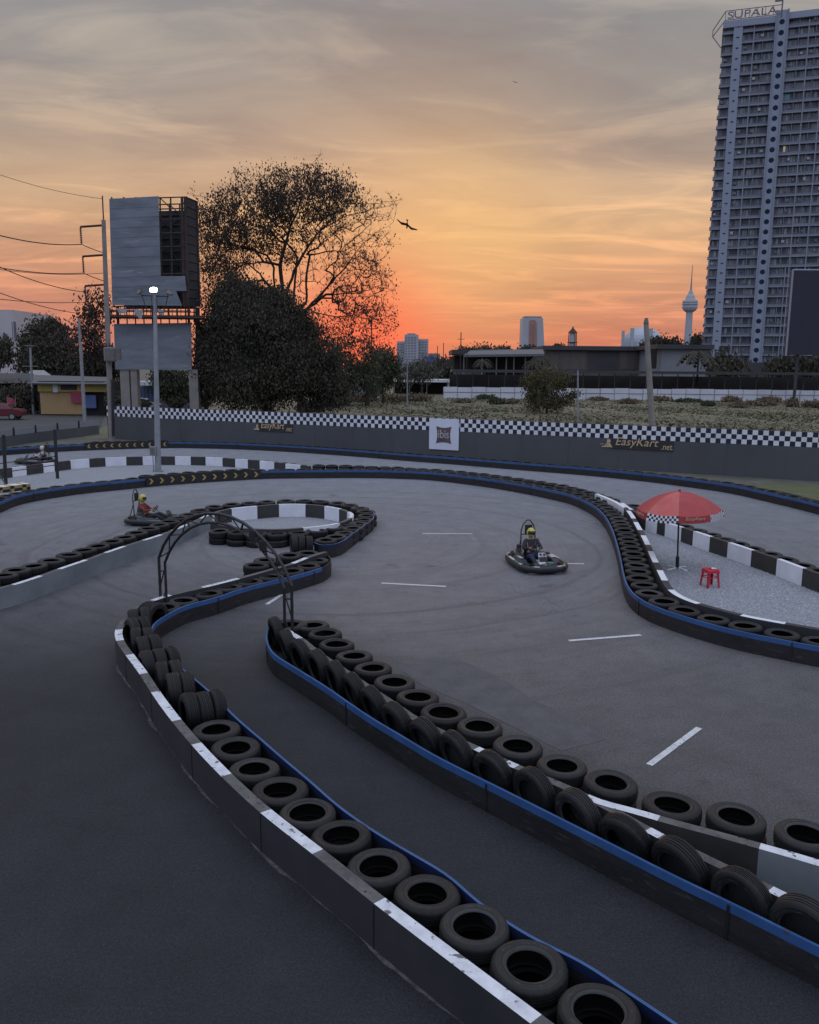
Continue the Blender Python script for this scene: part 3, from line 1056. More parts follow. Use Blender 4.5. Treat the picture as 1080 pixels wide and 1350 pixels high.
for i, (x, y) in enumerate([(289, 699), (313.5, 701), (338.5, 702.5), (365.5, 702.5), (393.5, 701.5), (418, 698.5), (440, 694), (457, 689)]):
    p = P(x, y, HT)
    lab = "stacked tyre on the near rim of the gravel ring, %s %s" % (ORD[i], "column")
    stack(p.x, p.y, gC, lab + ", upper", seen_low=i < 6, low_label=lab + ", lower")
for i, (x, y) in enumerate([(388, 717.5), (397, 717.5), (407, 717.5)]):
    p = P(x, y, 0.34)
    upright(p.x, p.y, 0.25, gC, "%s of three upright tyres wedged at the tip of the ring" % ORD[i], tilt=0.05)
Cb_px = [(491, 671), (493.5, 676.7), (492, 684), (481, 692.5), (464.5, 704.5), (449, 715), (438, 718), (422, 718.5), (414, 715)]
C_belt = pxpath(Cb_px, HB, 0.12, 1)
belt_obj(C_belt, HB, "short black belt with blue band around the end of the ring", side=-1, joints=2.2)

# ------------------------------------------------------------------ island E: long back island
E_px = [(-60, 683), (0, 662), (25, 652.5), (75, 643.5), (125, 637.3), (160, 634.3), (191, 631), (240, 627), (300, 623.3), (345, 621), (400, 620.3), (440, 620), (485, 620), (530, 621), (570, 623), (612, 627.5), (655.5, 633.3), (698, 640.5), (725, 646), (750, 651.5), (768, 658.5),
        (785, 667.5), (798, 680), (807, 696), (813, 713), (818, 732), (823, 757), (828, 772), (838, 785), (858, 797), (900.7, 812), (966, 830), (1022, 841.5), (1080, 852.5), (1180, 870)]
E_belt = pxpath(E_px, HB, 0.18, 4, ext1=1.5)
ea, eb = param_of(E_belt, 191, 631, HB), param_of(E_belt, 345, 621, HB)
LE = arclen(E_belt)
belt_obj(E_belt, HB, "long rubber belt with blue band sweeping around the wide bend to the gravel bay", side=-1,
         blue=[(0, ea), (eb, LE[-1])], joints=3.4)


def chevron_panel(path, a, b, n, h, direction, label, side):
    """black boards on the tyre row with arrow marks"""
    s = np.linspace(a, b, 60)
    L = arclen(path)
    sub = np.stack([np.interp(s, L, path[:, 0]), np.interp(s, L, path[:, 1])], 1)
    o0, o1 = (-0.075, -0.03) if side < 0 else (0.03, 0.075)
    root = strip_obj("chevron_board", sub, o0, o1, 0.004, h, "belt_rubber", "belt_rubber")
    tag(root, label, "chevron board", "boards with yellow arrows")
    for i in range(n):
        (x, y), ang = at_s(path, a + (b - a) * (i + 0.5) / n)
        nx, ny = math.sin(ang), -math.cos(ang)  # right of travel
        sg = 1 if side < 0 else -1
        d = 0.0765
        tx, ty = math.cos(ang) * sg, math.sin(ang) * sg
        w, hh, t = 0.13, 0.115, 0.075
        dr = direction
        outline = [(-w * 0.75, hh), (-w * 0.75 + t * 1.2, hh), (w * 0.75, 0), (-w * 0.75 + t * 1.2, -hh), (-w * 0.75, -hh), (w * 0.75 - t * 1.35, 0)]
        q = MB()
        cx, cy, cz = x + nx * sg * d, y + ny * sg * d, h * 0.52
        q.prism([(u * dr, v) for u, v in outline], lambda u, v, w_: (cx + tx * u + nx * sg * w_, cy + ty * u + ny * sg * w_, cz + v), 0.008, "chevron_yellow")
        fix_normals(q.build("chevron", root))
    return root


chevron_panel(E_belt, ea, eb, 11, 0.45, 1, "black tyre-row boards with eleven yellow arrows, below the lamp pole", -1)

gE = "tyres of the long back island"
row = smooth_path(offset(E_belt, 0.345), 10)
LR = arclen(row)
npt = int(LR[-1] / 0.642)
for i in range(npt + 1):
    (x, y), a = at_s(row, i * 0.642)
    if y < 0:
        continue
    near = y < 24 and x > 3
    nearest = LE[int(np.argmin(np.linalg.norm(E_belt - np.array((x, y)), axis=1)))]
    lab = "flat tyre in the row lining the gravel bay with the red umbrella" if near else (
        "flat tyre topping the board of eleven yellow arrows" if ea < nearest < eb else "flat tyre in the thin distant row of the long back island")
    stack(x, y, gE, lab, n=2, jit=0.02)
    if ea < nearest < eb:
        TY[-1][1].z += 0.06
E_in = smooth_path(offset(E_belt, 0.70), 14)
E_in_px = [(822, 669), (829, 677.5), (837.5, 692.5), (847.5, 711), (857.5, 734), (870, 760), (878, 775), (890, 785), (912, 794.5), (940, 802.5), (974, 811.5), (1039, 823.7), (1100, 834), (1180, 848)]
E_in = pxpath(E_in_px, HW, 0.16, 2)
cuts = []
for (x, y) in [(825, 673), (833, 683), (836, 688), (842, 699), (845, 706), (851, 718), (855, 727), (861, 741), (866.5, 752), (873, 766), (879, 777), (915, 795), (974, 811.5), (1039, 823.7), (1100, 834)]:
    cuts.append(param_of(E_in, x, y, HW))
E_in = insert_cuts(E_in, cuts)
wEi = strip_obj("kerb_wall", E_in, 0.0, 0.14, 0.0, HW, "wall_face", seg_mat(cuts, "wall_face", "paint_white_clean"))
tag(wEi, "kerb wall behind the bend's tyres with short white top marks, near the red stool", "kerb wall", "painted kerb walls")

Eb_px = [(-40, 622), (0, 618.5), (16.7, 616.7), (36.7, 614), (55.5, 611.5), (72, 609.8), (94, 607), (117, 605), (140, 603.6), (164, 602.7), (186, 602.2), (208, 602), (231, 602), (252.5, 602.2), (272.5, 602.7), (292.5, 603.8), (310, 605), (327.5, 606.3),
         (342.5, 607.7), (360, 609.5), (376, 611.3), (395, 613.4), (408, 614.8)]
Eb = pxpath(Eb_px, HW, 0.2, 3, ext0=1.5)
cuts = [param_of(Eb, x, y, HW) for x, y in Eb_px[2:-1]]
Eb = insert_cuts(Eb, cuts)
smb = seg_mat(cuts, "paint_black", "paint_white_clean")
wEb = strip_obj("kerb_wall", Eb, 0.0, 0.12, 0.0, HW, smb, smb)
tag(wEb, "distant black and white block wall behind the lamp pole", "kerb wall", "painted kerb walls")
Er_px = [(818, 663), (830, 671.5), (851, 681.5), (865, 685.5), (879, 689.5), (897.5, 695), (916, 701), (939, 708.5), (962.5, 716), (992.5, 726), (1022.5, 736), (1056, 748.5), (1092, 761), (1130, 774), (1200, 797)]
Er = pxpath(Er_px, HW, 0.2, 2, ext1=1.5)
cuts = [param_of(Er, x, y, HW) for x, y in Er_px[1:]]
Er = insert_cuts(Er, cuts)
smb = seg_mat(cuts, "paint_white_clean", "paint_black")
wEr = strip_obj("kerb_wall", Er, 0.0, 0.12, 0.0, HW, smb, smb)
tag(wEr, "black and white block wall behind the red umbrella and gravel bay", "kerb wall", "painted kerb walls")
for path, lab in ((Eb, "flat tyre behind the distant black and white wall past the lamp pole"), (Er, "flat tyre behind the black and white wall of the gravel bay")):
    row = smooth_path(offset(path, 0.45), 8)
    LR = arclen(row)
    for i in range(int(LR[-1] / 0.642)):
        (x, y), a = at_s(row, i * 0.642 + 0.1)
        stack(x, y, gE, lab, n=2, jit=0.02)
# the double row between the two branches
FRONT_ROW = smooth_path(offset(E_belt, 0.345), 10)
mid_px = [(420, 613), (450, 613.5), (500, 615), (560, 618), (612, 622), (655, 627), (700, 633), (740, 639.5), (775, 648), (800, 656), (820, 664)]
row = pxpath(mid_px, HT, 0.2, 4)
LR = arclen(row)
for i in range(int(LR[-1] / 0.642)):
    (x, y), a = at_s(row, i * 0.642)
    # keep clear of the front row
    if min(np.linalg.norm(FRONT_ROW - np.array((x, y)), axis=1)) < 0.60:
        continue
    stack(x, y, gE, "flat tyre in the second, farther row where the long island narrows", n=2, jit=0.02)
ml = pxpath([(787, 651), (800, 656), (813, 662), (826, 670)], HW, 0.2, 1)
tag(strip_obj("kerb_wall", ml, -0.08, 0.06, 0, HW, "paint_white_clean", "paint_white_clean"), "short white wall wedged where two tyre rows part", "kerb wall", "painted kerb walls")

# ------------------------------------------------------------------ F: outer barrier
F_px = [(-60, 597), (0, 592), (44, 589.3), (109, 586), (150, 584.5), (190, 583.5), (222.5, 583), (300, 584.3), (350, 586.3), (400, 589), (420, 590.3), (480, 594.5), (540, 599.3), (590, 602.8), (640, 606.7), (698, 611.3), (760, 616),
        (811, 620.5), (860, 625.5), (905, 631), (960, 638.5), (1013, 649.5), (1080, 665), (1140, 682), (1200, 702)]
F_belt = pxpath(F_px, HB, 0.22, 5, ext0=1.5, ext1=1.5)
fa, fb = param_of(F_belt, 109, 586, HB), param_of(F_belt, 220, 583, HB)
LF = arclen(F_belt)
belt_obj(F_belt, HB, "outermost rubber belt with blue band along the chequered wall", side=-1, blue=[(0, fa), (fb, LF[-1])], joints=5.0)
chevron_panel(F_belt, fa, fb, 11, 0.47, -1, "black tyre-row boards with yellow arrows on the farthest barrier", -1)
row = smooth_path(offset(F_belt, 0.36), 8)
LR = arclen(row)
gF = "tyres of the outermost barrier"
for i in range(int(LR[-1] / 0.645)):
    (x, y), a = at_s(row, i * 0.645)
    nearest = LF[int(np.argmin(np.linalg.norm(F_belt - np.array((x, y)), axis=1)))]
    stack(x, y, gF, "small distant flat tyre between the outermost belt and the chequered wall", n=2, jit=0.02)
    if fa < nearest < fb:
        TY[-1][1].z += 0.08


# ---- build the tyres: the 300 that show largest as things, the others as one object
def inframe(p):
    d = p - EYE
    z = d.dot(fwd)
    if z < 0.3:
        return False
    return abs(d.dot(rgt) / z) * F < 575 and abs(d.dot(upv) / z) * F < 715


vis = [t for t in TY if t[6] and inframe(t[1])]
vis.sort(key=lambda t: t[0])
MAXT = 300
ind, rest = vis[:MAXT], vis[MAXT:]
ids = set(id(t) for t in ind)
rest = [t for t in TY if id(t) not in ids]
print("tyres in view", len(vis), "all", len(TY))
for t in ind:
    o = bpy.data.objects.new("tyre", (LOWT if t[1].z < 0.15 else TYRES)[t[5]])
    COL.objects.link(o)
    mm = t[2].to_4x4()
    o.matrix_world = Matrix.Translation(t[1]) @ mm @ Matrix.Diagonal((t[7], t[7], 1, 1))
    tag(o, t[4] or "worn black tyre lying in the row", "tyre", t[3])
lowp = [(0.19, 0.07), (0.25, 0.094), (0.295, 0.08), (0.311, 0.055), (0.311, -0.055), (0.295, -0.08), (0.25, -0.094), (0.19, -0.07), (0.28, -0.06), (0.29, 0), (0.28, 0.06)]
q = MB()
q.lathe(lowp, "tyre_rubber", seg=20, closed=True)
BV = np.array(q.v)
BF = np.array(q.f)
allv, allf = [], []
hv = None
for k, t in enumerate(rest):
    M = np.array(t[2])
    allv.append(BV @ M.T * t[7] + np.array(t[1]))
    allf.append(BF + k * len(BV))
me = bpy.data.meshes.new("tyre_rows")
me.from_pydata(np.vstack(allv).tolist(), [], np.vstack(allf).tolist())
me.materials.append(MATS["tyre_rubber"])
me.polygons.foreach_set('use_smooth', [True] * len(me.polygons))
me.update()
o = bpy.data.objects.new("tyre_rows", me)
COL.objects.link(o)
tag(o, "remaining far and lower tyres of all the barrier rows", "tyres", kind='stuff')

# ------------------------------------------------------------------ ground
# chequered wall line (needed for the ground outlines)
WH = 2.25
cw_px = [(132, 536), (210, 536), (275, 539.5), (420, 545), (544, 550.6), (640, 554), (800, 559.5), (960, 565), (1080, 570)]
cw = np.array([(P(x, y, WH).x, P(x, y, WH).y) for x, y in cw_px])
kx = np.polyfit(cw[:, 0], cw[:, 1], 2)
x0w, x1w = cw[0, 0], cw[-1, 0] + 9
xs = np.linspace(x0w, x1w, 400)
W_path = resample(np.stack([xs, np.polyval(kx, xs)], 1), 0.235)
print("wall from", W_path[0], W_path[-1], "fit err", np.abs(np.polyval(kx, cw[:, 0]) - cw[:, 1]).max())

sheet("ground", [(-2500, -60), (2500, -60), (2500, 6000), (-2500, 6000)], -0.03, "verge")
asp = [(-60, -30), (60, -30), (60, 20)] + [tuple(v) for v in W_path[::-1][:1]]
edge = smooth_path(offset(F_belt, 0.62), 6)
pts = [(-60, -30), (60, -30), (60, 10)] + [tuple(v) for v in edge[::-1]] + [(-60, edge[0][1] - 2)]
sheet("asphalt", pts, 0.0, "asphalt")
# strip between the outer barrier and the chequered wall
vp = [tuple(v) for v in edge] + [tuple(v) for v in W_path[::-1]] + [(edge[0][0] - 1, W_path[0][1] + 2)]
sheet("verge", [(v[0], v[1]) for v in edge[::2]] + [tuple(v) for v in W_path[::-1][::4]] + [tuple(W_path[0])] + [(W_path[0][0] - 8, W_path[0][1] - 6), (W_path[0][0] - 20, W_path[0][1] - 14)], -0.012, "verge")
gp = [P(x, y, 0) for x, y in [(985, 646), (1000, 637.5), (1090, 640), (1140, 645), (1150, 676), (1080, 660), (1030, 648)]]
sheet("verge_grass", [(p.x, p.y) for p in gp], 0.006, "verge_grass")
sheet("field", [(x0w - 2, np.polyval(kx, x0w) + 0.6)] + [(v[0], v[1] + 0.1) for v in W_path[::8]] + [(80, 30), (400, 60), (700, 190), (400, 260), (-60, 260), (-30, 90)], -0.016, "field")

# gravel beds
def poly_between(a, b):
    return [tuple(v) for v in a] + [tuple(v) for v in b[::-1]]


gr1 = [tuple(v) for v in offset(E_in, 0.08)] + [tuple(v) for v in offset(Er, 0.06)[::-1]]
sheet("gravel_bed", gr1, 0.012, "gravel")
ringC = [v for v, s in zip(C_wall, arclen(C_wall)) if s > s_open + 0.15]
sheet("gravel_bed", [tuple(v) for v in offset(np.array(ringC), -0.05)], 0.012, "gravel")
eleft = [v for v, s in zip(smooth_path(offset(E_belt, 0.68), 6), LE) if s < param_of(E_belt, 425, 620.2, HB)]
sheet("gravel_bed", [tuple(v) for v in eleft] + [tuple(v) for v in Eb[::-1]], 0.012, "gravel")


def inside(poly, x, y):
    c = False
    n = len(poly)
    j = n - 1
    for i in range(n):
        xi, yi = poly[i]
        xj, yj = poly[j]
        if (yi > y) != (yj > y) and x < (xj - xi) * (y - yi) / (yj - yi + 1e-12) + xi:
            c = not c
        j = i
    return c


# loose stones of the gravel bay
pa = np.array(gr1)
vs, fs = [], []
cnt = 0
tries = 0
while cnt < 15000 and tries < 200000:
    tries += 1
    x = random.uniform(pa[:, 0].min(), 15)
    y = random.uniform(pa[:, 1].min(), pa[:, 1].max())
    if random.random() > (15.0 / max(y, 15)) ** 1.5 or not inside(gr1, x, y):
        continue
    s = random.uniform(0.010, 0.024)
    b = len(vs)
    a = random.uniform(0, 6.28)
    for k in range(4):
        rr = s * random.uniform(0.7, 1.3)
        vs.append((x + math.cos(a + k * PI / 2) * rr, y + math.sin(a + k * PI / 2) * rr, 0.010))
    vs.append((x + random.uniform(-s, s) * .4, y + random.uniform(-s, s) * .4, 0.014 + s * random.uniform(.5, 1)))
    fs += [(b, b + 1, b + 4), (b + 1, b + 2, b + 4), (b + 2, b + 3, b + 4), (b + 3, b, b + 4)]
    cnt += 1
me = bpy.data.meshes.new("gravel")
me.from_pydata(vs, [], fs)
me.materials.append(MATS["gravel_stone"])
o = bpy.data.objects.new("gravel", me)
COL.objects.link(o)
tag(o, "loose grey gravel stones around the red stool", "gravel", kind='stuff')

# asphalt repair and rough worn area on the wide bend
rp = [P(x, y, 0) for x, y in [(523, 880), (560, 868), (598, 867), (640, 884), (668, 898), (700, 922), (760, 948), (800, 975), (740, 990), (680, 960), (620, 930), (560, 905)]]
sheet("asphalt_patch", [(p.x, p.y) for p in rp], 0.003, "asphalt_patch")
tagk = [o for o in COL.objects if o.name.split('.')[0] in ("ground", "asphalt", "verge", "verge_grass", "field", "gravel_bed", "asphalt_patch")]
for o in tagk:
    o['kind'] = 'structure'


# painted grid lines
def line_mark(p1, p2, w=0.10):
    a, b = P(*p1, 0), P(*p2, 0)
    d = (b - a).normalized()
    n = Vector((-d.y, d.x, 0)) * w / 2
    q = MB()
    q.quad(a - n, b - n, b + n, a + n, "paint_line")
    o = q.build("road_marking")
    for v in o.data.vertices:
        v.co.z = 0.007
    fix_normals(o)
    return tag(o, kind='structure')


for a, b in [((557, 703.7), (623, 704)), ((503, 769), (588, 773.5)), ((750, 845), (845, 837.5)), ((856, 1009), (922, 960)), ((739, 743.3), (770, 743.5)), ((352, 797), (372, 784))]:
    line_mark(a, b, 0.09)

# ------------------------------------------------------------------ world and light
SUN_AZ = math.atan2(P(497, 700, 0).x, P(497, 700, 0).y)
w = bpy.data.worlds.new("World")
scene.world = w
w.use_nodes = True
nt = w.node_tree
bg = nt.nodes['Background']
tc = nd(nt, 'ShaderNodeTexCoord').outputs['Generated']
sep = nd(nt, 'ShaderNodeSeparateXYZ')
nt.links.new(tc, sep.inputs[0])
X, Y, Z = sep.outputs
Zp = math_n(nt, 'MAXIMUM', Z, 0.0)


def sk(c, k=1.0):
    v = lin(c)
    return (v[0] * k, v[1] * k, v[2] * k, 1)


# long streaks of cloud: project the view direction on a high flat layer
zz = math_n(nt, 'ADD', Zp, 0.10)
cu = nd(nt, 'ShaderNodeCombineXYZ')
nt.links.new(math_n(nt, 'DIVIDE', X, zz), cu.inputs[0])
nt.links.new(math_n(nt, 'DIVIDE', Y, zz), cu.inputs[1])
mp = nd(nt, 'ShaderNodeMapping')
mp.inputs['Rotation'].default_value = (0, 0, 0.28)
mp.inputs['Scale'].default_value = (0.42, 0.8, 1)
nt.links.new(cu.outputs[0], mp.inputs['Vector'])
c1 = noise_n(nt, mp.outputs[0], 1.0, 8, 0.58, 1.2)
mp2 = nd(nt, 'ShaderNodeMapping')
mp2.inputs['Rotation'].default_value = (0, 0, -0.25)
mp2.inputs['Scale'].default_value = (1.0, 1.9, 1)
mp2.inputs['Location'].default_value = (3.1, 1.7, 0)
nt.links.new(cu.outputs[0], mp2.inputs['Vector'])
c2 = noise_n(nt, mp2.outputs[0], 1.1, 8, 0.58, 1.6)
# elevation with a cloudy wobble so the bands are not ruled lines
zw = math_n(nt, 'ADD', Zp, math_n(nt, 'MULTIPLY', math_n(nt, 'SUBTRACT', c1, 0.5), 0.05))
zw = math_n(nt, 'ADD', zw, math_n(nt, 'MULTIPLY', X, 0.02))
front = ramp_n(nt, zw, [(0.0, sk((194, 118, 108))), (0.035, sk((216, 128, 100))), (0.075, sk((218, 150, 116))), (0.116, sk((220, 166, 126))), (0.157, sk((228, 184, 138))),
                        (0.195, sk((212, 178, 146))), (0.235, sk((182, 162, 145))), (0.29, sk((162, 154, 147))), (0.36, sk((146, 145, 145))), (0.55, sk((170, 182, 205))), (1.0, sk((222, 234, 255), 1.3))])
back = ramp_n(nt, Zp, [(0.0, sk((130, 138, 172))), (0.15, sk((180, 190, 224))), (0.5, sk((212, 224, 255), 1.05)), (1.0, sk((222, 234, 255), 1.3))])
fb_ = ramp_n(nt, math_n(nt, 'ADD', math_n(nt, 'MULTIPLY', Y, 0.5), 0.5), [(0.45, g(0)), (0.88, g(1))], 'EASE')
base = mix_n(nt, fb_, back, front)
# cool grey veils away from the sun
side = math_n(nt, 'ABSOLUTE', math_n(nt, 'SUBTRACT', X, math.sin(SUN_AZ) + 0.06))
sf = ramp_n(nt, side, [(0.14, g(0)), (0.5, g(0.7))])
grey = ramp_n(nt, Zp, [(0.0, sk((196, 128, 122))), (0.1, sk((205, 152, 124))), (0.18, sk((188, 160, 138))), (0.25, sk((150, 142, 136))), (0.5, sk((155, 162, 176))), (1, sk((222, 234, 255), 1.3))])
sky = mix_n(nt, math_n(nt, 'MULTIPLY', sf, fb_), base, grey)
# clouds: darker mauve-grey veils and brighter golden streaks
dk = ramp_n(nt, c1, [(0.44, g(0)), (0.62, g(0.75))])
sky = mix_n(nt, dk, sky, mix_n(nt, 1.0, sky, (0.78, 0.76, 0.81, 1), 'MULTIPLY'))
lt = ramp_n(nt, c2, [(0.48, g(0)), (0.66, g(1.0))])
sky = mix_n(nt, lt, sky, mix_n(nt, 1.0, sky, (1.36, 1.28, 1.16, 1), 'MULTIPLY'))
dk2 = ramp_n(nt, c2, [(0.30, g(0.5)), (0.46, g(0))])
sky = mix_n(nt, dk2, sky, mix_n(nt, 1.0, sky, (0.87, 0.85, 0.87, 1), 'MULTIPLY'))
# glow over the place where the sun has just set, and the golden patch above it
def glow(az, el, k, col, amt):
    d = Vector((math.sin(az) * math.cos(el), math.cos(az) * math.cos(el), math.sin(el)))
    dp = nd(nt, 'ShaderNodeVectorMath', operation='DOT_PRODUCT')
    nt.links.new(tc, dp.inputs[0])
    dp.inputs[1].default_value = d
    v = math_n(nt, 'POWER', math_n(nt, 'MAXIMUM', dp.outputs['Value'], 0.0), k)
    v = math_n(nt, 'MULTIPLY', v, amt)
    return v, col


for az, el, k, col, amt in ((SUN_AZ - 0.005, 0.03, 300, sk((255, 84, 70), 1.0), 1.0), (SUN_AZ + 0.10, 0.155, 200, sk((255, 210, 134), 1.0), 0.36),
                            (SUN_AZ + 0.02, 0.12, 45, sk((248, 178, 112), 1.0), 0.26)):
    v, c = glow(az, el, k, col, amt)
    sky = mix_n(nt, v, sky, c)
# a physical sky adds the low sun's scattering on top
nish = nd(nt, 'ShaderNodeTexSky', sky_type='NISHITA')
nish.sun_disc = False
nish.sun_elevation = math.radians(1.5)
nish.sun_rotation = SUN_AZ
nish.air_density = 1.6
nish.dust_density = 3.0
sky = mix_n(nt, 1.0, sky, mix_n(nt, 1.0, nish.outputs[0], (0.003, 0.003, 0.003, 1), 'MULTIPLY'), 'ADD')
# below the horizon
gnd = ramp_n(nt, math_n(nt, 'ADD', Z, 0.02), [(0.0, g(0)), (0.02, g(1))])
sky = mix_n(nt, gnd, (0.05, 0.05, 0.055, 1), sky)
nt.links.new(sky, bg.inputs['Color'])
bg.inputs['Strength'].default_value = 1.0

sd = bpy.data.lights.new("sun", 'SUN')
sd.energy = 0.35
sd.angle = math.radians(10)
sd.color = (1.0, 0.62, 0.42)
so = bpy.data.objects.new("sun", sd)
COL.objects.link(so)
el = math.radians(3.0)
dirv = Vector((math.sin(SUN_AZ) * math.cos(el), math.cos(SUN_AZ) * math.cos(el), math.sin(el)))
so.rotation_euler = dirv.to_track_quat('Z', 'Y').to_euler()
so.location = (0, 30, 40)

scene.view_settings.view_transform = 'Standard'
scene.view_settings.look = 'None'
scene.view_settings.exposure = 0
scene.view_settings.gamma = 1

# ------------------------------------------------------------------ chequered wall
root = strip_obj("boundary_wall", W_path, 0.0, 0.14, -0.02, WH, "concrete_wall", "concrete_wall")
tag(root, "long grey boundary wall with a chequered black and white band on top", "wall")
LW = arclen(W_path)
q = MB()
F_ = offset(W_path, -0.006)
for i in range(len(F_) - 1):
    for k in range(3):
        z1 = WH - 0.01 - k * 0.228
        mn = "check_white" if (i + k) % 2 == 0 else "check_black"
        q.quad((*F_[i], z1 - 0.228), (*F_[i + 1], z1 - 0.228), (*F_[i + 1], z1), (*F_[i], z1), mn)
q.build("chequered_band", root)
# pilaster joints
q = MB()
for s in np.arange(1.2, LW[-1], 2.6):
    (x, y), a = at_s(W_path, s)
    q.box((x + math.sin(a) * 0.004, y - math.cos(a) * 0.004, 0.76), (0.03, 0.010, 1.5), "concrete_wall", rot=a)
q.build("panel_joint", root)


def text_mesh(txt, mname, extrude=0.01, shear=0.0):
    cu = bpy.data.curves.new("lettering", 'FONT')
    cu.body = txt
    cu.extrude = extrude
    cu.shear = shear
    cu.resolution_u = 3
    ob = bpy.data.objects.new("lettering_tmp", cu)
    COL.objects.link(ob)
    bpy.context.view_layer.update()
    dg = bpy.context.evaluated_depsgraph_get()
    me = bpy.data.meshes.new_from_object(ob.evaluated_get(dg))
    bpy.data.objects.remove(ob)
    bpy.data.curves.remove(cu)
    me.materials.clear()
    me.materials.append(MATS[mname])
    return me


def place_text(txt, mname, origin, xdir, width, height=None, parent=None, shear=0.0, zdir=Vector((0, 0, 1)), extrude=0.01, name="lettering", bold=0):
    me = text_mesh(txt, mname, extrude, shear)
    V = np.empty(len(me.vertices) * 3)
    me.vertices.foreach_get('co', V)
    V = V.reshape(-1, 3)
    mn, mx = V.min(0), V.max(0)
    sx = width / (mx[0] - mn[0])
    sz = sx if height is None else height / (mx[1] - mn[1])
    xd = np.array(xdir.normalized())
    zd = np.array(zdir.normalized())
    nn = np.cross(xd, zd)
    o3 = np.array(origin)
    W = o3 + np.outer((V[:, 0] - mn[0]) * sx, xd) + np.outer((V[:, 1] - mn[1]) * sz, zd) + np.outer(V[:, 2], nn)
    me.vertices.foreach_set('co', W.ravel())
    me.update()
    o = bpy.data.objects.new(name, me)
    COL.objects.link(o)
    if parent is not None:
        o.parent = parent
    return o


def wall_logo(px0, px1, pyc, hgt):
    s0 = param_of(W_path, px0, pyc, WH - 0.75)
    # find s by projecting on the wall: search along the wall for the matching column
    def s_at(px):
        best, bs = 1e9, 0
        for s in np.arange(0, LW[-1], 0.05):
            (x, y), a = at_s(W_path, s)
            d = Vector((x, y, 1.5)) - EYE
            u = 540 + d.dot(rgt) / d.dot(fwd) * F
            if abs(u - px) < best:
                best, bs = abs(u - px), s
        return bs
    a0, a1 = s_at(px0), s_at(px1)
    (x0, y0), _ = at_s(W_path, a0)
    (x1, y1), _ = at_s(W_path, a1)
    p0, p1 = Vector((x0, y0, 0)), Vector((x1, y1, 0))
    t = (p1 - p0)
    L = t.length
    t.normalize()
    n = Vector((t.y, -t.x, 0))
    return p0, p1, t, n, L


for (a, b, lab) in ((335, 386, None), (794, 889, None)):
    p0, p1, t, n, L = wall_logo(a, b, 580, 0.5)
    pl = MB()
    c = (p0 + p1) / 2 + n * 0.03
    ang = math.atan2(t.y, t.x)
    zc = WH - 0.98
    rt = root
    s0_, s1_ = L * 0.14, L * 1.0
    cc = p0 + t * (s0_ + s1_) / 2 + n * 0.03
    pl.box((cc.x, cc.y, zc + 0.02), (s1_ - s0_, 0.03, 0.50), "dark_void", rot=ang)
    bd = pl.build("logo_plate", rt)
    org = p0 + n * 0.06 + Vector((0, 0, zc - 0.17))
    place_text("EasyKart", "gold", org + t * (L * 0.20), t, L * 0.60, 0.52, bd, shear=0.25)
    place_text(".net", "gold", org + t * (L * 0.84) + Vector((0, 0, 0.0)), t, L * 0.15, 0.24, bd)
    # little kart-and-driver emblem
    kq = MB()
    o3 = p0 + n * 0.05
    sc = L * 0.13

    def pl3(u, v, w_):
        return o3 + t * (u * sc) + n * w_ + Vector((0, 0, zc - 0.17 + v * sc))
    for outl in ([(0, 0), (1.2, 0), (1.15, .12), (.45, .14), (.75, .5), (.62, .52), (.28, .12), (0, .1)], [(.55, .55), (.9, .5), (1.0, .7), (.85, .9), (.62, .85)],
                 [(.7, .45), (.95, .42), (1.12, .16), (.6, .14)], [(-.15, .28), (.25, .3), (.25, .36), (-.15, .33)]):
        kq.prism(outl, pl3, 0.012, "gold")
    fix_normals(kq.build("kart_emblem", bd))

# white square advertising board on the wall
p0, p1, t, n, L = wall_logo(566.5, 606, 575, 1)
sb = MB()
ang = math.atan2(t.y, t.x)
c = (p0 + p1) / 2 + n * 0.045
z0s, z1s = WH - 1.75, WH - 0.03
sb.box((c.x, c.y, (z0s + z1s) / 2), (L, 0.05, z1s - z0s), "sign_white", rot=ang)
sg = sb.build("advertising_board")
tag(sg, "white square sign with a brown cushion logo hung on the chequered wall", "sign")
q = MB()
cz = (z0s + z1s) / 2 - 0.04
hw, hh = L * 0.26, (z1s - z0s) * 0.28
out = []
K = 8
for (ax, ay), (bx, by) in (((-1, -1), (1, -1)), ((1, -1), (1, 1)), ((1, 1), (-1, 1)), ((-1, 1), (-1, -1))):
    for k in range(K):
        s = k / K
        x, y = ax + (bx - ax) * s, ay + (by - ay) * s
        dip = 0.16 * math.sin(PI * s)
        if ax == bx:
            x -= dip * ax
        else:
            y -= dip * ay
        out.append((x * hw, y * hh))
q.prism(out, lambda u, v, w_: c + n * (0.027 + w_) + t * u + Vector((0, 0, cz - c.z + v)), 0.008, "sign_brown")
fix_normals(q.build("cushion_logo", sg))
place_text("ibis", "sign_pale", c + n * 0.045 + t * (-hw * 0.68) + Vector((0, 0, cz - c.z - hh * 0.36)), t, hw * 1.36, hh * 0.95, sg)

# ------------------------------------------------------------------ helpers for distant things
def top_z(px, py, Yd):
    return Q(px, py, Yd)


def px_x(px, Yd, z=3.0, py=500):
    """x coordinate of image column px at depth Yd (height about z)"""
    lo, hi = -2000.0, 2000.0
    for _ in range(50):
        mid = (lo + hi) / 2
        d = Vector((mid, Yd, z)) - EYE
        u = 540 + d.dot(rgt) / d.dot(fwd) * F
        if u < px:
            lo = mid
        else:
            hi = mid
    return (lo + hi) / 2


def hz(px, py, Yd):
    return Q(px, py, Yd).z


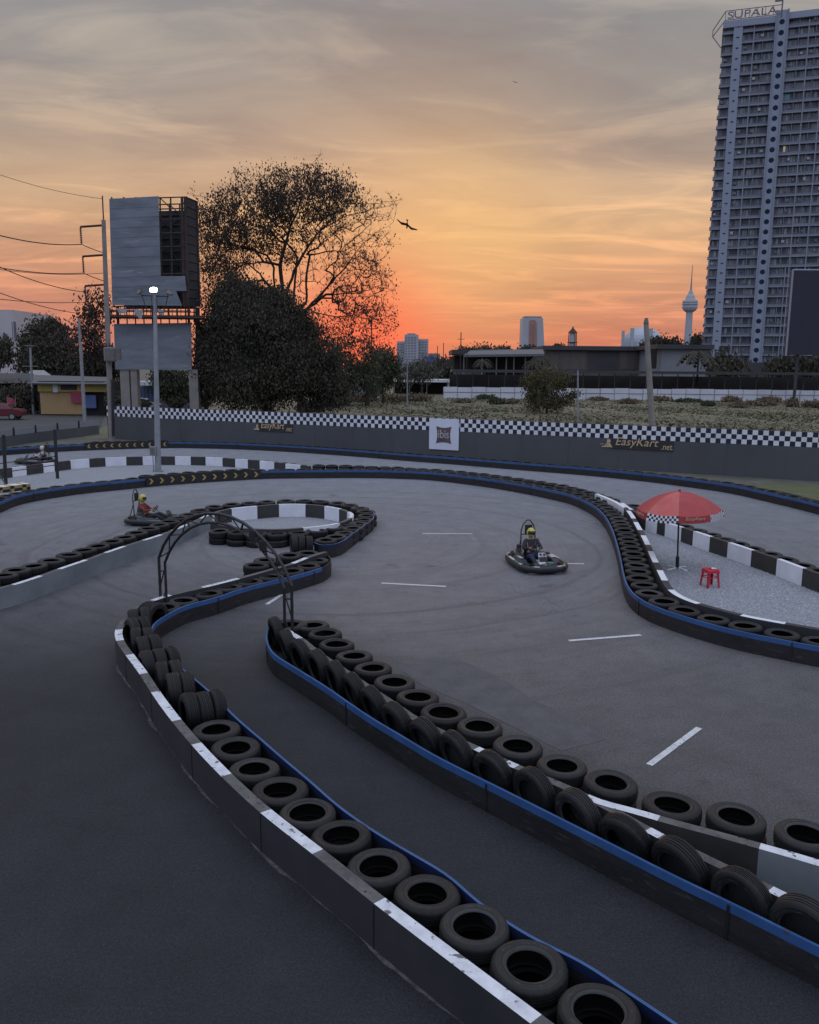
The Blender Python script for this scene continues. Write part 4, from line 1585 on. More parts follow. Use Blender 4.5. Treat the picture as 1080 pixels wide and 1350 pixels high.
def boxpx(mb, x0, y0, x1, y1, Yd, dep, mname, zmin=None, jitter=0):
    """upright box that spans the given columns/rows at distance Yd"""
    a, b = Q(x0, y1, Yd), Q(x1, y0, Yd)
    z0 = a.z if zmin is None else zmin
    z1 = b.z
    mb.box(((a.x + b.x) / 2, Yd + dep / 2, (z0 + z1) / 2), (abs(b.x - a.x), dep, z1 - z0), mname)
    return a.x, b.x, z0, z1


# ------------------------------------------------------------------ lamp pole
base = P(208.5, 622, 0.0)
Yl = base.y
ltop = Q(204, 388, Yl)
root = empty("lamp_post", base, 0, "tall grey floodlight pole with one lit white lamp, standing on the gravel", "lamp post")
H_ = ltop.z


def child_build(mb, name, root, smooth=False):
    o = mb.build(name, None, smooth)
    o.parent = root
    o.matrix_parent_inverse = Matrix.Identity(4)
    inv = Matrix.Translation(-Vector(root.location))
    if root.rotation_euler.z:
        inv = Matrix.Rotation(-root.rotation_euler.z, 4, 'Z') @ inv
    o.data.transform(inv)
    return o


tipx = ltop.x
q = MB()
q.tube([base, Vector((tipx, Yl, H_))], [0.15, 0.075], "steel_grey", 14)
q.box((base.x, Yl, 0.03), (0.42, 0.42, 0.06), "steel_grey")
child_build(q, "pole", root, False)
q = MB()
bx = Vector((base.x - 0.14, Yl - 0.19, 1.02))
q.box(bx, (0.28, 0.17, 0.42), "steel_grey")
q.box(bx + Vector((0, -0.09, 0.0)), (0.22, 0.012, 0.34), "lamp_off")
q.tube([bx + Vector((-0.02, 0, -0.2)), bx + Vector((-0.02, 0.02, -1.0))], 0.02, "lamp_off", 6)
child_build(q, "control_box", root)
ux = 1100 / Yl * 0.98  # px per metre
q = MB()
arm_z = H_ - 0.05
q.tube([(tipx - 0.62, Yl, arm_z), (tipx + 0.64, Yl, arm_z - 0.04)], 0.028, "steel_black", 8)
q.tube([(tipx - 0.60, Yl, arm_z), (tipx - 0.36, Yl, arm_z - 0.75)], 0.02, "steel_black", 6)
q.tube([(tipx + 0.60, Yl, arm_z - 0.04), (tipx + 0.40, Yl, arm_z - 0.75)], 0.02, "steel_black", 6)
q.tube([(tipx - 0.40, Yl, arm_z - 0.75), (tipx + 0.42, Yl, arm_z - 0.75)], 0.02, "steel_black", 6)
q.tube([(tipx - 0.12, Yl - 0.1, arm_z - 0.05), (tipx - 0.12, Yl - 0.1, arm_z - 0.75)], 0.015, "steel_black", 6)
q.tube([(tipx + 0.12, Yl - 0.1, arm_z - 0.05), (tipx + 0.12, Yl - 0.1, arm_z - 0.75)], 0.015, "steel_black", 6)
child_build(q, "crossarm", root)


def flood(c, rz, tilt, lit):
    q = MB()
    M = Matrix.Rotation(rz, 3, 'Z') @ Matrix.Rotation(tilt, 3, 'X')
    def T3(p):
        return M @ Vector(p) + Vector(c)
    # tapered housing with a glass front facing -y
    f = [(-.17, -.05, -.13), (.17, -.05, -.13), (.17, -.05, .13), (-.17, -.05, .13)]
    b = [(-.10, .09, -.08), (.10, .09, -.08), (.10, .09, .08), (-.10, .09, .08)]
    vs = [T3(p) for p in f + b]
    q.add(vs, [(4, 5, 6, 7), (0, 1, 5, 4), (1, 2, 6, 5), (2, 3, 7, 6), (3, 0, 4, 7)], "lamp_off")
    hsg = child_build(q, "floodlight", root)
    q = MB()
    ov = [(0, -.075, 0)] + [(.17 * math.cos(2 * PI * k / 16), -.055, .12 * math.sin(2 * PI * k / 16)) for k in range(16)]
    q.add([T3(p) for p in ov], [(0, 1 + k, 1 + (k + 1) % 16) for k in range(16)], "lamp_glow" if lit else "lamp_off")
    o = q.build("lens")
    o.parent = hsg
    o.matrix_parent_inverse = Matrix.Identity(4)
    o.data.transform(Matrix.Translation(-Vector(root.location)))
    return hsg


flood((tipx, Yl - 0.12, arm_z + 0.22), 0.05, -0.45, True)
flood((tipx - 0.68, Yl, arm_z + 0.14), -0.9, -0.5, False)
flood((tipx + 0.66, Yl, arm_z + 0.12), 0.8, -0.5, False)
ld = bpy.data.lights.new("floodlight_beam", 'SPOT')
ld.energy = 160
ld.color = (1.0, 0.96, 0.88)
ld.spot_size = math.radians(120)
ld.shadow_soft_size = 0.15
lo = bpy.data.objects.new("floodlight_beam", ld)
COL.objects.link(lo)
lo.location = (tipx, Yl - 0.3, arm_z + 0.2)
lo.rotation_euler = Vector((0.0, 0.75, 0.66)).to_track_quat('Z', 'Y').to_euler()

# ------------------------------------------------------------------ utility poles, wires
def utility_pole(name, b, t, r0_, r1_, label, mat="concrete_pole"):
    root = empty(name, b, 0, label, "utility pole")
    q = MB()
    q.tube([b, t], [r0_, r1_], mat, 12)
    child_build(q, "pole", root)
    return root


pb = P(147.5, 583, 0)
Yp = pb.y
ptop = Q(136.5, 290, Yp)
up = utility_pole("power_pole", pb, ptop, 0.19, 0.13, "tall leaning concrete power pole with three stepped arms beside the billboard")
arms = []
for (ax, ay, bxx, byy, insy) in ((106, 299, 135, 297, 322), (109, 338, 138, 336, 360), (112, 377, 141, 375, 398)):
    a, b = Q(ax, ay, Yp - 0.1), Q(bxx, byy, Yp)
    q = MB()
    q.tube([a, b], 0.07, "rust", 6)
    child_build(q, "crossarm", up)
    c = Q(ax + 1.5, insy, Yp - 0.1)
    q = MB()
    nsh = 9
    for k in range(nsh):
        z = a.z - 0.08 - (a.z - c.z - 0.08) * k / nsh
        q.lathe([(0.03, -0.03), (0.10, -0.02), (0.03, 0.03)], "insulator", 8, (a.x + (c.x - a.x) * k / nsh, Yp - 0.1, z))
    q.tube([a, c], 0.035, "insulator", 6)
    child_build(q, "insulator", up)
    arms.append(c)
q = MB()
q.tube([ptop, Q(135, 258, Yp)], 0.04, "rust", 6)
child_build(q, "lightning_rod", up)
for (x, y, w_) in ((145, 467, 0.0),):
    c = Q(x, y, Yp - 0.35)
    q = MB()
    q.lathe([(0, -0.45), (0.36, -0.45), (0.38, -0.38), (0.38, 0.36), (0.33, 0.45), (0, 0.47)], "lamp_off", 14, c)
    for dx in (-0.2, 0.0, 0.2):
        q.lathe([(0.05, 0.45), (0.07, 0.55), (0.03, 0.6), (0.06, 0.66), (0.02, 0.75)], "insulator", 8, c + Vector((dx, 0, 0)))
    q.box(c + Vector((0, 0.3, 0)), (0.9, 0.12, 0.08), "rust")
    q.box(c + Vector((0.5, 0.1, 0.0)), (0.3, 0.4, 0.7), "lamp_off")
    child_build(q, "transformer", up)
q = MB()
q.tube([Q(148.5, 500, Yp - 0.2), Q(149.5, 575, Yp - 0.2)], 0.09, "cable", 8)
child_build(q, "cable_duct", up)


def sag(a, b, s, n=18):
    return [a + (b - a) * (k / n) + Vector((0, 0, -s * 4 * (k / n) * (1 - k / n))) for k in range(n + 1)]


def wire(a, b, s, label, r=0.018, group="overhead wires from the power pole"):
    q = MB()
    q.tube(sag(a, b, s), r, "cable", 5)
    return tag(q.build("overhead_wire"), label, "wire", group)


wire(arms[0], Q(-60, 292, 40), 0.35, "upper overhead wire reaching the pole's top arm", 0.03)
wire(arms[0], Q(136, 333, Yp), 0.03, "short wire looping from the top arm back to the pole", 0.025)
wire(arms[1], Q(-60, 341, 40), 0.25, "overhead wire reaching the pole's middle arm", 0.025)
wire(arms[1], Q(139, 371, Yp), 0.03, "short wire looping from the middle arm back to the pole", 0.025)
wire(Q(112, 385, Yp), Q(-60, 322, 42), 0.4, "steep overhead wire ending at the lowest arm", 0.025)
wire(arms[2], Q(-60, 386, 40), 0.2, "overhead wire running level to the lowest arm", 0.02)
wire(Q(104, 413, 66), Q(-60, 362, 42), 0.3, "steep overhead wire ending at the slim pole's crossarm", 0.025)
wire(Q(136, 262, Yp), Q(-60, 208, 46), 0.3, "thin highest wire leading to the lightning rod", 0.014)
wire(Q(136, 360, Yp), Q(-60, 345, 46), 0.3, "thin overhead wire just under the middle arm", 0.016)

b2 = P(112, 556, 0)
Y2 = b2.y
p2 = utility_pole("power_pole", b2, Q(104, 420, Y2), 0.17, 0.11, "slim pale power pole with insulator crossarms in front of the yellow shop", "steel_grey")
for (x0_, x1_, y_) in ((88, 135, 434), (88, 134, 450)):
    q = MB()
    q.tube([Q(x0_, y_, Y2), Q(x1_, y_, Y2)], 0.05, "rust", 6)
    for k in range(6):
        x_ = x0_ + 2 + (x1_ - x0_ - 4) * k / 5
        c = Q(x_, y_, Y2)
        q.lathe([(0.07, 0.02), (0.10, 0.12), (0.05, 0.2), (0.09, 0.26), (0.03, 0.34)], "insulator", 8, c)
    child_build(q, "crossarm", p2)
b3 = P(44, 546, 0)
Y3 = b3.y
p3 = utility_pole("power_pole", b3, Q(40, 458, Y3), 0.15, 0.11, "short grey pole with small crossarm before the dark round tree", "steel_grey")
for y_, a_, b_ in ((456, 33, 48), (483, 30, 50)):
    q = MB()
    q.tube([Q(a_, y_, Y3), Q(b_, y_, Y3)], 0.06, "lamp_off", 6)
    child_build(q, "crossarm", p3)
for i in range(3):
    wire(Q(90 + i * 8, 432, Y2), Q(42 + i, 457 - i * 2, Y3), 0.2, "low wire strung between the short pole and the slim pole, %s of three" % ORD[i], 0.018, "wires between the small poles")

# field poles
for (bx_, by_, tx_, ty_, r_, lab, mt_) in ((860, 561, 852, 427, 0.30, "thick leaning concrete post standing in the field", "concrete_pole"), (762, 557, 762, 488, 0.09, "thin metal post in the field near the wide bush", "steel_grey"),
                                     (537, 537, 537, 472, 0.10, "thin grey post in the field left of the square sign", "steel_grey")):
    b = P(bx_, by_, 0)
    t_ = Q(tx_, ty_, b.y)
    q = MB()
    q.tube([b, t_], [r_, r_ * 0.75], mt_, 12)
    if r_ > 0.2:
        q.lathe([(r_ * 0.75, -0.02), (r_ * 0.8, 0.1), (r_ * .5, 0.5), (0.0, 0.55)], "lamp_off", 10, t_)
    tag(q.build("field_post"), lab, "post")

# ------------------------------------------------------------------ billboard
YB = 78.0
root = empty("billboard", Q(200, 535, YB), 0, "big derelict billboard tower with torn grey sheets and bare rusty frame", "billboard")
root.location.z = 0
dep = 3.2


def BQ(x, y, dy=0.0):
    return Q(x, y, YB + dy) if dy == 0 else (lambda p: Vector((p.x, YB + dy, p.z)))(Q(x, y, YB))


def plate(pts, mname, name, th=0.06):
    q = MB()
    pp = [BQ(x, y) for x, y in pts]
    n_ = len(pp)
    vs = pp + [p + Vector((0, th, 0)) for p in pp]
    fs = [tuple(range(n_)), tuple(range(2 * n_ - 1, n_ - 1, -1))] + [(i, n_ + i, n_ + (i + 1) % n_, (i + 1) % n_) for i in range(n_)]
    q.add(vs, fs, mname)
    return fix_normals(child_build(q, name, root))


plate([(144, 262), (209, 258.5), (212, 364), (244, 364), (246, 383.5), (232, 383.5), (240, 403), (148, 402)], "sheet_metal", "upper_sheet")
plate([(150, 427), (252, 425.5), (253, 488), (152, 487)], "sheet_metal", "lower_sheet")
# sheet ribs
q = MB()
for k in range(1, 11):
    y_ = 262 + k * 13
    a, b = BQ(144.8 + k * 0.35, y_), BQ(209.5 + k * .25, y_ - 3)
    q.tube([a + Vector((0, -0.012, 0)), b + Vector((0, -0.012, 0))], 0.012, "sheet_metal", 4)
child_build(q, "sheet_seam", root)
q = MB()
# lattice frame behind the sheet and bare on the right
for x_ in (146, 162, 178, 194, 210, 224, 239, 243):
    for dy in (0.25, dep):
        xx = x_ + 3
        q.tube([BQ(x_, 259, dy), BQ(xx, 404, dy)], 0.075 if x_ < 235 else 0.13, "rust" if x_ != 224 else "dark_void", 5)
for y_ in (261, 276, 290, 308, 326, 344, 362, 383, 403):
    for dy in (0.2, dep):
        q.tube([BQ(146, y_ + 1, dy), BQ(246, y_ - 2, dy)], 0.06, "dark_void", 5)
for i, y_ in enumerate((261, 290, 326, 362)):
    q.tube([BQ(211, y_, dep), BQ(241, y_ + 30, dep)], 0.05, "dark_void", 5)
    q.tube([BQ(241, y_, dep), BQ(211, y_ + 30, dep)], 0.05, "dark_void", 5)
    for x_ in (146, 178, 211, 242):
        q.tube([BQ(x_, y_, 0.25), BQ(x_, y_ + 4, dep)], 0.05, "dark_void", 5)
child_build(q, "lattice_frame", root)
# the rear face and side face that close the box
q = MB()
pp = [BQ(x, y, dep + 0.1) for x, y in ((147, 270), (240, 268), (243, 404), (150, 404))]
q.quad(*pp, "dark_void")
child_build(q, "rear_sheet", root)
q = MB()
a0, a1 = BQ(243.5, 258.5, 0.3), BQ(247.5, 403, 0.3)
b0, b1 = BQ(254, 261, 1.6), BQ(258, 403, 1.6)
q.quad(a0, a1, b1, b0, "dark_void")
for k in range(12):
    f0 = k / 12
    q.tube([a0.lerp(a1, f0) + Vector((0, -0.05, 0)), b0.lerp(b1, f0) + Vector((0, -0.05, 0))], 0.05, "rust", 4)
q.tube([a0 + Vector((0, -0.08, 0)), a1 + Vector((0, -0.08, 0))], 0.12, "rust", 5)
q.tube([b0 + Vector((0, -0.08, 0)), b1 + Vector((0, -0.08, 0))], 0.1, "rust", 5)
child_build(q, "side_sheet", root)
q = MB()
for dy in (-1.1, 0.6):
    q.tube([BQ(140, 418, dy), BQ(272, 420, dy)], 0.1, "rust", 6)
    q.tube([BQ(142, 410, dy), BQ(256, 411, dy)], 0.05, "rust", 5)
q.box((BQ(206, 416, 0).x, YB - 0.2, BQ(206, 417, 0).z), (8.6, 1.7, 0.10), "rust")
for k in range(22):
    x_ = 142 + k * 5.6
    q.tube([BQ(x_, 405, -1.1), BQ(x_, 422, -1.1)], 0.035, "rust", 4)
    if k % 2 == 0:
        q.tube([BQ(x_, 405, 0.5), BQ(x_ + 1, 427, 0.5)], 0.06, "rust", 4)
child_build(q, "catwalk", root)
q = MB()
for (x_, y_, w_, h_) in ((166, 411, 1.1, 0.5), (188, 415, 0.9, 0.9), (217, 413, 0.7, 0.6)):
    c = BQ(x_, y_, -1.15)
    q = MB()
    q.add([c + Vector((-w_ / 2, 0, h_ / 2)), c + Vector((w_ / 2, -0.05, h_ / 3)), c + Vector((w_ / 3, -0.1, -h_ / 2)), c + Vector((-w_ / 4, 0.02, -h_ / 3))], [(0, 3, 2, 1)], "awning_grey")
    child_build(q, "torn_sheet", root)
for (x_, dx) in ((163, 6.5), (175, 4.5), (254, 6.5)):
    q = MB()
    t_, b_ = BQ(x_, 487, 0.5), BQ(x_ + 1, 530, 0.5)
    wd = dx * 2 * YB / 1100
    q.box((t_.x, YB + 0.6, t_.z / 2), (wd * 0.9, 0.9, t_.z), "concrete_pole")
    child_build(q, "column", root)
for x_ in (153, 200, 247, 256):
    q = MB()
    q.tube([BQ(x_, 404, 0.5 if x_ < 250 else 1.2), BQ(x_ + 1, 488, 0.5 if x_ < 250 else 1.2)], 0.12 if x_ < 250 else .22, "rust" if x_ < 250 else "dark_void", 6)
    child_build(q, "post", root)

# ------------------------------------------------------------------ truss arch over the near lane
La = P(215.5, 787, HW)
Ra = P(380.5, 828, HW)
La.z = 0
Ra.z = 0
ax = (Ra - La)
span = ax.length
ax.normalize()
mid = (La + Ra) / 2
ah = 0.09   # half chord spacing


def AP(u, z):
    return Vector((mid.x, mid.y, 0)) + ax * u + Vector((0, 0, z))


root = empty("arch", (mid.x, mid.y, 0), 0, "black steel lattice arch spanning the near lane between two tyre islands", "arch")
hs = span / 2
outer, inner = [], []
n_a = 15
HC, HA = 1.20, 2.24
rise_ = HA - HC
Rc = (hs * hs + rise_ * rise_) / (2 * rise_)
th0 = math.asin(hs / Rc)
for k in range(n_a):
    a = -th0 + 2 * th0 * k / (n_a - 1)
    uo, zo = (Rc + 0.07) * math.sin(a), HA - Rc + (Rc + 0.07) * math.cos(a)
    ui, zi = (Rc - 0.10) * math.sin(a), HA - Rc + (Rc - 0.10) * math.cos(a)
    outer.append(AP(max(-hs - ah, min(hs + ah, uo * (hs + ah) / (hs + 0.05))), zo))
    inner.append(AP(ui * (hs - ah) / ((Rc - 0.10) * math.sin(th0)), zi))
o_l = [AP(-(hs + ah), 0.0)] + outer + [AP(hs + ah, 0.0)]
i_l = [AP(-(hs - ah), 0.0)] + inner + [AP(hs - ah, 0.0)]
q = MB()
q.tube(o_l, 0.030, "steel_black", 8)
child_build(q, "outer_chord", root)
q = MB()
q.tube(i_l, 0.028, "steel_black", 8)
child_build(q, "inner_chord", root)
q = MB()
for k in range(n_a - 1):
    if k % 2 == 0:
        q.tube([outer[k], inner[k + 1]], 0.014, "steel_black", 6)
    else:
        q.tube([inner[k], outer[k + 1]], 0.014, "steel_black", 6)
    if k in (4, 7, 9, 11):
        q.tube([outer[k], inner[k]], 0.022, "steel_black", 6)
for sgn in (-1, 1):
    zs = [0.2, 0.62, 1.08]
    for j in range(2):
        q.tube([AP(sgn * (hs + ah), zs[j]), AP(sgn * (hs - ah), zs[j + 1])], 0.013, "steel_black", 6)
    for z in (0.40, 0.98):
        q.tube([AP(sgn * (hs + ah), z), AP(sgn * (hs - ah), z)], 0.02, "steel_black", 6)
child_build(q, "lacing", root)
for (kk_, dz) in ((11, 0), (10, 0)):
    q = MB()
    c = (outer[kk_] + inner[kk_]) / 2
    q.box(c + Vector((0, -0.03, 0)), (0.12, 0.1, 0.17), "steel_black")
    q.tube([c, c + Vector((0.05, -0.05, -0.16))], 0.03, "steel_black", 6)
    child_build(q, "spotlight", root)

# ------------------------------------------------------------------ umbrella
ub = P(893, 750, 0)
root = empty("garden_umbrella", (ub.x, ub.y, 0), 0.12, "red garden umbrella with chequered valance panels standing on the gravel bay", "umbrella")


def UB(mb, name, smooth=False, par=None):
    o = mb.build(name, par or root, smooth)
    return o


UH = Q(893, 648, ub.y).z
UR = 1.03
q = MB()
q.tube([(0, 0, 0), (0, 0, UH - 0.02)], 0.022, "steel_black", 10)
q.tube([(0, 0, 0.0), (0, 0, 0.32)], 0.045, "steel_black", 10)
UB(q, "pole")
q = MB()
for k in range(4):
    a = k * PI / 2 + 0.4
    q.tube([(0, 0, 0.03), (0.28 * math.cos(a), 0.28 * math.sin(a), 0.025)], 0.02, "white_plastic", 6)
    q.lathe([(0, 0), (0.05, 0.0), (0.05, 0.02), (0, 0.03)], "white_plastic", 8, (0.28 * math.cos(a), 0.28 * math.sin(a), 0.01))
UB(q, "foot")
NG = 8
rimz = UH - 0.42
base_rot = 0.349


def dome(r):
    t_ = r / UR
    return UH - 0.44 * (t_ ** 2.1) - 0.0


for k in range(NG):
    a0, a1 = base_rot + 2 * PI * k / NG, base_rot + 2 * PI * (k + 1) / NG
    q = MB()
    nr, na = 8, 6
    vs = []
    for i in range(nr + 1):
        r = UR * i / nr
        for j in range(na + 1):
            f = j / na
            p0 = Vector((math.cos(a0) * r, math.sin(a0) * r, dome(r)))
            p1 = Vector((math.cos(a1) * r, math.sin(a1) * r, dome(r)))
            p = p0.lerp(p1, f)
            p.z -= 0.035 * math.sin(PI * f) * (i / nr) ** 1.2
            vs.append(p)
    fs = []
    for i in range(nr):
        for j in range(na):
            a = i * (na + 1) + j
            fs.append((a, a + 1, a + na + 2, a + na + 1))
    # camera side is -y (angle -90 deg)
    am = (a0 + a1) / 2
    pale = k in (4,)
    q.add(vs, fs, "umbrella_pale" if pale else "umbrella_red")
    cg = UB(q, "canopy_gore", True)
    # valance: hanging strip
    q = MB()
    chk = k in (4, 6)
    edge_ = vs[-(na + 1):]
    nc = 14 if chk else 6
    for j in range(nc):
        f0, f1 = j / nc, (j + 1) / nc
        def ep(f):
            x = f * na
            i0 = min(int(x), na - 1)
            return edge_[i0].lerp(edge_[i0 + 1], x - i0)
        rows = 3 if chk else 1
        for rr in range(rows):
            z0_, z1_ = -0.17 * rr / rows, -0.17 * (rr + 1) / rows
            e0, e1 = ep(f0), ep(f1)
            mn = ("check_white" if (j + rr) % 2 == 0 else "check_black") if chk else "umbrella_red"
            o_ = 1.0 + 0.015 * (rr + 1)
            q.quad(Vector((e0.x * o_, e0.y * o_, e0.z + z1_)), Vector((e1.x * o_, e1.y * o_, e1.z + z1_)), Vector((e1.x * (o_ - .015), e1.y * (o_ - .015), e1.z + z0_)),
                   Vector((e0.x * (o_ - .015), e0.y * (o_ - .015), e0.z + z0_)), mn)
    vl = UB(q, "valance")
    if k in (5, 3):
        pa_, pb_ = edge_[0], edge_[-1]
        t3 = (pb_ - pa_)
        L3 = t3.length
        t3.normalize()
        out3 = Vector((math.cos(am), math.sin(am), 0))
        org = pa_ + t3 * L3 * 0.2 + Vector((0, 0, -0.135)) + out3 * 0.05
        place_text("EasyKart", "gold", org, t3, L3 * 0.62, 0.10, vl, shear=0.2, extrude=0.002)
q = MB()
for k in range(NG):
    a = base_rot + 2 * PI * k / NG
    q.tube([(0.02 * math.cos(a), 0.02 * math.sin(a), UH - 0.03), (UR * .5 * math.cos(a), UR * .5 * math.sin(a), dome(UR * .5) - .015), (UR * math.cos(a), UR * math.sin(a), dome(UR) - .012)], 0.008, "steel_black", 5)
    q.tube([(0.03 * math.cos(a), 0.03 * math.sin(a), UH - 0.55), (UR * .52 * math.cos(a), UR * .52 * math.sin(a), dome(UR * .52) - .02)], 0.007, "steel_black", 5)
UB(q, "rib")
q = MB()
q.lathe([(0.0, 0.06), (0.03, 0.05), (0.04, 0.0), (0.055, -0.015), (0, -0.015)], "umbrella_red", 10, (0, 0, UH + 0.01))
UB(q, "finial")

root.rotation_euler = (0, -0.035, 0.12)

# ------------------------------------------------------------------ red plastic stool
sp_ = P(935.5, 774, 0)
root = empty("plastic_stool", (sp_.x, sp_.y, 0), 0.25, "small red plastic stool with a white scrap on its seat, on the gravel", "stool")
q = MB()
hS = 0.44
# square seat with rounded corners and rim
def rrect(w, r, n=5):
    out = []
    for cx, cy, a0 in ((w - r, w - r, 0), (-w + r, w - r, PI / 2), (-w + r, -w + r, PI), (w - r, -w + r, 1.5 * PI)):
        for i in range(n + 1):
            a = a0 + PI / 2 * i / n
            out.append((cx + r * math.cos(a), cy + r * math.sin(a)))
    return out
r1, r2, r3 = rrect(0.145, 0.05), rrect(0.155, 0.055), rrect(0.165, 0.055)
n_ = len(r1)
vs = [(x, y, hS) for x, y in r1] + [(x, y, hS - 0.01) for x, y in r2] + [(x, y, hS - 0.075) for x, y in r3]
fs = [tuple(range(n_))]
for a in (0, 1):
    for i in range(n_):
        j = (i + 1) % n_
        fs.append((a * n_ + i, (a + 1) * n_ + i, (a + 1) * n_ + j, a * n_ + j))
q.add(vs, fs, "plastic_red")
q.add([(x * .3, y * .3, hS + 0.002) for x, y in r1], [tuple(range(n_))], "shade_dark")
fix_normals(q.build("seat", root))
for sx, sy in ((1, 1), (-1, 1), (-1, -1), (1, -1)):
    q = MB()
    t0 = Vector((sx * 0.128, sy * 0.128, hS - 0.06))
    t1 = Vector((sx * 0.158, sy * 0.158, 0.0))
    w0, w1 = 0.05, 0.032
    vs = []
    for c, w_ in ((t0, w0), (t1, w1)):
        vs += [c + Vector((sx * .008, sy * .008, 0)), c + Vector((-sx * w_, sy * .008, 0)), c + Vector((-sx * w_, -sy * .006, 0)), c + Vector((-sx * .006, -sy * .006, 0)),
               c + Vector((-sx * .006, -sy * w_, 0)), c + Vector((sx * .008, -sy * w_, 0))]
    fs = [(i, (i + 1) % 6, 6 + (i + 1) % 6, 6 + i) for i in range(6)] + [(0, 1, 2, 3, 4, 5), (6, 7, 8, 9, 10, 11)]
    q.add(vs, fs, "plastic_red")
    fix_normals(q.build("leg", root))
q = MB()
w_ = 0.136
for (a, b) in (((-w_, -w_), (w_, -w_)), ((w_, -w_), (w_, w_)), ((w_, w_), (-w_, w_)), ((-w_, w_), (-w_, -w_))):
    q.tube([(a[0], a[1], 0.25), (b[0], b[1], 0.25)], 0.011, "plastic_red", 6)
q.build("stretcher", root)
q = MB()
c = Vector((sp_.x + 0.07, sp_.y + 0.02, hS + 0.006))
q.add([c + Vector(v) for v in ((-.07, -.05, 0), (.06, -.06, 0.004), (.08, .04, 0.0), (-.02, .06, 0.01))], [(0, 1, 2, 3)], "white_plastic")
tag(q.build("paper_scrap"), "white scrap of paper lying on the red stool", "paper")

# ------------------------------------------------------------------ left edge: rail fence, striped barrier, low wall
root = empty("rail_fence", P(5, 640, 0), 0, "black steel posts with thin rails at the frame's edge on the gravel", "fence")
fpts = []
for (x_, yb, yt) in ((8, 642, 573), (76, 631, 566)):
    b = P(x_, yb, 0)
    t_ = Q(x_ - (3.5 if x_ < 50 else 4), yt, b.y)
    q = MB()
    q.tube([b, t_], 0.075, "steel_black", 8)
    child_build(q, "post", root)
    fpts.append((b, t_))
ext = fpts[0][0] + (fpts[0][0] - fpts[1][0]) * 0.9
for z in (0.62, 1.0):
    q = MB()
    a = fpts[1][0] + Vector((0, 0, z))
    b = ext + Vector((0, 0, z))
    q.tube([a, b], 0.02, "steel_black", 6)
    child_build(q, "rail", root)
q = MB()
q.tube([P(15, 650, 0.05), Q(-8, 615, fpts[0][0].y)], 0.03, "steel_black", 6)
child_build(q, "brace", root)

# striped barrier lying on the tyre row
pth = [P(x, y, HT + 0.2) for x, y in ((-25, 646), (8, 641.5), (24, 639.5), (40, 637.5))]
mb = MB()
for i in range(len(pth) - 1):
    a, b = pth[i], pth[i + 1]
    n2 = Vector((-(b - a).y, (b - a).x, 0)).normalized()
    L3 = (b - a).length
    m_ = max(1, int(L3 / 0.13))
    for k in range(m_):
        p0, p1 = a.lerp(b, k / m_), a.lerp(b, (k + 1) / m_)
        for r_ in range(2):
            zt, zb = p0.z - 0.11 * r_, p0.z - 0.11 * (r_ + 1)
            mn = "chevron_yellow" if (k + r_) % 2 == 0 else "check_black"
            mb.quad((p0.x, p0.y, zb), (p1.x, p1.y, zb), (p1.x, p1.y, zt), (p0.x, p0.y, zt), mn)
        p0b, p1b = p0 + n2 * 0.5, p1 + n2 * 0.5
        mn = "white_plastic" if k % 2 == 0 else "chevron_yellow"
        mb.quad(p0, p1, p1b, p0b, mn)
    q_ = [a + n2 * .5, b + n2 * .5]
    mb.quad(q_[0], q_[1], q_[1] - Vector((0, 0, .2)), q_[0] - Vector((0, 0, .2)), "check_black")
bl = mb.build("striped_barrier")
tag(bl, "yellow and black striped barrier lying on the tyres at the frame's edge", "barrier")

# low grey wall with pale slatted fence leading to the road
lw = [P(x, y, 0) for x, y in ((-60, 598), (0, 590), (60, 581), (131, 572))]
pth = np.array([(p.x, p.y) for p in lw])
hwl = 0.62
lowp_ = resample(pth, 1.0)
w_ = strip_obj("boundary_wall", lowp_, 0, 0.14, -0.02, hwl, "concrete_wall", "concrete_wall")
tag(w_, "low grey wall at the frame's edge topped by a pale fence", "wall")
root = empty("panel_fence", (lowp_[-1][0], lowp_[-1][1], 0), 0, "pale low fence with dark posts on the grey wall beside the road", "fence")
q = MB()
strip(q, lowp_, 0.04, 0.08, hwl + 0.004, hwl + 0.40, "hall_wall_pale", "hall_wall_pale")
child_build(q, "fence_panel", root)
LL = arclen(lowp_)
for s in np.arange(0.5, LL[-1], 2.4):
    (x, y), a = at_s(lowp_, s)
    q = MB()
    q.box((x, y, hwl + 0.25), (0.08, 0.08, 0.5), "steel_black", rot=a)
    child_build(q, "post", root)

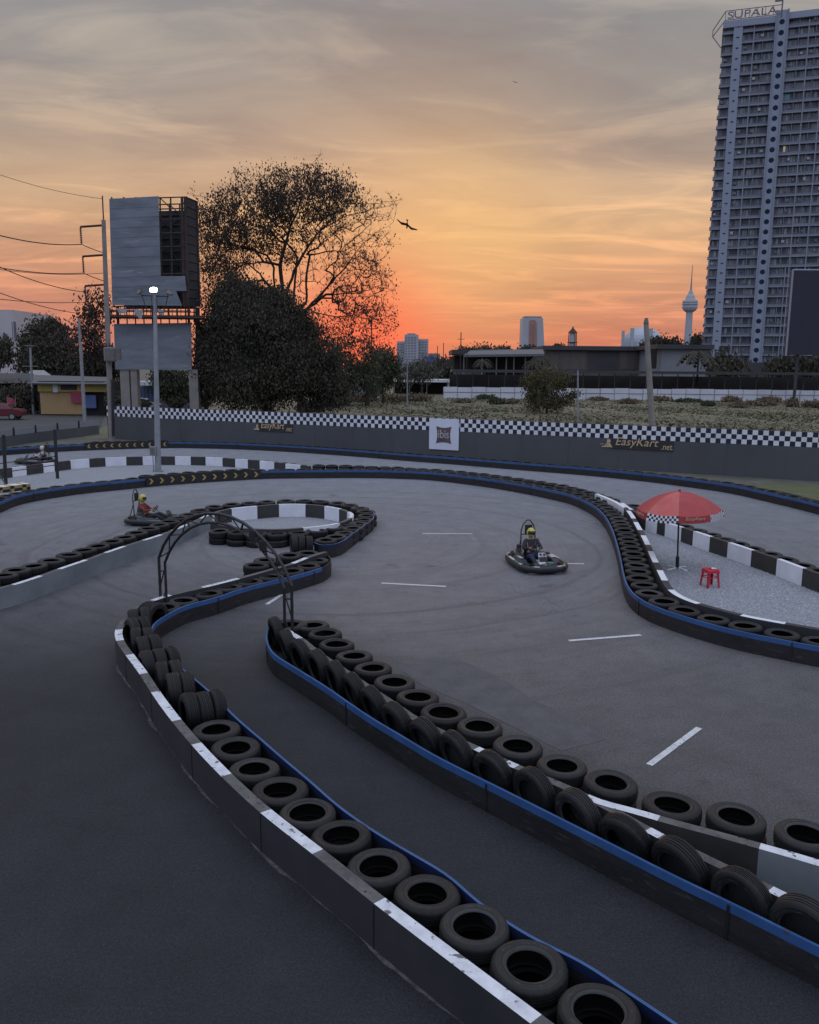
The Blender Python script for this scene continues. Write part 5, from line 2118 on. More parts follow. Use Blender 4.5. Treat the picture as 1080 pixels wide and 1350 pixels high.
# ------------------------------------------------------------------ vegetation
def leaf_mesh(pts, size, mname, name, parent=None, spread=0.35, tri=False, flat=0.0):
    n = len(pts)
    a = RNG.normal(size=(n, 3))
    a[:, 2] += np.where(a[:, 2] > 0, 1.4, -1.4)
    a /= np.linalg.norm(a, axis=1)[:, None]
    b = RNG.normal(size=(n, 3))
    b[:, 2] *= .5
    b -= a * (a * b).sum(1)[:, None]
    b /= np.linalg.norm(b, axis=1)[:, None]
    s = size * (1 + spread * RNG.uniform(-1, 1, n))[:, None]
    p = np.asarray(pts)
    v = np.stack([p - a * s * .5, p + b * s * .28, p + a * s * .5, p - b * s * .28], 1).reshape(-1, 3)
    f = np.arange(4 * n).reshape(-1, 4)
    me = bpy.data.meshes.new(name)
    me.vertices.add(4 * n)
    me.vertices.foreach_set('co', v.ravel())
    me.loops.add(4 * n)
    me.loops.foreach_set('vertex_index', f.ravel())
    me.polygons.add(n)
    me.polygons.foreach_set('loop_start', np.arange(0, 4 * n, 4))
    me.polygons.foreach_set('loop_total', np.full(n, 4))
    me.materials.append(MATS[mname])
    me.update(calc_edges=True)
    o = bpy.data.objects.new(name, me)
    COL.objects.link(o)
    if parent is not None:
        o.parent = parent
        o.matrix_parent_inverse = Matrix.Translation(-Vector(parent.location))
    return o


def ellipsoid_pts(c, r, n, inner=0.35, lumps=0.18):
    d = RNG.normal(size=(n, 3))
    d /= np.linalg.norm(d, axis=1)[:, None]
    rad = inner + (1 - inner) * RNG.uniform(0, 1, n) ** 0.55
    ph = RNG.uniform(0, 6.28, 3)
    lum = 1 + lumps * (np.sin(d[:, 0] * 7 + ph[0]) * np.sin(d[:, 2] * 6 + ph[1]) + 0.6 * np.sin(d[:, 1] * 11 + ph[2] + d[:, 2] * 9))
    return np.array(c) + d * (rad * lum)[:, None] * np.array(r)


def clump_pts(c, r, n, nclump, cr):
    cc = ellipsoid_pts(c, r, nclump, 0.45, 0.15)
    k = RNG.integers(0, nclump, n)
    return cc[k] + RNG.normal(size=(n, 3)) * cr * RNG.uniform(.6, 1.3, (nclump, 1))[k]


def tree(name, label, blobs, Yd, mname, leaf, n, group=None, trunk=None, cat="tree", cr=0.55, depth=0.8, core=False, trunk_r=0.2, clump=0.12):
    """blobs: (px, py, rx, ry) in survey columns/rows at distance Yd"""
    k = Yd / 1100.0
    cx = np.mean([b[0] for b in blobs])
    base = Vector((px_x(cx if trunk is None else trunk, Yd), Yd, 0))
    root = empty(name, base, 0, label, cat, group)
    area = sum(b[2] * b[3] for b in blobs)
    pts = []
    q = MB()
    tops = []
    for (x, y, rx, ry) in blobs:
        c = Q(x, y, Yd)
        c = Vector((c.x, Yd + random.uniform(-.3, .3) * rx * k, c.z))
        r = (rx * k, rx * k * depth, ry * k)
        m_ = int(n * rx * ry / area)
        pts.append(clump_pts(c, r, m_, max(8, int(m_ * clump / 4)), cr))
        tops.append(c)
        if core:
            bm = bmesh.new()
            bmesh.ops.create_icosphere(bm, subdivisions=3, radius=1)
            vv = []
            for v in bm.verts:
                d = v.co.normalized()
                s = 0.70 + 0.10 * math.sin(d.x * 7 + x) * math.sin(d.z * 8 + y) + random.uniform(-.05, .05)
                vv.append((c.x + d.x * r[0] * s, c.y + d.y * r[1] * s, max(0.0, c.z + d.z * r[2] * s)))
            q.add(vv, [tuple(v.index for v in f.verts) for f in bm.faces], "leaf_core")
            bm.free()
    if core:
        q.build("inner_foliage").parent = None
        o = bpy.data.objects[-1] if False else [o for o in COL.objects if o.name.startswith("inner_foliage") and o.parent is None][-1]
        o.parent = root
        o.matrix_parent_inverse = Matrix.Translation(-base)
    pts = np.vstack(pts)
    pts = pts[pts[:, 2] > 0.05]
    leaf_mesh(pts, leaf, mname, "crown", root)
    q = MB()
    zmin = min(t.z for t in tops)
    fork = Vector((base.x, Yd, max(0.4, zmin * 0.55)))
    q.tube([base, base.lerp(fork, .5) + Vector((trunk_r * .3, 0, 0)), fork], [trunk_r * 1.25, trunk_r, trunk_r * .85], "bark", 8)
    for t in tops:
        mdp = fork.lerp(t, .5) + Vector((random.uniform(-.2, .2), random.uniform(-.2, .2), trunk_r))
        q.tube([fork, mdp, t], [trunk_r * .7, trunk_r * .45, trunk_r * .15], "bark", 6)
    o = q.build("trunk")
    o.parent = root
    o.matrix_parent_inverse = Matrix.Translation(-base)
    return root


# -- big half-bare tree
YT = 92.0
kT = YT / 1100.0


def TQ(x, y, dy=0.0):
    p = Q(x, y, YT)
    return np.array((p.x, YT + dy, p.z))


nodes = []
parent_ = []


def add_chain(px, start=None, dys=None):
    prev = start
    last = None if start is None else nodes[start]
    for i, (x, y) in enumerate(px):
        p = TQ(x, y, (dys or 0) * i / max(1, len(px) - 1))
        if last is not None:
            d = np.linalg.norm(p - last)
            m_ = max(1, int(d / 0.7))
            for k in range(1, m_ + 1):
                nodes.append(last + (p - last) * k / m_ + (RNG.normal(size=3) * 0.06 if k < m_ else 0))
                parent_.append(prev)
                prev = len(nodes) - 1
        else:
            nodes.append(p)
            parent_.append(-1)
            prev = len(nodes) - 1
        last = nodes[prev]
    return prev


t0 = add_chain([(398, 545), (392, 470), (384, 425)])
a1 = add_chain([(374, 400), (362, 380), (360, 352), (350, 335), (332, 328), (305, 322), (276, 312)], t0, 2)
a2 = add_chain([(374, 398), (370, 350), (378, 322), (385, 300), (396, 278), (404, 250), (414, 222)], t0, -2)
a3 = add_chain([(378, 385), (392, 348), (404, 325), (416, 306), (432, 293), (448, 282), (470, 275), (508, 265)], t0, 3)
a4 = add_chain([(398, 414), (422, 393), (434, 378), (442, 366), (442, 352), (452, 334), (466, 322), (492, 300)], t0, -3)
b4 = add_chain([(456, 352), (464, 341), (480, 322), (495, 310), (519, 297)], len(nodes) - 14, -2)
a5 = add_chain([(412, 411), (444, 417), (465, 414), (486, 420), (520, 430)], t0, 3)
a6 = add_chain([(362, 385), (345, 362), (330, 350), (300, 352), (270, 362)], t0, -4)
a7 = add_chain([(392, 340), (376, 318), (358, 300), (340, 280), (318, 262)], t0, 4)
a8 = add_chain([(404, 398), (404, 360), (408, 335), (430, 330), (448, 330)], t0, 1)
a9 = add_chain([(430, 388), (470, 385), (500, 372), (522, 350)], t0, 5)
att, dens = [], []
for (x, y, rx, ry, n_, d_) in ((325, 290, 62, 42, 300, 1.0), (398, 258, 62, 34, 270, 1.0), (292, 325, 34, 48, 170, 1.0), (360, 315, 70, 34, 170, .75), (440, 270, 42, 32, 120, .6),
                               (300, 372, 40, 36, 110, .55), (350, 245, 50, 22, 60, .5), (470, 320, 45, 48, 150, .06), (480, 385, 42, 45, 170, .12), (440, 350, 60, 50, 150, .05), (470, 425, 58, 26, 110, .5),
                               (420, 215, 8, 10, 6, .2), (500, 270, 30, 18, 30, .03), (268, 290, 12, 40, 30, .4), (440, 240, 30, 14, 30, .3)):
    for _ in range(n_):
        a = random.uniform(0, 6.28)
        r = math.sqrt(random.random())
        ax_, ay_ = x + rx * r * math.cos(a), y + ry * r * math.sin(a)
        w_ = math.sqrt(max(0, 1 - r * r))
        att.append(TQ(ax_, ay_, random.uniform(-1, 1) * w_ * 5.5))
        dens.append(d_)
att = np.array(att)
dens = np.array(dens)
cen = TQ(390, 400)
order = np.argsort(np.linalg.norm(att - cen, axis=1))
NP = np.zeros((30000, 3))
NP[:len(nodes)] = np.array(nodes)
cnt = len(nodes)
tips = []
for i in order:
    p = att[i]
    d = np.linalg.norm(NP[:cnt] - p, axis=1)
    # growth prefers nodes nearer the trunk
    cost = d + 0.18 * np.linalg.norm(NP[:cnt] - cen, axis=1)
    j = int(np.argmin(cost))
    L = d[j]
    m_ = max(1, int(L / 0.55))
    prev = j
    bend = RNG.normal(size=3) * 0.10 * L
    bend[2] += 0.10 * L
    st = NP[j].copy()
    for k in range(1, m_ + 1):
        f = k / m_
        q_ = st + (p - st) * f + bend * math.sin(PI * f) + RNG.normal(size=3) * 0.04
        NP[cnt] = q_
        parent_.append(prev)
        prev = cnt
        cnt += 1
    tips.append((prev, dens[i]))
par = np.array(parent_[:cnt])
wt = np.zeros(cnt)
haschild = np.zeros(cnt, bool)
haschild[par[par >= 0]] = True
wt[~haschild] = 1
for i in range(cnt - 1, 0, -1):
    if par[i] >= 0:
        wt[par[i]] += wt[i]
rad = 0.020 * np.power(np.maximum(wt, 1), 0.47)
# chains are appended parent-first, so children indices exceed parents
vs, fs = [], []
V2 = []
for i in range(cnt):
    j = par[i]
    if j < 0:
        continue
    a, b = NP[j], NP[i]
    t = b - a
    L = np.linalg.norm(t)
    if L < 1e-6:
        continue
    t /= L
    up_ = np.array((0, 0, 1.0)) if abs(t[2]) < .9 else np.array((1.0, 0, 0))
    x_ = np.cross(t, up_)
    x_ /= np.linalg.norm(x_)
    y_ = np.cross(t, x_)
    ra, rb = min(rad[j], rad[i] * 1.6), rad[i]
    sg_ = 6 if rb > 0.08 else 3
    o_ = len(vs)
    for (c, r) in ((a, ra), (b, rb)):
        for k in range(sg_):
            an = 2 * PI * k / sg_
            vs.append(c + (x_ * math.cos(an) + y_ * math.sin(an)) * r)
    for k in range(sg_):
        k2 = (k + 1) % sg_
        fs.append((o_ + k, o_ + k2, o_ + sg_ + k2, o_ + sg_ + k))
# bare twigs
tw = []
for (ti, d_) in tips:
    for _ in range(5 if d_ < 0.2 else 3):
        p = NP[ti]
        back = NP[par[ti]] if par[ti] >= 0 else p
        dr = (p - back)
        dr = dr / (np.linalg.norm(dr) + 1e-6) + RNG.normal(size=3) * 0.75 + np.array((0, 0, .25))
        dr /= np.linalg.norm(dr)
        e = p + dr * random.uniform(.4, 1.1)
        s_ = np.cross(dr, np.array((0, 1.0, 0)))
        s_ /= np.linalg.norm(s_) + 1e-6
        o_ = len(vs)
        vs += [p - s_ * 0.016, p + s_ * 0.016, e]
        fs.append((o_, o_ + 1, o_ + 2))
        tw.append((e, d_))
b0_ = Vector(NP[0])
b0_.z = 0
rootT = empty("tall_tree", b0_, 0, "tall spreading tree with sparse leaves and bare branches against the sunset", "tree")
me = bpy.data.meshes.new("trunk")
me.from_pydata([tuple(v) for v in vs], [], fs)
me.materials.append(MATS["bark"])
o = bpy.data.objects.new("trunk", me)
COL.objects.link(o)
o.parent = rootT
o.matrix_parent_inverse = Matrix.Translation(-b0_)
lp = []
for (ti, d_) in tips:
    m_ = int(RNG.poisson(11.5 * d_ * random.choice([.15, .5, 1.0, 1.9])))
    if m_:
        lp.append(NP[ti] + RNG.normal(size=(m_, 3)) * np.array((.55, .6, .42)))
for (e, d_) in tw:
    m_ = int(RNG.poisson(3.0 * d_ + 0.12))
    if m_:
        lp.append(e + RNG.normal(size=(m_, 3)) * .16)
lp = np.vstack(lp)
print("tall tree leaves", len(lp), "nodes", cnt)
leaf_mesh(lp, 0.25, "leaf_tree", "crown", rootT)

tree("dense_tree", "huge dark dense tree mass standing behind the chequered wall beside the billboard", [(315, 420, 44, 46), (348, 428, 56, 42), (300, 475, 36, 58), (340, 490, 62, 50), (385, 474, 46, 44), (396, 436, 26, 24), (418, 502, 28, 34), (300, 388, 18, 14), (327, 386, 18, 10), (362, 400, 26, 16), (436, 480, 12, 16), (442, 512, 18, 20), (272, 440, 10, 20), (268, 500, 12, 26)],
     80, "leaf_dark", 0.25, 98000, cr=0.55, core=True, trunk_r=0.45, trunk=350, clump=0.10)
tree("leafy_tree", "ragged grey-green tree to the right of the dark dense tree", [(470, 468, 34, 26), (452, 490, 26, 24), (480, 500, 30, 22), (440, 455, 18, 14)], 110, "leaf_mid", 0.32, 6500, cr=0.5, trunk=484, trunk_r=0.28)
tree("leafy_tree", "smaller bushy tree left of the white apartment block", [(503, 478, 22, 20), (512, 492, 20, 16), (498, 500, 18, 18)], 120, "leaf_mid", 0.36, 6000, cr=0.5, trunk=505)
tree("leafy_tree", "loose tree with white-flecked foliage above the pale low roof", [(562, 487, 16, 14), (545, 492, 14, 12)], 150, "leaf_grey", 0.38, 3000, cr=0.5, trunk=556)
tree("spreading_bush", "wide umbrella-shaped bush tree alone in the dry field", [(722, 496, 25, 7), (708, 503, 17, 7), (740, 504, 16, 7), (722, 508, 22, 7), (716, 523, 20, 7), (744, 526, 12, 6), (706, 532, 11, 7), (755, 520, 7, 4), (728, 534, 14, 5), (700, 514, 8, 5)], 96, "leaf_bush", 0.22, 11000, cr=0.34,
     trunk=722, trunk_r=0.16)
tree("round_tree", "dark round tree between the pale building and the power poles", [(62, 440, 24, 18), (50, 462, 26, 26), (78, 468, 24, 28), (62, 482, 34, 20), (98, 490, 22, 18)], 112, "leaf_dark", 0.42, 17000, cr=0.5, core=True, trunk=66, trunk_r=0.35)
tree("leafy_tree", "dark treetop cut by the frame edge in front of the pale building", [(-2, 462, 14, 14), (4, 470, 8, 6)], 90, "leaf_dark", 0.34, 2500, cr=0.4, trunk=-4)
tree("thin_tree", "open airy tree seen between the power pole and the round tree", [(125, 405, 16, 20), (118, 430, 18, 20), (130, 455, 14, 24), (110, 450, 14, 16)], 105, "leaf_tree", 0.36, 2600, cr=0.6, trunk=124, trunk_r=0.14)
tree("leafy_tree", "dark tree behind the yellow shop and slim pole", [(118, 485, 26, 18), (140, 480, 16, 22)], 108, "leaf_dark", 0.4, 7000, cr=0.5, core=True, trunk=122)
tree("leafy_tree", "low tree seen between the legs of the billboard", [(226, 508, 22, 20), (238, 520, 18, 14), (212, 500, 14, 14)], 92, "leaf_mid", 0.3, 6000, cr=0.4, trunk=226)
tree("leafy_tree", "shrubby tree by the wall between the billboard legs and lamp post", [(268, 512, 16, 24), (274, 480, 14, 26)], 86, "leaf_dark", 0.3, 5000, cr=0.4, trunk=270)
hz_tr = [((612, 470, 16, 12), 290), ((632, 466, 18, 10), 300), ((652, 468, 20, 10), 310), ((590, 482, 16, 10), 280), ((604, 488, 22, 10), 270), ((676, 468, 18, 8), 300), ((698, 466, 14, 7), 310), ((736, 462, 8, 5), 320), ((574, 488, 12, 8), 285),
         ((858, 458, 12, 9), 300), ((872, 452, 14, 7), 310), ((890, 455, 10, 7), 320), ((921, 451, 9, 7), 330), ((950, 480, 12, 12), 190), ((965, 486, 14, 9), 185), ((1035, 482, 18, 8), 190), ((1062, 480, 20, 9), 195), ((706, 470, 12, 7), 250)]
for i, ((x, y, rx, ry), Yd) in enumerate(hz_tr):
    k = Yd / 1100
    tree("distant_tree", "dark distant tree rising behind the low halls" if x < 900 else "dark tree along the foot of the high-rise", [(x, y, rx, ry), (x + rx * .5, y + ry * .5, rx * .7, ry * .7), (x - rx * .6, y + ry * .5, rx * .7, ry * .7)], Yd, "leaf_dark", 0.9, 1500,
         group="dark trees on the skyline" if x < 900 else "trees at the foot of the high-rise", core=True, cr=0.9, trunk=x)


def palm(x, y, Yd, r, label, group=None, base_y=None):
    top_ = Q(x, y, Yd)
    base = Vector((top_.x, Yd, 0))
    root = empty("palm_tree", base, 0, label, "palm tree", group)
    q = MB()
    q.tube([(0, 0, 0), (0.1, 0, top_.z * .5), (0, 0, top_.z)], [0.22, 0.17, 0.14], "bark", 8)
    q.build("trunk", root)
    q = MB()
    for k in range(15):
        a = 2 * PI * k / 15 + random.uniform(-.15, .15)
        el_ = random.uniform(0.2, 1.0)
        n_ = 8
        pts = []
        for i in range(n_ + 1):
            f = i / n_
            rr = r * f
            zz_ = top_.z + r * (el_ * f - (0.75 + el_ * .7) * f * f)
            pts.append(Vector((math.cos(a) * rr, math.sin(a) * rr, zz_)))
        for i in range(n_):
            d = (pts[i + 1] - pts[i]).normalized()
            s_ = d.cross(Vector((0, 0, 1))).normalized()
            wl = r * .22 * math.sin(PI * (i + .8) / (n_ + 1.2))
            for sgn in (-1, 1):
                tip = pts[i] + s_ * sgn * wl + d * wl * .7 - Vector((0, 0, wl * .55))
                q.add([pts[i], pts[i + 1], tip], [(0, 1, 2)], "leaf_dark")
        q.tube(pts, 0.02, "leaf_dark", 3)
    q.build("frond", root)
    return root


palm(921, 466, 165, 4.2, "palm tree in front of the pale hall wall")
palm(427 + 210, 476, 170, 2.2, "small thin palm rising before the dark open hall")
palm(712, 472, 175, 2.6, "palm with drooping fronds at the corner of the dark hall", "corner palms")
palm(703, 478, 172, 2.3, "palm with drooping fronds at the corner of the dark hall", "corner palms")
palm(632, 461, 320, 3.5, "tall palm crowns above the far treeline", "skyline palms")
palm(661, 458, 315, 4.0, "tall palm crowns above the far treeline", "skyline palms")

# field grass and scrub
n_ = 70000
yy = 46 + (RNG.uniform(0, 1, n_) ** 1.5) * 96
xx = RNG.uniform(-0.62, 0.62, n_) * yy
wy = np.polyval(kx, np.clip(xx, x0w, x1w)) + 0.8
nz = np.sin(xx * .31 + 1) * np.sin(yy * .22) + .5 * np.sin(xx * 1.1 + yy * .4) + RNG.uniform(-.8, .8, n_)
keep = (yy > wy) & (nz > -0.55) & (xx > -10 - (yy - 60) * .1)
xx, yy = xx[keep], yy[keep]
n_ = len(xx)
hh = RNG.uniform(.05, .20, n_) * (1 + .5 * np.sin(xx * .2 + yy * .13))
ww = RNG.uniform(.06, .22, n_)
an = RNG.uniform(0, PI, n_)
lean = RNG.normal(size=(n_, 2)) * .15
v = np.zeros((n_, 3, 3))
v[:, 0] = np.stack([xx - np.cos(an) * ww, yy - np.sin(an) * ww, np.full(n_, -.02)], 1)
v[:, 1] = np.stack([xx + np.cos(an) * ww, yy + np.sin(an) * ww, np.full(n_, -.02)], 1)
v[:, 2] = np.stack([xx + lean[:, 0], yy + lean[:, 1], hh], 1)
me = bpy.data.meshes.new("grass")
me.from_pydata(v.reshape(-1, 3).tolist(), [], np.arange(3 * n_).reshape(-1, 3).tolist())
me.materials.append(MATS["dry_grass"])
o = bpy.data.objects.new("grass", me)
COL.objects.link(o)
tag(o, "dry yellowish grass over the empty field", "grass", kind='stuff')
for i, (x, y, rx, ry, Yd, mt_) in enumerate([(700, 525, 8, 3, 138, 'scrub'), (790, 525, 12, 3, 138, 'scrub'), (870, 525, 16, 4, 138, 'scrub'), (640, 524, 14, 4, 138, 'leaf_mid'), (965, 522, 14, 5, 136, 'scrub'), (1015, 523, 16, 5, 136, 'scrub'), (905, 527, 20, 3, 134, 'leaf_mid'), (550, 520, 22, 7, 128, "scrub"), (520, 521, 20, 6, 126, "scrub"), (480, 522, 22, 6, 124, "scrub"), (655, 523, 10, 5, 120, "leaf_mid"), (672, 524, 12, 4, 122, "scrub"), (828, 523, 14, 4, 126, "scrub"), (1000, 524, 26, 5, 122, "scrub"),
                                       (1045, 521, 7, 7, 120, "scrub"), (1072, 524, 12, 6, 118, "scrub"), (935, 526, 8, 4, 120, "leaf_mid"), (610, 524, 12, 3, 124, "scrub"), (440, 528, 24, 7, 110, "leaf_mid"), (410, 533, 20, 7, 95, "leaf_mid"), (975, 527, 10, 3, 116, "scrub")]):
    p = Q(x, y, Yd)
    k = Yd / 1100
    pts = ellipsoid_pts((p.x, Yd, max(.2, ry * k * .6)), (rx * k, 1.2, ry * k), 900, .2, .3)
    pts = pts[pts[:, 2] > 0]
    o = leaf_mesh(pts, 0.35, mt_, "scrub")
    tag(o, "low dry scrub in the field below the white panel fence" if mt_ == "scrub" else "low green scrub patch in the field", "shrub", "dry scrub by the panel fence" if mt_ == "scrub" else "green scrub patches")

# ------------------------------------------------------------------ high-rise
YS = 240.0
S = Q(1013, 258, YS)
ang_f = math.radians(-18.5)
ud = Vector((math.cos(ang_f), math.sin(ang_f), 0))
nrm = Vector((math.sin(ang_f), -math.cos(ang_f), 0))


def T(px, py):
    d = ray(px, py)
    t = (S - EYE).dot(nrm) / d.dot(nrm)
    p = EYE + d * t
    return (p - S).dot(ud), p.z


def TP(u, z, w_=0.0):
    return Vector((S.x, S.y, 0)) + ud * u + nrm * w_ + Vector((0, 0, z))


def ux_(px):
    return T(px, 258)[0]


zt = T(1028.7, 29.6)[1]
zb = T(996.5, 487)[1]
NF = 35
fh = (zt - zb) / (NF - 1)
print("tower floor", fh, "top", zt, "bottom", zb)
rootH = empty("high_rise", TP(0, 0), 0, "tall grey-blue residential high-rise with rooftop letters and a strip of round windows", "building")
rootH.location.z = 0


def hb(mb, u0_, u1_, z0_, z1_, w0, w1, mname):
    c = TP((u0_ + u1_) / 2, (z0_ + z1_) / 2, (w0 + w1) / 2)
    mb.box(c, (abs(u1_ - u0_), abs(w1 - w0), abs(z1_ - z0_)), mname, rot=ang_f)


uL, uS1a, uS1b, uL1, uS2a, uS2b, uL2, uL3, uR = ux_(939.5), ux_(952.5), ux_(964), ux_(978.7), ux_(1005.5), ux_(1021), ux_(1048.5), ux_(1070), ux_(1135)
ztop = zt + 0.2
q = MB()
hb(q, uL + 0.4, uR, 0, ztop, -20, -1.35, "facade_mid")
child_build(q, "wall", rootH)
q = MB()
hb(q, uS1a, uS1b, 0, ztop + .3, -1.4, 0.35, "facade_light")
child_build(q, "facade_strip", rootH)
q = MB()
hb(q, uS2a, uS2b, 0, ztop + 2.7, -1.4, 0.45, "facade_light")
hb(q, uS2a - .15, uS2a + .25, 0, ztop + 2.75, 0.45, 0.75, "slab_light")
hb(q, uS2b - .25, uS2b + .15, 0, ztop + 2.75, 0.45, 0.75, "slab_light")
child_build(q, "facade_strip", rootH)
q = MB()
for u in (uL1, uL2, uL3, ux_(1093)):
    hb(q, u - .14, u + .14, 0, ztop - .2, -1.4, 0.12, "slab_light")
hb(q, ux_(1043), ux_(1044.2), 0, T(1043, 350)[1], -1.4, 0.3, "slab_light")
child_build(q, "facade_fin", rootH)
for i in range(NF):
    z = zb + i * fh
    q = MB()
    c = TP((uS2a + uS2b) / 2, z, 0.462)
    r = 0.68
    q.add([c] + [c + ud * r * math.cos(2 * PI * k / 20) + Vector((0, 0, r * math.sin(2 * PI * k / 20))) for k in range(20)], [(0, k + 1, (k + 1) % 20 + 1) for k in range(20)], "hole_dark")
    child_build(q, "round_window", rootH)
q = MB()
for i in range(NF):
    z = zb + i * fh
    hb(q, (uS1a + uS1b) / 2 - .35, (uS1a + uS1b) / 2 + .35, z - .15, z + .15, 0.35, 0.40, "hole_dark")
child_build(q, "vent", rootH)
bays = [(uL, uS1a, 2), (uS1b, uL1, 2), (uL1, uS2a, 4), (uS2b, uL2, 4), (uL2, uL3, 3), (uL3, ux_(1093), 3), (ux_(1093), uR, 4)]
wins = []
for i in range(-1, NF):
    z0_ = zb + (i - .5) * fh
    # slab with parapets
    q = MB()
    hb(q, uL + .1, uR, z0_ - .1, z0_ + .1, -1.39, -.82, "facade_mid")
    for bi, (a, b, nn_) in enumerate(bays):
        ex = 0.28 if bi == 0 else 0
        hb(q, a - ex, b, z0_ - .16, z0_ + .16, -1.4, 0.05, "slab_light")
        # parapet: part solid, part rail
        m_ = a + (b - a) * (0.55 if bi % 2 else 0.45)
        hb(q, a - ex + 0.02, b - .02, z0_ + .16, z0_ + random.choice([.62, .62, .7]), -0.06, 0.0, random.choice(["rail_grey", "rail_grey", "window_dark", "facade_mid"]))
        for kk_ in range(int((b - a) / .9)):
            uu_ = a + .3 + kk_ * .9
            hb(q, uu_, uu_ + .07, z0_ + .5, z0_ + .98, -0.06, 0.0, "facade_mid")
        for w_ in range(3):
            zz_ = z0_ + 1.02 + .06
        hb(q, a - ex, b, z0_ + .92, z0_ + .98, -0.09, 0.03, "facade_mid")
        if bi in (2, 3, 4):
            hb(q, m_ - .08, m_ + .08, z0_, z0_ + fh, -.79, -0.1, "facade_mid")
        if random.random() < .35:
            uu = random.uniform(a + .3, b - 1.2)
            hb(q, uu, uu + random.uniform(.5, .9), z0_ + 1.1, z0_ + random.uniform(1.5, 1.9), -.5, -.05, random.choice(["window_curtain", "rail_grey", "window_dark"]))
    child_build(q, "balcony", rootH)
    for bi, (a, b, nn_) in enumerate(bays):
        q = MB()
        nn_ = nn_ * 2
        ww_ = (b - a) / nn_
        for k in range(nn_):
            mn = random.choices(["window_black", "window_dark", "window_mid", "window_curtain", "facade_light"], [3, 4, 3.5, 1.4, 1.2])[0]
            if bi == 3 and i == 27 and k in (0, 1, 2):
                mn = "window_teal"
            if bi == 3 and i == 22 and k == 2:
                mn = "window_warm"
            u0_, u1_ = a + k * ww_ + .05, a + (k + 1) * ww_ - .05
            pa_ = [TP(u0_, z0_ + .25, -0.80), TP(u1_, z0_ + .25, -0.80), TP(u1_, z0_ + fh - .35, -0.80), TP(u0_, z0_ + fh - .35, -0.80)]
            q.quad(*pa_, mn)
        wins.append(((b - a) * 1.0 + (10 if bi in (2, 3) else 0) - abs(i - 17) * .01, q))
wins.sort(key=lambda t: -t[0])
for k, (_, q) in enumerate(wins[:100]):
    child_build(q, "window", rootH)
q = MB()
for _, w_ in wins[100:]:
    o_ = len(q.v)
    for f, mi in zip(w_.f, w_.mi):
        q.add([w_.v[j] for j in f], [tuple(range(len(f)))], w_.mats[mi])
o = child_build(q, "window_rows", rootH)
o['kind'] = 'stuff'
# crown
q = MB()
hb(q, uL - .2, uS2a, ztop - .2, ztop + 1.5, -1.4, 0.5, "facade_light")
hb(q, uS2b, uL3 - .5, ztop + .4, ztop + 2.0, -1.4, 0.4, "facade_light")
hb(q, uL3 - .5, uR, ztop - 2.0, ztop - .6, -1.4, 0.3, "slab_light")
hb(q, uL - .2, uR, ztop - .4, ztop + 1.0, -20, -1.4, "facade_light")
child_build(q, "cornice", rootH)
# sign frame with letters
zs0, zs1 = ztop + 1.75, ztop + 4.0
q = MB()
uu0, uu1 = uL + 0.3, uS2a + 1.2
for z in (zs0, zs1):
    q.tube([TP(uu0, z, .4), TP(uu1, z, .4)], 0.11, "sign_letter", 5)
for k in range(8):
    u = uu0 + (uu1 - uu0) * k / 7
    q.tube([TP(u, ztop + 1.6, .35), TP(u, zs1, .35)], 0.08, "sign_letter", 5)
q.tube([TP(uu0, zs0, .4), TP(uu0 - 3.0, zs0 - 2.6, -3.0)], 0.12, "sign_letter", 5)
q.tube([TP(uu0, zs1, .4), TP(uu0 - 3.0, zs1 - 3.2, -3.0)], 0.12, "sign_letter", 5)
q.tube([TP(uu0 - 3.0, zs0 - 2.6, -3.0), TP(uu0 - 3.0, zs1 - 3.2, -3.0)], 0.12, "sign_letter", 5)
q.tube([TP(uu0 - 3.0, zs0 - 2.6, -3.0), TP(uL - .4, ztop - 4.5, -1.2)], 0.14, "sign_letter", 5)
q.tube([TP(uu1, ztop + 1, .4), TP(uu1 + .1, zs1 + 1.6, .4)], 0.2, "sign_letter", 5)
q.box(TP(uu1 - .8, zs1 + 1.2, .2), (2.0, .3, .5), "sign_letter", rot=ang_f)
child_build(q, "sign_frame", rootH)
q = MB()
hb(q, uL + .4, uS2a - 2, ztop + 1.6, ztop + 3.8, -12, -6, "facade_mid")
child_build(q, "plant_room", rootH)
ot = place_text("SUPALA", "sign_letter", TP(uu0 + .5, zs0 + .25, .42), ud, (uu1 - uu0) - 1.6, zs1 - zs0 - .5, None, extrude=.1)
ot.parent = rootH
ot.matrix_parent_inverse = Matrix.Translation(-Vector(rootH.location))
q = MB()
hb(q, ux_(925), uR, 0, T(1000, 478)[1], -6, 4, "roof_dark")
child_build(q, "podium", rootH)

# dark video board in front of the high-rise
YV = 135.0
root = empty("video_board", Q(1070, 500, YV), 0, "plain dark rectangular billboard in front of the high-rise at the frame's edge", "billboard")
root.location.z = 0
q = MB()
pts = [Q(1047, 357, YV), Q(1125, 353.5, YV), Q(1117, 470, YV), Q(1041.5, 467.5, YV)]
pts[3].x = pts[0].x
pts[1].z = pts[0].z
pts[2].x = pts[1].x
pts[2].z = pts[3].z
q.add([p for p in pts] + [p + Vector((0, 1.2, 0)) for p in pts], [(3, 2, 1, 0), (4, 5, 6, 7), (0, 4, 7, 3), (0, 1, 5, 4), (2, 3, 7, 6), (1, 2, 6, 5)], "screen_dark")
fix_normals(child_build(q, "screen", root))
q = MB()
q.tube([pts[0] + Vector((-.15, 0, .2)), pts[3] + Vector((-.15, 0, -.2))], .14, "facade_light", 5)
q.tube([pts[0] + Vector((-.15, 0, .15)), pts[1] + Vector((0, 0, .15))], .12, "facade_light", 5)
child_build(q, "frame", root)
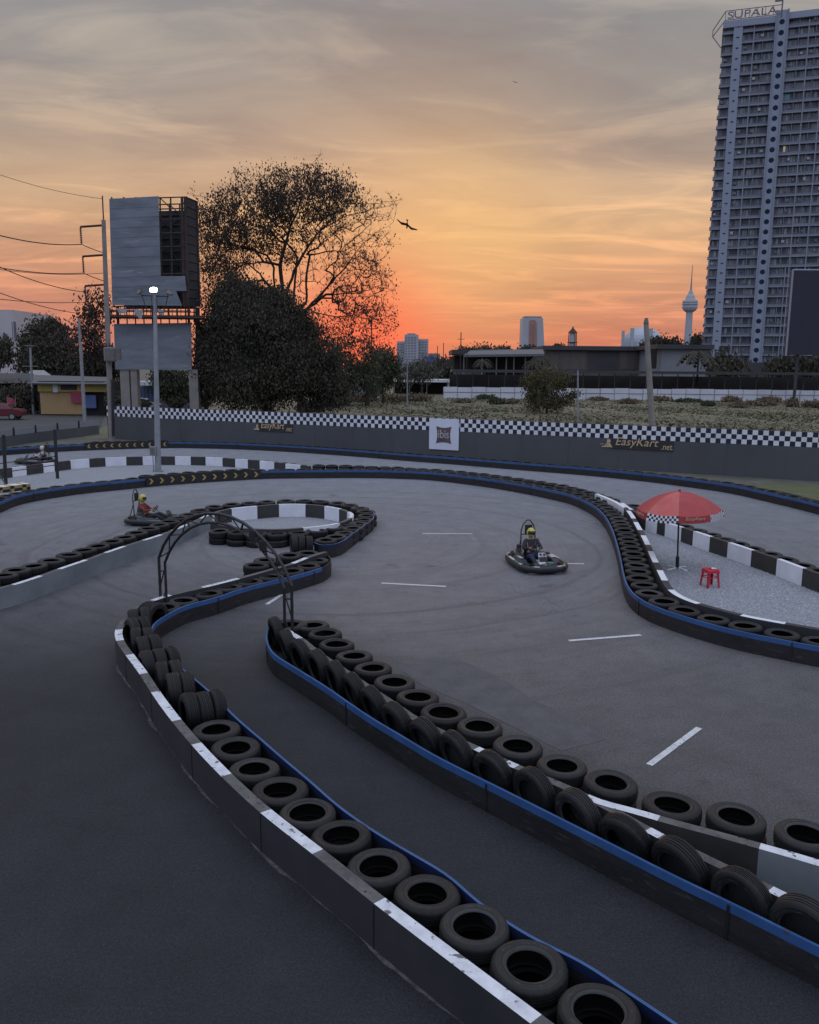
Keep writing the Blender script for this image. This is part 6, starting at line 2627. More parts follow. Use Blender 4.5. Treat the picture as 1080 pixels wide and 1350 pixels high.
for x_ in (pts[3].x + 2, pts[2].x - 2):
    q = MB()
    q.tube([(x_, YV + .6, 0), (x_, YV + .6, pts[3].z)], .25, "roof_dark", 8)
    child_build(q, "column", root)


# ------------------------------------------------------------------ far buildings
def bld(name, label, cat="building", loc=None):
    r = empty(name, loc or (0, 0, 0), 0, label, cat)
    return r


# white apartment block beyond the tree
Yd = 620.0
root = bld("apartment_block", "white stepped apartment block at the sunset glow beside the tree", loc=Q(545, 480, Yd))
root.location.z = 0
q = MB()
for (x0_, y0_, x1_, yd_) in ((533, 441, 552, 0), (523, 450, 535, 6), (551, 447, 565, 4)):
    boxpx(q, x0_, y0_, x1_, 500, Yd + yd_, 14, "far_white", zmin=0)
child_build(q, "wall", root)
for (x0_, y0_, x1_, yd_) in ((533, 441, 552, 0), (523, 450, 535, 6), (551, 447, 565, 4)):
    k = 0
    y = y0_ + 3
    while y < 484:
        q = MB()
        for j in range(int((x1_ - x0_) / 4)):
            a, b = Q(x0_ + 1 + j * 4, y + 1.8, Yd + yd_), Q(x0_ + 3.6 + j * 4, y, Yd + yd_)
            q.box(((a.x + b.x) / 2, Yd + yd_ - .1, (a.z + b.z) / 2), (b.x - a.x, .3, b.z - a.z), "far_grey")
        child_build(q, "window_row", root)
        y += 3.6
q = MB()
boxpx(q, 537, 439.5, 548, 441.5, Yd + 3, 5, "far_grey")
child_build(q, "roof", root)
# bluish small block
root = bld("office_block", "small bluish block right of the white apartment block", loc=Q(572, 480, 640))
root.location.z = 0
q = MB()
boxpx(q, 565, 466, 580, 500, 640, 12, "far_grey", zmin=0)
child_build(q, "wall", root)
q = MB()
boxpx(q, 562, 471, 572, 477, 600, 2, "far_blue")
boxpx(q, 564, 474, 578, 479, 605, 2, "far_blue")
child_build(q, "sign_panel", root)
# white tapered tower with reddish centre
Yd = 900.0
root = bld("tapered_tower", "white tapered tower with a reddish central strip beyond the dark hall", loc=Q(703, 480, Yd))
root.location.z = 0
z0_, z1_ = 0, Q(703, 419, Yd).z
a, b = Q(688, 470, Yd).x, Q(720.5, 470, Yd).x
at_, bt = Q(690, 420, Yd).x, Q(716, 420, Yd).x
q = MB()
q.add([(a, Yd, 0), (b, Yd, 0), (b, Yd + 25, 0), (a, Yd + 25, 0), (at_, Yd, z1_), (bt, Yd, z1_), (bt, Yd + 25, z1_), (at_, Yd + 25, z1_)],
      [(0, 3, 2, 1), (4, 5, 6, 7), (0, 1, 5, 4), (1, 2, 6, 5), (2, 3, 7, 6), (3, 0, 4, 7)], "far_white")
child_build(q, "wall", root)
q = MB()
boxpx(q, 691.5, 417, 714.5, 421, Yd + 2, 18, "far_grey")
child_build(q, "roof", root)
q = MB()
pts = []
for (x, y) in ((697.5, 461), (708, 461), (707.5, 424), (705.5, 421.5), (700, 421.5), (698, 424)):
    p = Q(x, y, Yd - .6)
    pts.append(p)
q.poly(pts, "far_red")
child_build(q, "centre_strip", root)
q = MB()
for k in range(9):
    a, b = Q(700.5, 427 + k * 3.6 + 1.4, Yd - .9), Q(705, 427 + k * 3.6, Yd - .9)
    q.quad(Vector((a.x, a.y, a.z)), Vector((b.x, a.y, a.z)), Vector((b.x, a.y, b.z)), Vector((a.x, a.y, b.z)), "far_grey")
child_build(q, "window_row", root)
# needle tower
Yd = 1500.0
base = Q(905.5, 470, Yd)
base.z = 0
root = bld("observation_tower", "slender pale observation tower with round pod and mast left of the high-rise", "tower", loc=base)
def hzx(y):
    return Q(907, y, Yd).z
kk = Yd / 1100
q = MB()
q.lathe([(5.4 * kk, 0), (4.6 * kk, hzx(440)), (4.1 * kk, hzx(411))], "far_white", 20)
q.build("shaft", root, True)
q = MB()
q.lathe([(4 * kk, hzx(412)), (8 * kk, hzx(409)), (9.5 * kk, hzx(406)), (9.6 * kk, hzx(403)), (9 * kk, hzx(402.6)), (9 * kk, hzx(402)), (9.8 * kk, hzx(401.6)), (9.8 * kk, hzx(400)), (9 * kk, hzx(399.6)), (9 * kk, hzx(398.8)), (9.6 * kk, hzx(398.4)), (9.2 * kk, hzx(396)),
         (6.5 * kk, hzx(395.5)), (5 * kk, hzx(390)), (3.6 * kk, hzx(388)), (2 * kk, hzx(383)), (0, hzx(382))], "far_white", 24)
q.lathe([(9.05 * kk, hzx(402.7)), (9.05 * kk, hzx(401.6))], "far_grey", 24)
q.lathe([(9.05 * kk, hzx(399.6)), (9.05 * kk, hzx(398.4))], "far_grey", 24)
q.build("pod", root)
q = MB()
q.tube([(0, 0, hzx(384)), (0, 0, hzx(366)), (0, 0, hzx(349))], [1.1 * kk, .6 * kk, .35 * kk], "far_grey", 8)
q.build("mast", root)
# dome
Yd = 800.0
base = Q(846, 470, Yd)
base.z = 0
root = bld("domed_arena", "pale translucent dome with stepped roof peeking over the brown hall", loc=base)
kk = Yd / 1100
q = MB()
z0_ = Q(846, 456, Yd).z
prof = []
for k in range(9):
    a = PI / 2 * k / 8
    prof.append((27 * kk * math.cos(a), z0_ + 24 * kk * math.sin(a)))
q.lathe([(28 * kk, 0), (28 * kk, z0_)] + prof, "far_dome", 14)
q.build("dome", root)
q = MB()
for k, (x_, y0_, w_) in enumerate(((822, 436, 3), (834, 432.5, 4), (858, 433, 5))):
    a = Q(x_, y0_, Yd - 28 * kk)
    q.box((a.x - base.x, a.y - base.y, a.z / 2), (w_ * kk, 3, a.z), "far_white")
for k in range(4):
    a = Q(820 + k * 3.5, 446, Yd - 30 * kk)
    q.box((a.x - base.x, a.y - base.y, a.z / 2), (0.8, .5, a.z), "far_white")
q.build("rib", root)
# lantern water tower on the hall
Yd = 232.0
base = Q(754.5, 458, Yd)
root = bld("lantern_turret", "little round turret with conical red cap on the hall roof", "turret", loc=base)
kk = Yd / 1100
q = MB()
q.lathe([(4.2 * kk, -1.0), (4.0 * kk, 12 * kk), (3.6 * kk, 17 * kk), (3.6 * kk, 19 * kk)], "far_white", 12)
q.build("drum", root)
q = MB()
q.lathe([(6.4 * kk, 18.6 * kk), (4 * kk, 21 * kk), (1.3 * kk, 24 * kk), (.5 * kk, 26.5 * kk), (0, 27 * kk)], "rust", 12)
q.lathe([(6.6 * kk, 6 * kk), (6.6 * kk, 6.8 * kk), (3 * kk, 6.8 * kk)], "rust", 12)
for k in range(4):
    a = 2 * PI * k / 4 + .4
    q.tube([(6.2 * kk * math.cos(a), 6.2 * kk * math.sin(a), 0), (5.6 * kk * math.cos(a), 5.6 * kk * math.sin(a), 19 * kk)], .12, "rust", 4)
q.build("cap", root)

# big low halls
def hall(name, label, Yd, x0_, x1_, yroof, yeave, dep, wallm, roofm, panels=(), over=6):
    root = bld(name, label, loc=Q((x0_ + x1_) / 2, 500, Yd))
    root.location.z = 0
    q = MB()
    boxpx(q, x0_, yeave, x1_, 510, Yd, dep, wallm, zmin=0)
    child_build(q, "wall", root)
    q = MB()
    boxpx(q, x0_ - over, yroof, x1_ + over * .5, yeave, Yd - 1.5, dep + 2, roofm)
    child_build(q, "roof", root)
    for (a, b, t_, bt_, mt_) in panels:
        q = MB()
        boxpx(q, a, t_, b, bt_, Yd - .15, .2, mt_)
        child_build(q, "cladding_panel", root)
    return root


hall("warehouse", "long brown hall with flat dark roof beneath the turret", 225.0, 722, 872, 457, 461, 30, "hall_wall", "roof_dark",
     [(737, 773, 463, 487, "hall_wall"), (775, 816, 464, 488, "roof_dark"), (817, 852, 464, 487, "hall_wall")])
hall("warehouse", "pale grey hall with dark roof beside the high-rise, behind the palm", 205.0, 870, 941, 454.5, 459.5, 25, "hall_wall_pale", "roof_dark", [(856, 867, 460, 486, "shade_dark")], 3)
root = bld("open_hall", "dark open-sided hall with pale sloping roof edge and thin posts", loc=Q(650, 500, 185))
root.location.z = 0
q = MB()
boxpx(q, 596, 462, 720, 467, 196, 16, "roof_dark")
a0, a1 = Q(612, 467.5, 184), Q(718, 466.5, 184)
b0, b1 = Q(622, 461, 198), Q(716, 460.5, 198)
q.quad(a0, a1, b1, b0, "roof_grey")
q.quad(a0 - Vector((0, 0, .5)), a1 - Vector((0, 0, .5)), a1, a0, "roof_grey")
child_build(q, "roof", root)
q = MB()
boxpx(q, 598, 470, 716, 512, 199, 1, "shade_dark", zmin=0)  # dark panel paints the shade beneath the open roof
boxpx(q, 598, 490, 640, 512, 192, 1, "roof_grey", zmin=0)
child_build(q, "wall", root)
for x_ in (612, 636, 655, 668, 678, 693, 710):
    q = MB()
    a = Q(x_, 467, 185)
    q.tube([(a.x, 185, 0), (a.x, 185, a.z)], .16, "roof_grey", 6)
    child_build(q, "post", root)
root = bld("carport", "very long low dark carport roof on posts behind the white fence", loc=Q(850, 505, 160))
root.location.z = 0
q = MB()
a, b = Q(596, 492, 160), Q(1130, 494, 160)
zc = (a.z + 0) if True else 0
q.box(((a.x + b.x) / 2, 163, Q(850, 491, 160).z), (b.x - a.x, 8, .5), "roof_dark")
child_build(q, "roof", root)
q = MB()
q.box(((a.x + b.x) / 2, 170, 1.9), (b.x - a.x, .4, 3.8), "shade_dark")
child_build(q, "back_wall", root)
for k in range(26):
    x_ = a.x + 1 + (b.x - a.x - 2) * k / 25
    q = MB()
    q.tube([(x_, 160, 0), (x_, 160, Q(850, 491, 160).z)], .09, "roof_dark", 6)
    child_build(q, "post", root)
# white panel fence
YF = 142.0
root = bld("panel_fence", "white corrugated panel fence running across the far side of the field", "fence", loc=Q(830, 520, YF))
root.location.z = 0
a, b = Q(585, 511, YF), Q(1150, 513, YF)
hF = Q(830, 512.3, YF).z
n_ = int((b.x - a.x) / 2.4)
q = MB()
for k in range(n_):
    x_ = a.x + (b.x - a.x) * k / n_
    x2 = a.x + (b.x - a.x) * (k + 1) / n_ - .08
    dz = random.uniform(-.05, .05)
    q.box(((x_ + x2) / 2, YF + random.uniform(-.04, .04), (hF + dz) / 2), (x2 - x_, .05, hF + dz), "panel_white")
child_build(q, "panel", root)
q = MB()
for k in range(n_ + 1):
    x_ = a.x + (b.x - a.x) * k / n_ - .04
    q.box((x_, YF - .05, hF / 2), (.07, .07, hF), "far_grey")
q.box(((a.x + b.x) / 2, YF - .06, hF * .55), (b.x - a.x, .04, .08), "roof_grey")
child_build(q, "post", root)
# low pale roof among the trees
root = bld("shed", "low shed with bright white roof edge left of the white fence", loc=Q(555, 505, 165))
root.location.z = 0
q = MB()
boxpx(q, 517, 500.5, 593, 503.5, 162, 8, "panel_white")
boxpx(q, 528, 495, 566, 500.5, 166, 4, "roof_grey")
child_build(q, "roof", root)
q = MB()
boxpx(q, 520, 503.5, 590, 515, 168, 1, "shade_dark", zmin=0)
child_build(q, "wall", root)
for x_ in (519, 540, 563, 590):
    q = MB()
    p = Q(x_, 503, 162)
    q.tube([(p.x, 162, 0), (p.x, 162, p.z)], .09, "roof_grey", 5)
    child_build(q, "post", root)
root = bld("roadside_house", "grey house half hidden between the tree trunks", loc=Q(475, 505, 150))
root.location.z = 0
q = MB()
boxpx(q, 462, 488, 492, 515, 150, 8, "hall_wall_pale", zmin=0)
child_build(q, "wall", root)
q = MB()
boxpx(q, 459, 484, 495, 488, 149, 10, "roof_grey")
child_build(q, "roof", root)
for k in range(4):
    q = MB()
    boxpx(q, 465 + k * 6.5, 500, 469 + k * 6.5, 506, 149.8, .1, "window_mid")
    child_build(q, "window", root)
for i, (x, yt, Yd, r_) in enumerate(((608, 438, 190, .12), (585, 452, 210, .10), (577, 456, 215, .10), (490, 420, 130, .10), (636, 474, 170, .16), (616, 462, 175, .08))):
    p = Q(x, yt, Yd)
    q = MB()
    q.tube([(p.x, Yd, 0), (p.x, Yd, p.z)], r_, "steel_grey" if i == 4 else "rust", 6)
    if i in (0, 3):
        q.tube([(p.x - .8, Yd, p.z - 1.5), (p.x + .8, Yd, p.z - 1.5)], .06, "rust", 4)
    o = q.build("street_pole")
    tag(o, ["tall thin pole at the sunset glow before the treeline", "second thin pole right of the white block", "thin pole nearest the bluish block", "thin dark pole among the bare twigs of the tall tree", "pale grey post before the open hall",
            "short thin pole left of the open hall"][i], "pole")

# ------------------------------------------------------------------ left side: shop, houses, road, cars
pr = [P(x, y, 0) for x, y in ((-80, 552), (60, 544), (140, 540), (131, 566), (60, 578), (-80, 592))]
o = sheet("road", [(p.x, p.y) for p in pr], 0.002, "asphalt_road")
o['kind'] = 'structure'
Yd = 140.0
root = bld("office_building", "pale flat-roofed building with tall slit windows at the frame's edge", loc=Q(10, 500, Yd))
root.location.z = 0
a, b = Q(-60, 404, Yd), Q(16, 408, Yd)
c2_ = Q(44, 416, Yd + 10)
q = MB()
zt_ = Q(0, 408, Yd).z
q.box(((a.x + b.x) / 2, Yd + 8, zt_ / 2), (b.x - a.x, 16, zt_), "plaster")
q.add([(b.x, Yd, 0), (c2_.x, Yd + 10, 0), (c2_.x, Yd + 10, zt_), (b.x, Yd, zt_)], [(0, 1, 2, 3)], "plaster")
q.add([(c2_.x, Yd + 10, 0), (c2_.x - 3, Yd + 26, 0), (c2_.x - 3, Yd + 26, zt_), (c2_.x, Yd + 10, zt_)], [(0, 1, 2, 3)], "plaster")
child_build(q, "wall", root)
for (x0_, x1_, y0_, y1_) in ((17, 20.5, 424, 446), (26, 29, 425, 447), (18, 21, 449, 470), (6, 9, 440, 455)):
    q = MB()
    yy_ = Yd + (max(0, (x0_ - 16)) / 28) * 10 - .15
    a_, b_ = Q(x0_, y1_, yy_), Q(x1_, y0_, yy_)
    q.box(((a_.x + b_.x) / 2, yy_, (a_.z + b_.z) / 2), (b_.x - a_.x, .25, b_.z - a_.z), "window_dark", rot=0.5 if x0_ > 16 else 0)
    child_build(q, "window", root)
Ysh = 84.0
root = bld("roadside_shop", "yellow roadside shop with ochre shutters under a dark roof", loc=Q(90, 530, Ysh))
root.location.z = 0
q = MB()
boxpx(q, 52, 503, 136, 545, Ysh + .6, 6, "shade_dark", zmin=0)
child_build(q, "wall", root)
q = MB()
boxpx(q, 54, 516.5, 109, 541, Ysh + .3, .2, "shop_ochre", zmin=0.1)
child_build(q, "shutter", root)
q = MB()
boxpx(q, 50, 505.5, 140, 516, Ysh, .25, "shop_yellow")
child_build(q, "fascia", root)
q = MB()
boxpx(q, 80, 507, 101, 514, Ysh - .03, .04, "dark_void")
boxpx(q, 70, 506, 75.5, 517, Ysh - .05, .05, "panel_white")
child_build(q, "sign_panel", root)
q = MB()
boxpx(q, 94, 516, 107, 531, Ysh - .02, .15, "shop_red")
boxpx(q, 112, 521, 126, 538, Ysh + .2, .2, "shop_blue")
child_build(q, "banner", root)
q = MB()
a, b = Q(42, 505, Ysh - .8), Q(142, 506, Ysh - .8)
c, d = Q(142, 497, Ysh + 7), Q(42, 494, Ysh + 7)
q.quad(a, b, c, d, "roof_grey")
q.quad(a - Vector((0, 0, .12)), b - Vector((0, 0, .12)), b, a, "roof_dark")
child_build(q, "roof", root)
root = bld("roadside_house", "dark low roofed stalls at the frame's edge behind the red car", loc=Q(20, 530, 90))
root.location.z = 0
q = MB()
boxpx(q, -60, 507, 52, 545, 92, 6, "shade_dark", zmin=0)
child_build(q, "wall", root)
q = MB()
a, b = Q(-60, 507, 87), Q(50, 504, 87)
c, d = Q(44, 492, 99), Q(-60, 492, 99)
q.quad(a, b, c, d, "roof_dark")
child_build(q, "roof", root)
q = MB()
a, b = Q(34, 498, 96), Q(72, 498, 96)
c, d = Q(58, 488, 104), Q(40, 488, 104)
q.quad(a, b, c, d, "awning_grey")
child_build(q, "awning", root)
tree("leafy_tree", "dark bush between the roadside stalls and the short grey pole", [(34, 528, 18, 16), (22, 520, 14, 10)], 86, "leaf_dark", 0.3, 3500, cr=0.35, trunk=32)
root = bld("roadside_house", "pale awning house seen between the billboard legs", loc=Q(190, 520, 100))
root.location.z = 0
q = MB()
boxpx(q, 174, 508, 214, 540, 104, 5, "window_mid", zmin=0)
child_build(q, "wall", root)
q = MB()
boxpx(q, 174, 503, 206, 508, 100, 4, "panel_white")
child_build(q, "awning", root)
q = MB()
for k in range(5):
    boxpx(q, 184 + k * 4.5, 510, 186 + k * 4.5, 530, 103, .2, "shop_blue")
child_build(q, "door", root)


def car(name, label, loc, rz, body, sc=1.0, group=None):
    root = empty(name, loc, rz, label, "car", group)
    # side profile, x forward
    prof = [(-2.1, .35), (-2.15, .75), (-1.95, .95), (-1.35, 1.0), (-0.95, 1.42), (-.1, 1.5), (.65, 1.42), (1.15, 1.0), (1.9, .85), (2.12, .6), (2.1, .32)]
    W = .84
    q = MB()
    vs = []
    n_ = len(prof)
    for y, sh in ((-W, 1), (W, 1)):
        for x, z in prof:
            yy_ = y * (0.80 if z > 1.1 else 1)
            vs.append((x, yy_, z))
    fs = [tuple(range(n_ - 1, -1, -1)), tuple(range(n_, 2 * n_))] + [(i, (i + 1) % n_, n_ + (i + 1) % n_, n_ + i) for i in range(n_)]
    q.add(vs, fs, body)
    fix_normals(q.build("body", root))
    q = MB()
    for sgn in (-1, 1):
        y = sgn * (W * .93)
        q.poly([(-1.2, y, 1.02), (-.85, sgn * W * .83, 1.36), (-.05, sgn * W * .82, 1.42), (-.05, y, 1.02)][::sgn], "car_glass")
        q.poly([(.02, y, 1.02), (.02, sgn * W * .82, 1.42), (.6, sgn * W * .83, 1.36), (1.0, y, 1.02)][::sgn], "car_glass")
    q.add([(1.13, -.7, 1.04), (1.13, .7, 1.04), (.69, .6, 1.4), (.69, -.6, 1.4)], [(0, 1, 2, 3)], "car_glass")
    q.add([(-1.33, -.7, 1.04), (-1.33, .7, 1.04), (-.98, .6, 1.4), (-.98, -.6, 1.4)], [(3, 2, 1, 0)], "car_glass")
    q.build("window", root)
    for x in (-1.35, 1.35):
        for y in (-.8, .8):
            M = Matrix.Rotation(PI / 2, 3, 'X')
            q = MB()
            q.lathe([(.2, -.1), (.3, -.1), (.32, -.05), (.32, .05), (.3, .1), (.2, .1)], "steel_black", 20, (x, y, .32), M=M)
            wh = q.build("wheel", root)
            q = MB()
            q.lathe([(0, -.08), (.2, -.09), (.2, .09), (0, .08)], "steel_grey", 12, (x, y, .32), M=M)
            q.build("rim", wh)
    for y in (-.6, .6):
        q = MB()
        q.box((2.08, y, .72), (.1, .32, .14), "white_plastic")
        q.build("headlight", root)
        q = MB()
        q.box((-2.12, y, .78), (.06, .3, .16), "shop_red")
        q.build("tail_light", root)
    return root


p = P(0, 553, 0)
car("parked_car", "dark red car parked by the roadside at the frame's edge", (p.x, p.y, 0.0), PI + 0.12, "car_red")
p = P(40, 540, 0)
p = P(187, 531, 0)
car("parked_car", "white car parked under the pale awning between the billboard legs", (px_x(186, 92), 92, 0), 0.25, "car_white")
car("parked_car", "silver car partly hidden right of the lamp pole beneath the billboard", (px_x(236, 90), 90, 0), 0.1, "car_grey")
# pink cloth sign near the car
q = MB()
a = Q(9, 523, 80)
b = Q(22, 535, 80)
q.add([(a.x, 80, b.z), (b.x, 80, b.z + .1), (b.x - .2, 79.9, a.z - .2), (a.x + .1, 80, a.z)], [(0, 1, 2, 3)], "shop_red")
q.tube([(a.x, 80, 0), (a.x, 80, a.z)], .03, "steel_grey", 5)
q.tube([(b.x - .1, 80, 0), (b.x - .1, 80, a.z)], .03, "steel_grey", 5)
tag(q.build("cloth_banner"), "small red cloth banner on poles behind the dark red car", "banner")

for i, (x, y, rx, ry, Yd, lb) in enumerate(((150, 528, 10, 12, 84, "small roadside shrub beside the tall power pole's foot"), (22, 512, 16, 10, 96, "low greenery above the dark roadside stalls"),
                                         (190, 532, 8, 5, 86, "low shrub at the wall between the billboard columns"), (232, 531, 12, 6, 84, "low scrubby bush behind the wall right of the lamp pole"))):
    p = Q(x, y, Yd)
    k = Yd / 1100
    pts = ellipsoid_pts((p.x, Yd, p.z), (rx * k, 1.0, ry * k), 1200, .1, .3)
    pts = np.vstack([pts, ellipsoid_pts((p.x, Yd, p.z * .5), (rx * k * .6, .6, p.z * .5), 500, .1, .2)])
    tag(leaf_mesh(pts[pts[:, 2] > 0], 0.26, "leaf_mid" if i % 2 else "leaf_grey", "shrub"), lb, "shrub")

# ------------------------------------------------------------------ birds in the sky
def bird(label, x, y, Yd, span_, heading, pitch_, group=None):
    c = Q(x, y, Yd)
    q = MB()
    # body along x, wings along y
    q.tube([(-.42, 0, .02), (-.25, 0, .03), (0, 0, 0), (.22, 0, .02), (.36, 0, .05), (.45, 0, .05)], [.01, .05, .085, .07, .05, .012], "bird_dark", 8)
    for sgn in (-1, 1):
        w_ = [(0.12, .05), (.18, .45), (.02, 1.0), (-.08, .95), (-.12, .5), (-.15, .05)]
        zz_ = [0.03, .14, .02, .02, .13, .03]
        q.add([(x_, y_ * sgn, z_) for (x_, y_), z_ in zip(w_, zz_)], [(0, 1, 4, 5)[::sgn], (1, 2, 3, 4)[::sgn]], "bird_dark")
    q.add([(-.35, -.02, .02), (-.35, .02, .02), (-.62, .12, .02), (-.62, -.12, .02)], [(0, 1, 2, 3)], "bird_dark")
    o = q.build("bird")
    o.location = c
    o.scale = (span_, span_, span_)
    o.rotation_euler = (pitch_, 0.1, heading)
    return tag(o, label, "bird")


bb = bird("dark bird gliding in the sunset sky just right of the tall tree", 537, 296, 60, .85, 0, 0)
_y = Vector((.86, -.25, -.46)).normalized()
_x = Vector((-.5, .75, -.1))
_x = (_x - _y * _x.dot(_y)).normalized()
_z = _x.cross(_y)
bb.rotation_euler = Matrix((_x, _y, _z)).transposed().to_euler()
bird("tiny dark bird high in the grey upper sky", 679.5, 108.5, 120, .5, 1.2, 0.4)

# ------------------------------------------------------------------ go-karts and drivers
def skin_body(name, chain, radii, edges, mname, parent=None, root_i=0, sub=2):
    me = bpy.data.meshes.new(name)
    me.from_pydata(chain, edges, [])
    me.materials.append(MATS[mname])
    o = bpy.data.objects.new(name, me)
    COL.objects.link(o)
    if parent:
        o.parent = parent
    md = o.modifiers.new("skin", 'SKIN')
    md.use_smooth_shade = True
    if not me.skin_vertices:
        raise RuntimeError("no skin layer")
    sv = me.skin_vertices[0].data
    for i, r in enumerate(radii):
        sv[i].radius = r if isinstance(r, tuple) else (r, r)
        sv[i].use_root = (i == root_i)
    sb = o.modifiers.new("sub", 'SUBSURF')
    sb.levels = sb.render_levels = sub
    # freeze to a plain mesh
    bpy.context.view_layer.update()
    dg = bpy.context.evaluated_depsgraph_get()
    m2 = bpy.data.meshes.new_from_object(o.evaluated_get(dg))
    m2.name = name
    o.modifiers.clear()
    o.data = m2
    if not m2.materials:
        m2.materials.append(MATS[mname])
    m2.polygons.foreach_set('use_smooth', [True] * len(m2.polygons))
    return o


def driver(loc, rz, label, shirt, trousers, helmet, sc=1.0, head_turn=0.0):
    root = empty("person", loc, rz, label, "person")
    V, R, E = [], [], []

    def a(p, r, par=None):
        V.append(p)
        R.append(r)
        if par is not None:
            E.append((par, len(V) - 1))
        return len(V) - 1
    pel = a((-.42, 0, .20), (.135, .15))
    ab = a((-.50, 0, .36), (.12, .145), pel)
    ch = a((-.555, 0, .55), (.125, .165), ab)
    nk0 = a((-.56, 0, .70), (.07, .08), ch)
    nk = a((-.54, 0, .77), .055, nk0)
    hd = a((-.525, 0, .86), (.085, .085), nk)
    ht = a((-.525, 0, .89), (.075, .075), hd)
    handles = []
    for s in (-1, 1):
        sh = a((-.545, s * .175, .645), .06, ch)
        elb = a((-.36, s * .27, .46), .045, sh)
        wr = a((-.13, s * .16, .52), .028, elb)
        pm_ = a((-.075, s * .145, .54), (.03, .02), wr)
        # fingers curl around the wheel rim, thumb from the side of the palm
        for k, (dz, L) in enumerate(((.028, .036), (.01, .042), (-.008, .040), (-.026, .032))):
            f1 = a((-.045, s * (.150), .54 + dz), .0095, pm_)
            f2 = a((-.022, s * (.132), .54 + dz - .004), .009, f1)
            f3 = a((-.034, s * (.112), .54 + dz - .006), .008, f2)
        t1 = a((-.085, s * .118, .562), .011, pm_)
        t2 = a((-.062, s * .102, .57), .0095, t1)
    for s in (-1, 1):
        hp = a((-.36, s * .09, .19), .095, pel)
        kn = a((.06, s * .19, .34), .062, hp)
        an = a((.42, s * .13, .15), .042, kn)
        ft = a((.50, s * .13, .17), (.04, .045), an)
        to = a((.55, s * .13, .25), (.03, .042), ft)
    body = skin_body("body", V, R, E, "skin", root)
    # shirt
    def sub(idx, extra, mname, name, par):
        mp = {j: n for n, j in enumerate(idx)}
        vv = [V[j] for j in idx]
        rr = [tuple(x + extra for x in (R[j] if isinstance(R[j], tuple) else (R[j], R[j]))) for j in idx]
        ee = [(mp[p], mp[q_]) for p, q_ in E if p in mp and q_ in mp]
        return skin_body(name, vv, rr, ee, mname, par)
    arm0 = 7
    na = 4 + 12 + 2
    shirt_idx = [pel, ab, ch, nk0, arm0, arm0 + 1, arm0 + 2, arm0 + na, arm0 + na + 1, arm0 + na + 2]
    sub(shirt_idx, .014, shirt, "shirt", root)
    l0 = arm0 + 2 * na
    leg_idx = [pel, l0, l0 + 1, l0 + 2, l0 + 5, l0 + 6, l0 + 7]
    sub(leg_idx, .012, trousers, "trousers", root)
    for s, li in ((-1, l0 + 2), (1, l0 + 7)):
        q = MB()
        q.tube([V[li], V[li + 1], V[li + 2]], [.048, .052, .042], "cloth_black", 10)
        q.build("shoe", root, True)
    # helmet: shell with open face, visor, rim
    q = MB()
    hc = Vector((-.52, 0, .905))
    n1, n2 = 14, 22
    vs, fs, keepv = [], [], []
    for i in range(n1 + 1):
        th = PI * .86 * i / n1
        for j in range(n2):
            ph = 2 * PI * j / n2
            x = math.sin(th) * math.cos(ph)
            y = math.sin(th) * math.sin(ph)
            z = math.cos(th)
            vs.append((hc.x + .148 * x * (1.06 if z < .2 else 1), hc.y + .128 * y, hc.z + .14 * z))
    for i in range(n1):
        for j in range(n2):
            j2 = (j + 1) % n2
            th = PI * .86 * (i + .5) / n1
            ph = 2 * PI * (j + .5) / n2
            if ph > PI:
                ph -= 2 * PI
            if 1.25 < th < 1.85 and abs(ph) < 1.05:
                continue
            fs.append((i * n2 + j, (i + 1) * n2 + j, (i + 1) * n2 + j2, i * n2 + j2))
    q.add(vs, fs, helmet)
    hm = q.build("helmet", root, True)
    q = MB()
    vs, fs = [], []
    m1, m2 = 4, 10
    for i in range(m1 + 1):
        th = 1.28 + .5 * i / m1
        for j in range(m2 + 1):
            ph = -1.05 + 2.1 * j / m2
            vs.append((hc.x + .142 * math.sin(th) * math.cos(ph) * 1.03, hc.y + .124 * math.sin(th) * math.sin(ph), hc.z + .136 * math.cos(th)))
    for i in range(m1):
        for j in range(m2):
            b = i * (m2 + 1) + j
            fs.append((b, b + m2 + 1, b + m2 + 2, b + 1))
    q.add(vs, fs, "visor")
    q.build("visor", hm, True)
    # face under the visor
    q = MB()
    q.lathe([(0, .02), (.012, .01), (.018, -.012), (0, -.02)], "skin", 8, (-.425, 0, .875))
    for s in (-1, 1):
        q.lathe([(0, .012), (.012, 0), (0, -.012)], "cloth_white", 8, (-.436, s * .033, .90))
        q.lathe([(0, .006), (.006, 0), (0, -.006)], "visor", 6, (-.426, s * .033, .90))
        q.lathe([(0, .03), (.014, .015), (.014, -.015), (0, -.03)], "skin", 8, (-.52, s * .09, .88))
    q.box((-.428, 0, .843), (.012, .045, .008), "shop_red")
    q.build("face", root, True)
    root.scale = (sc, sc, sc)
    return root


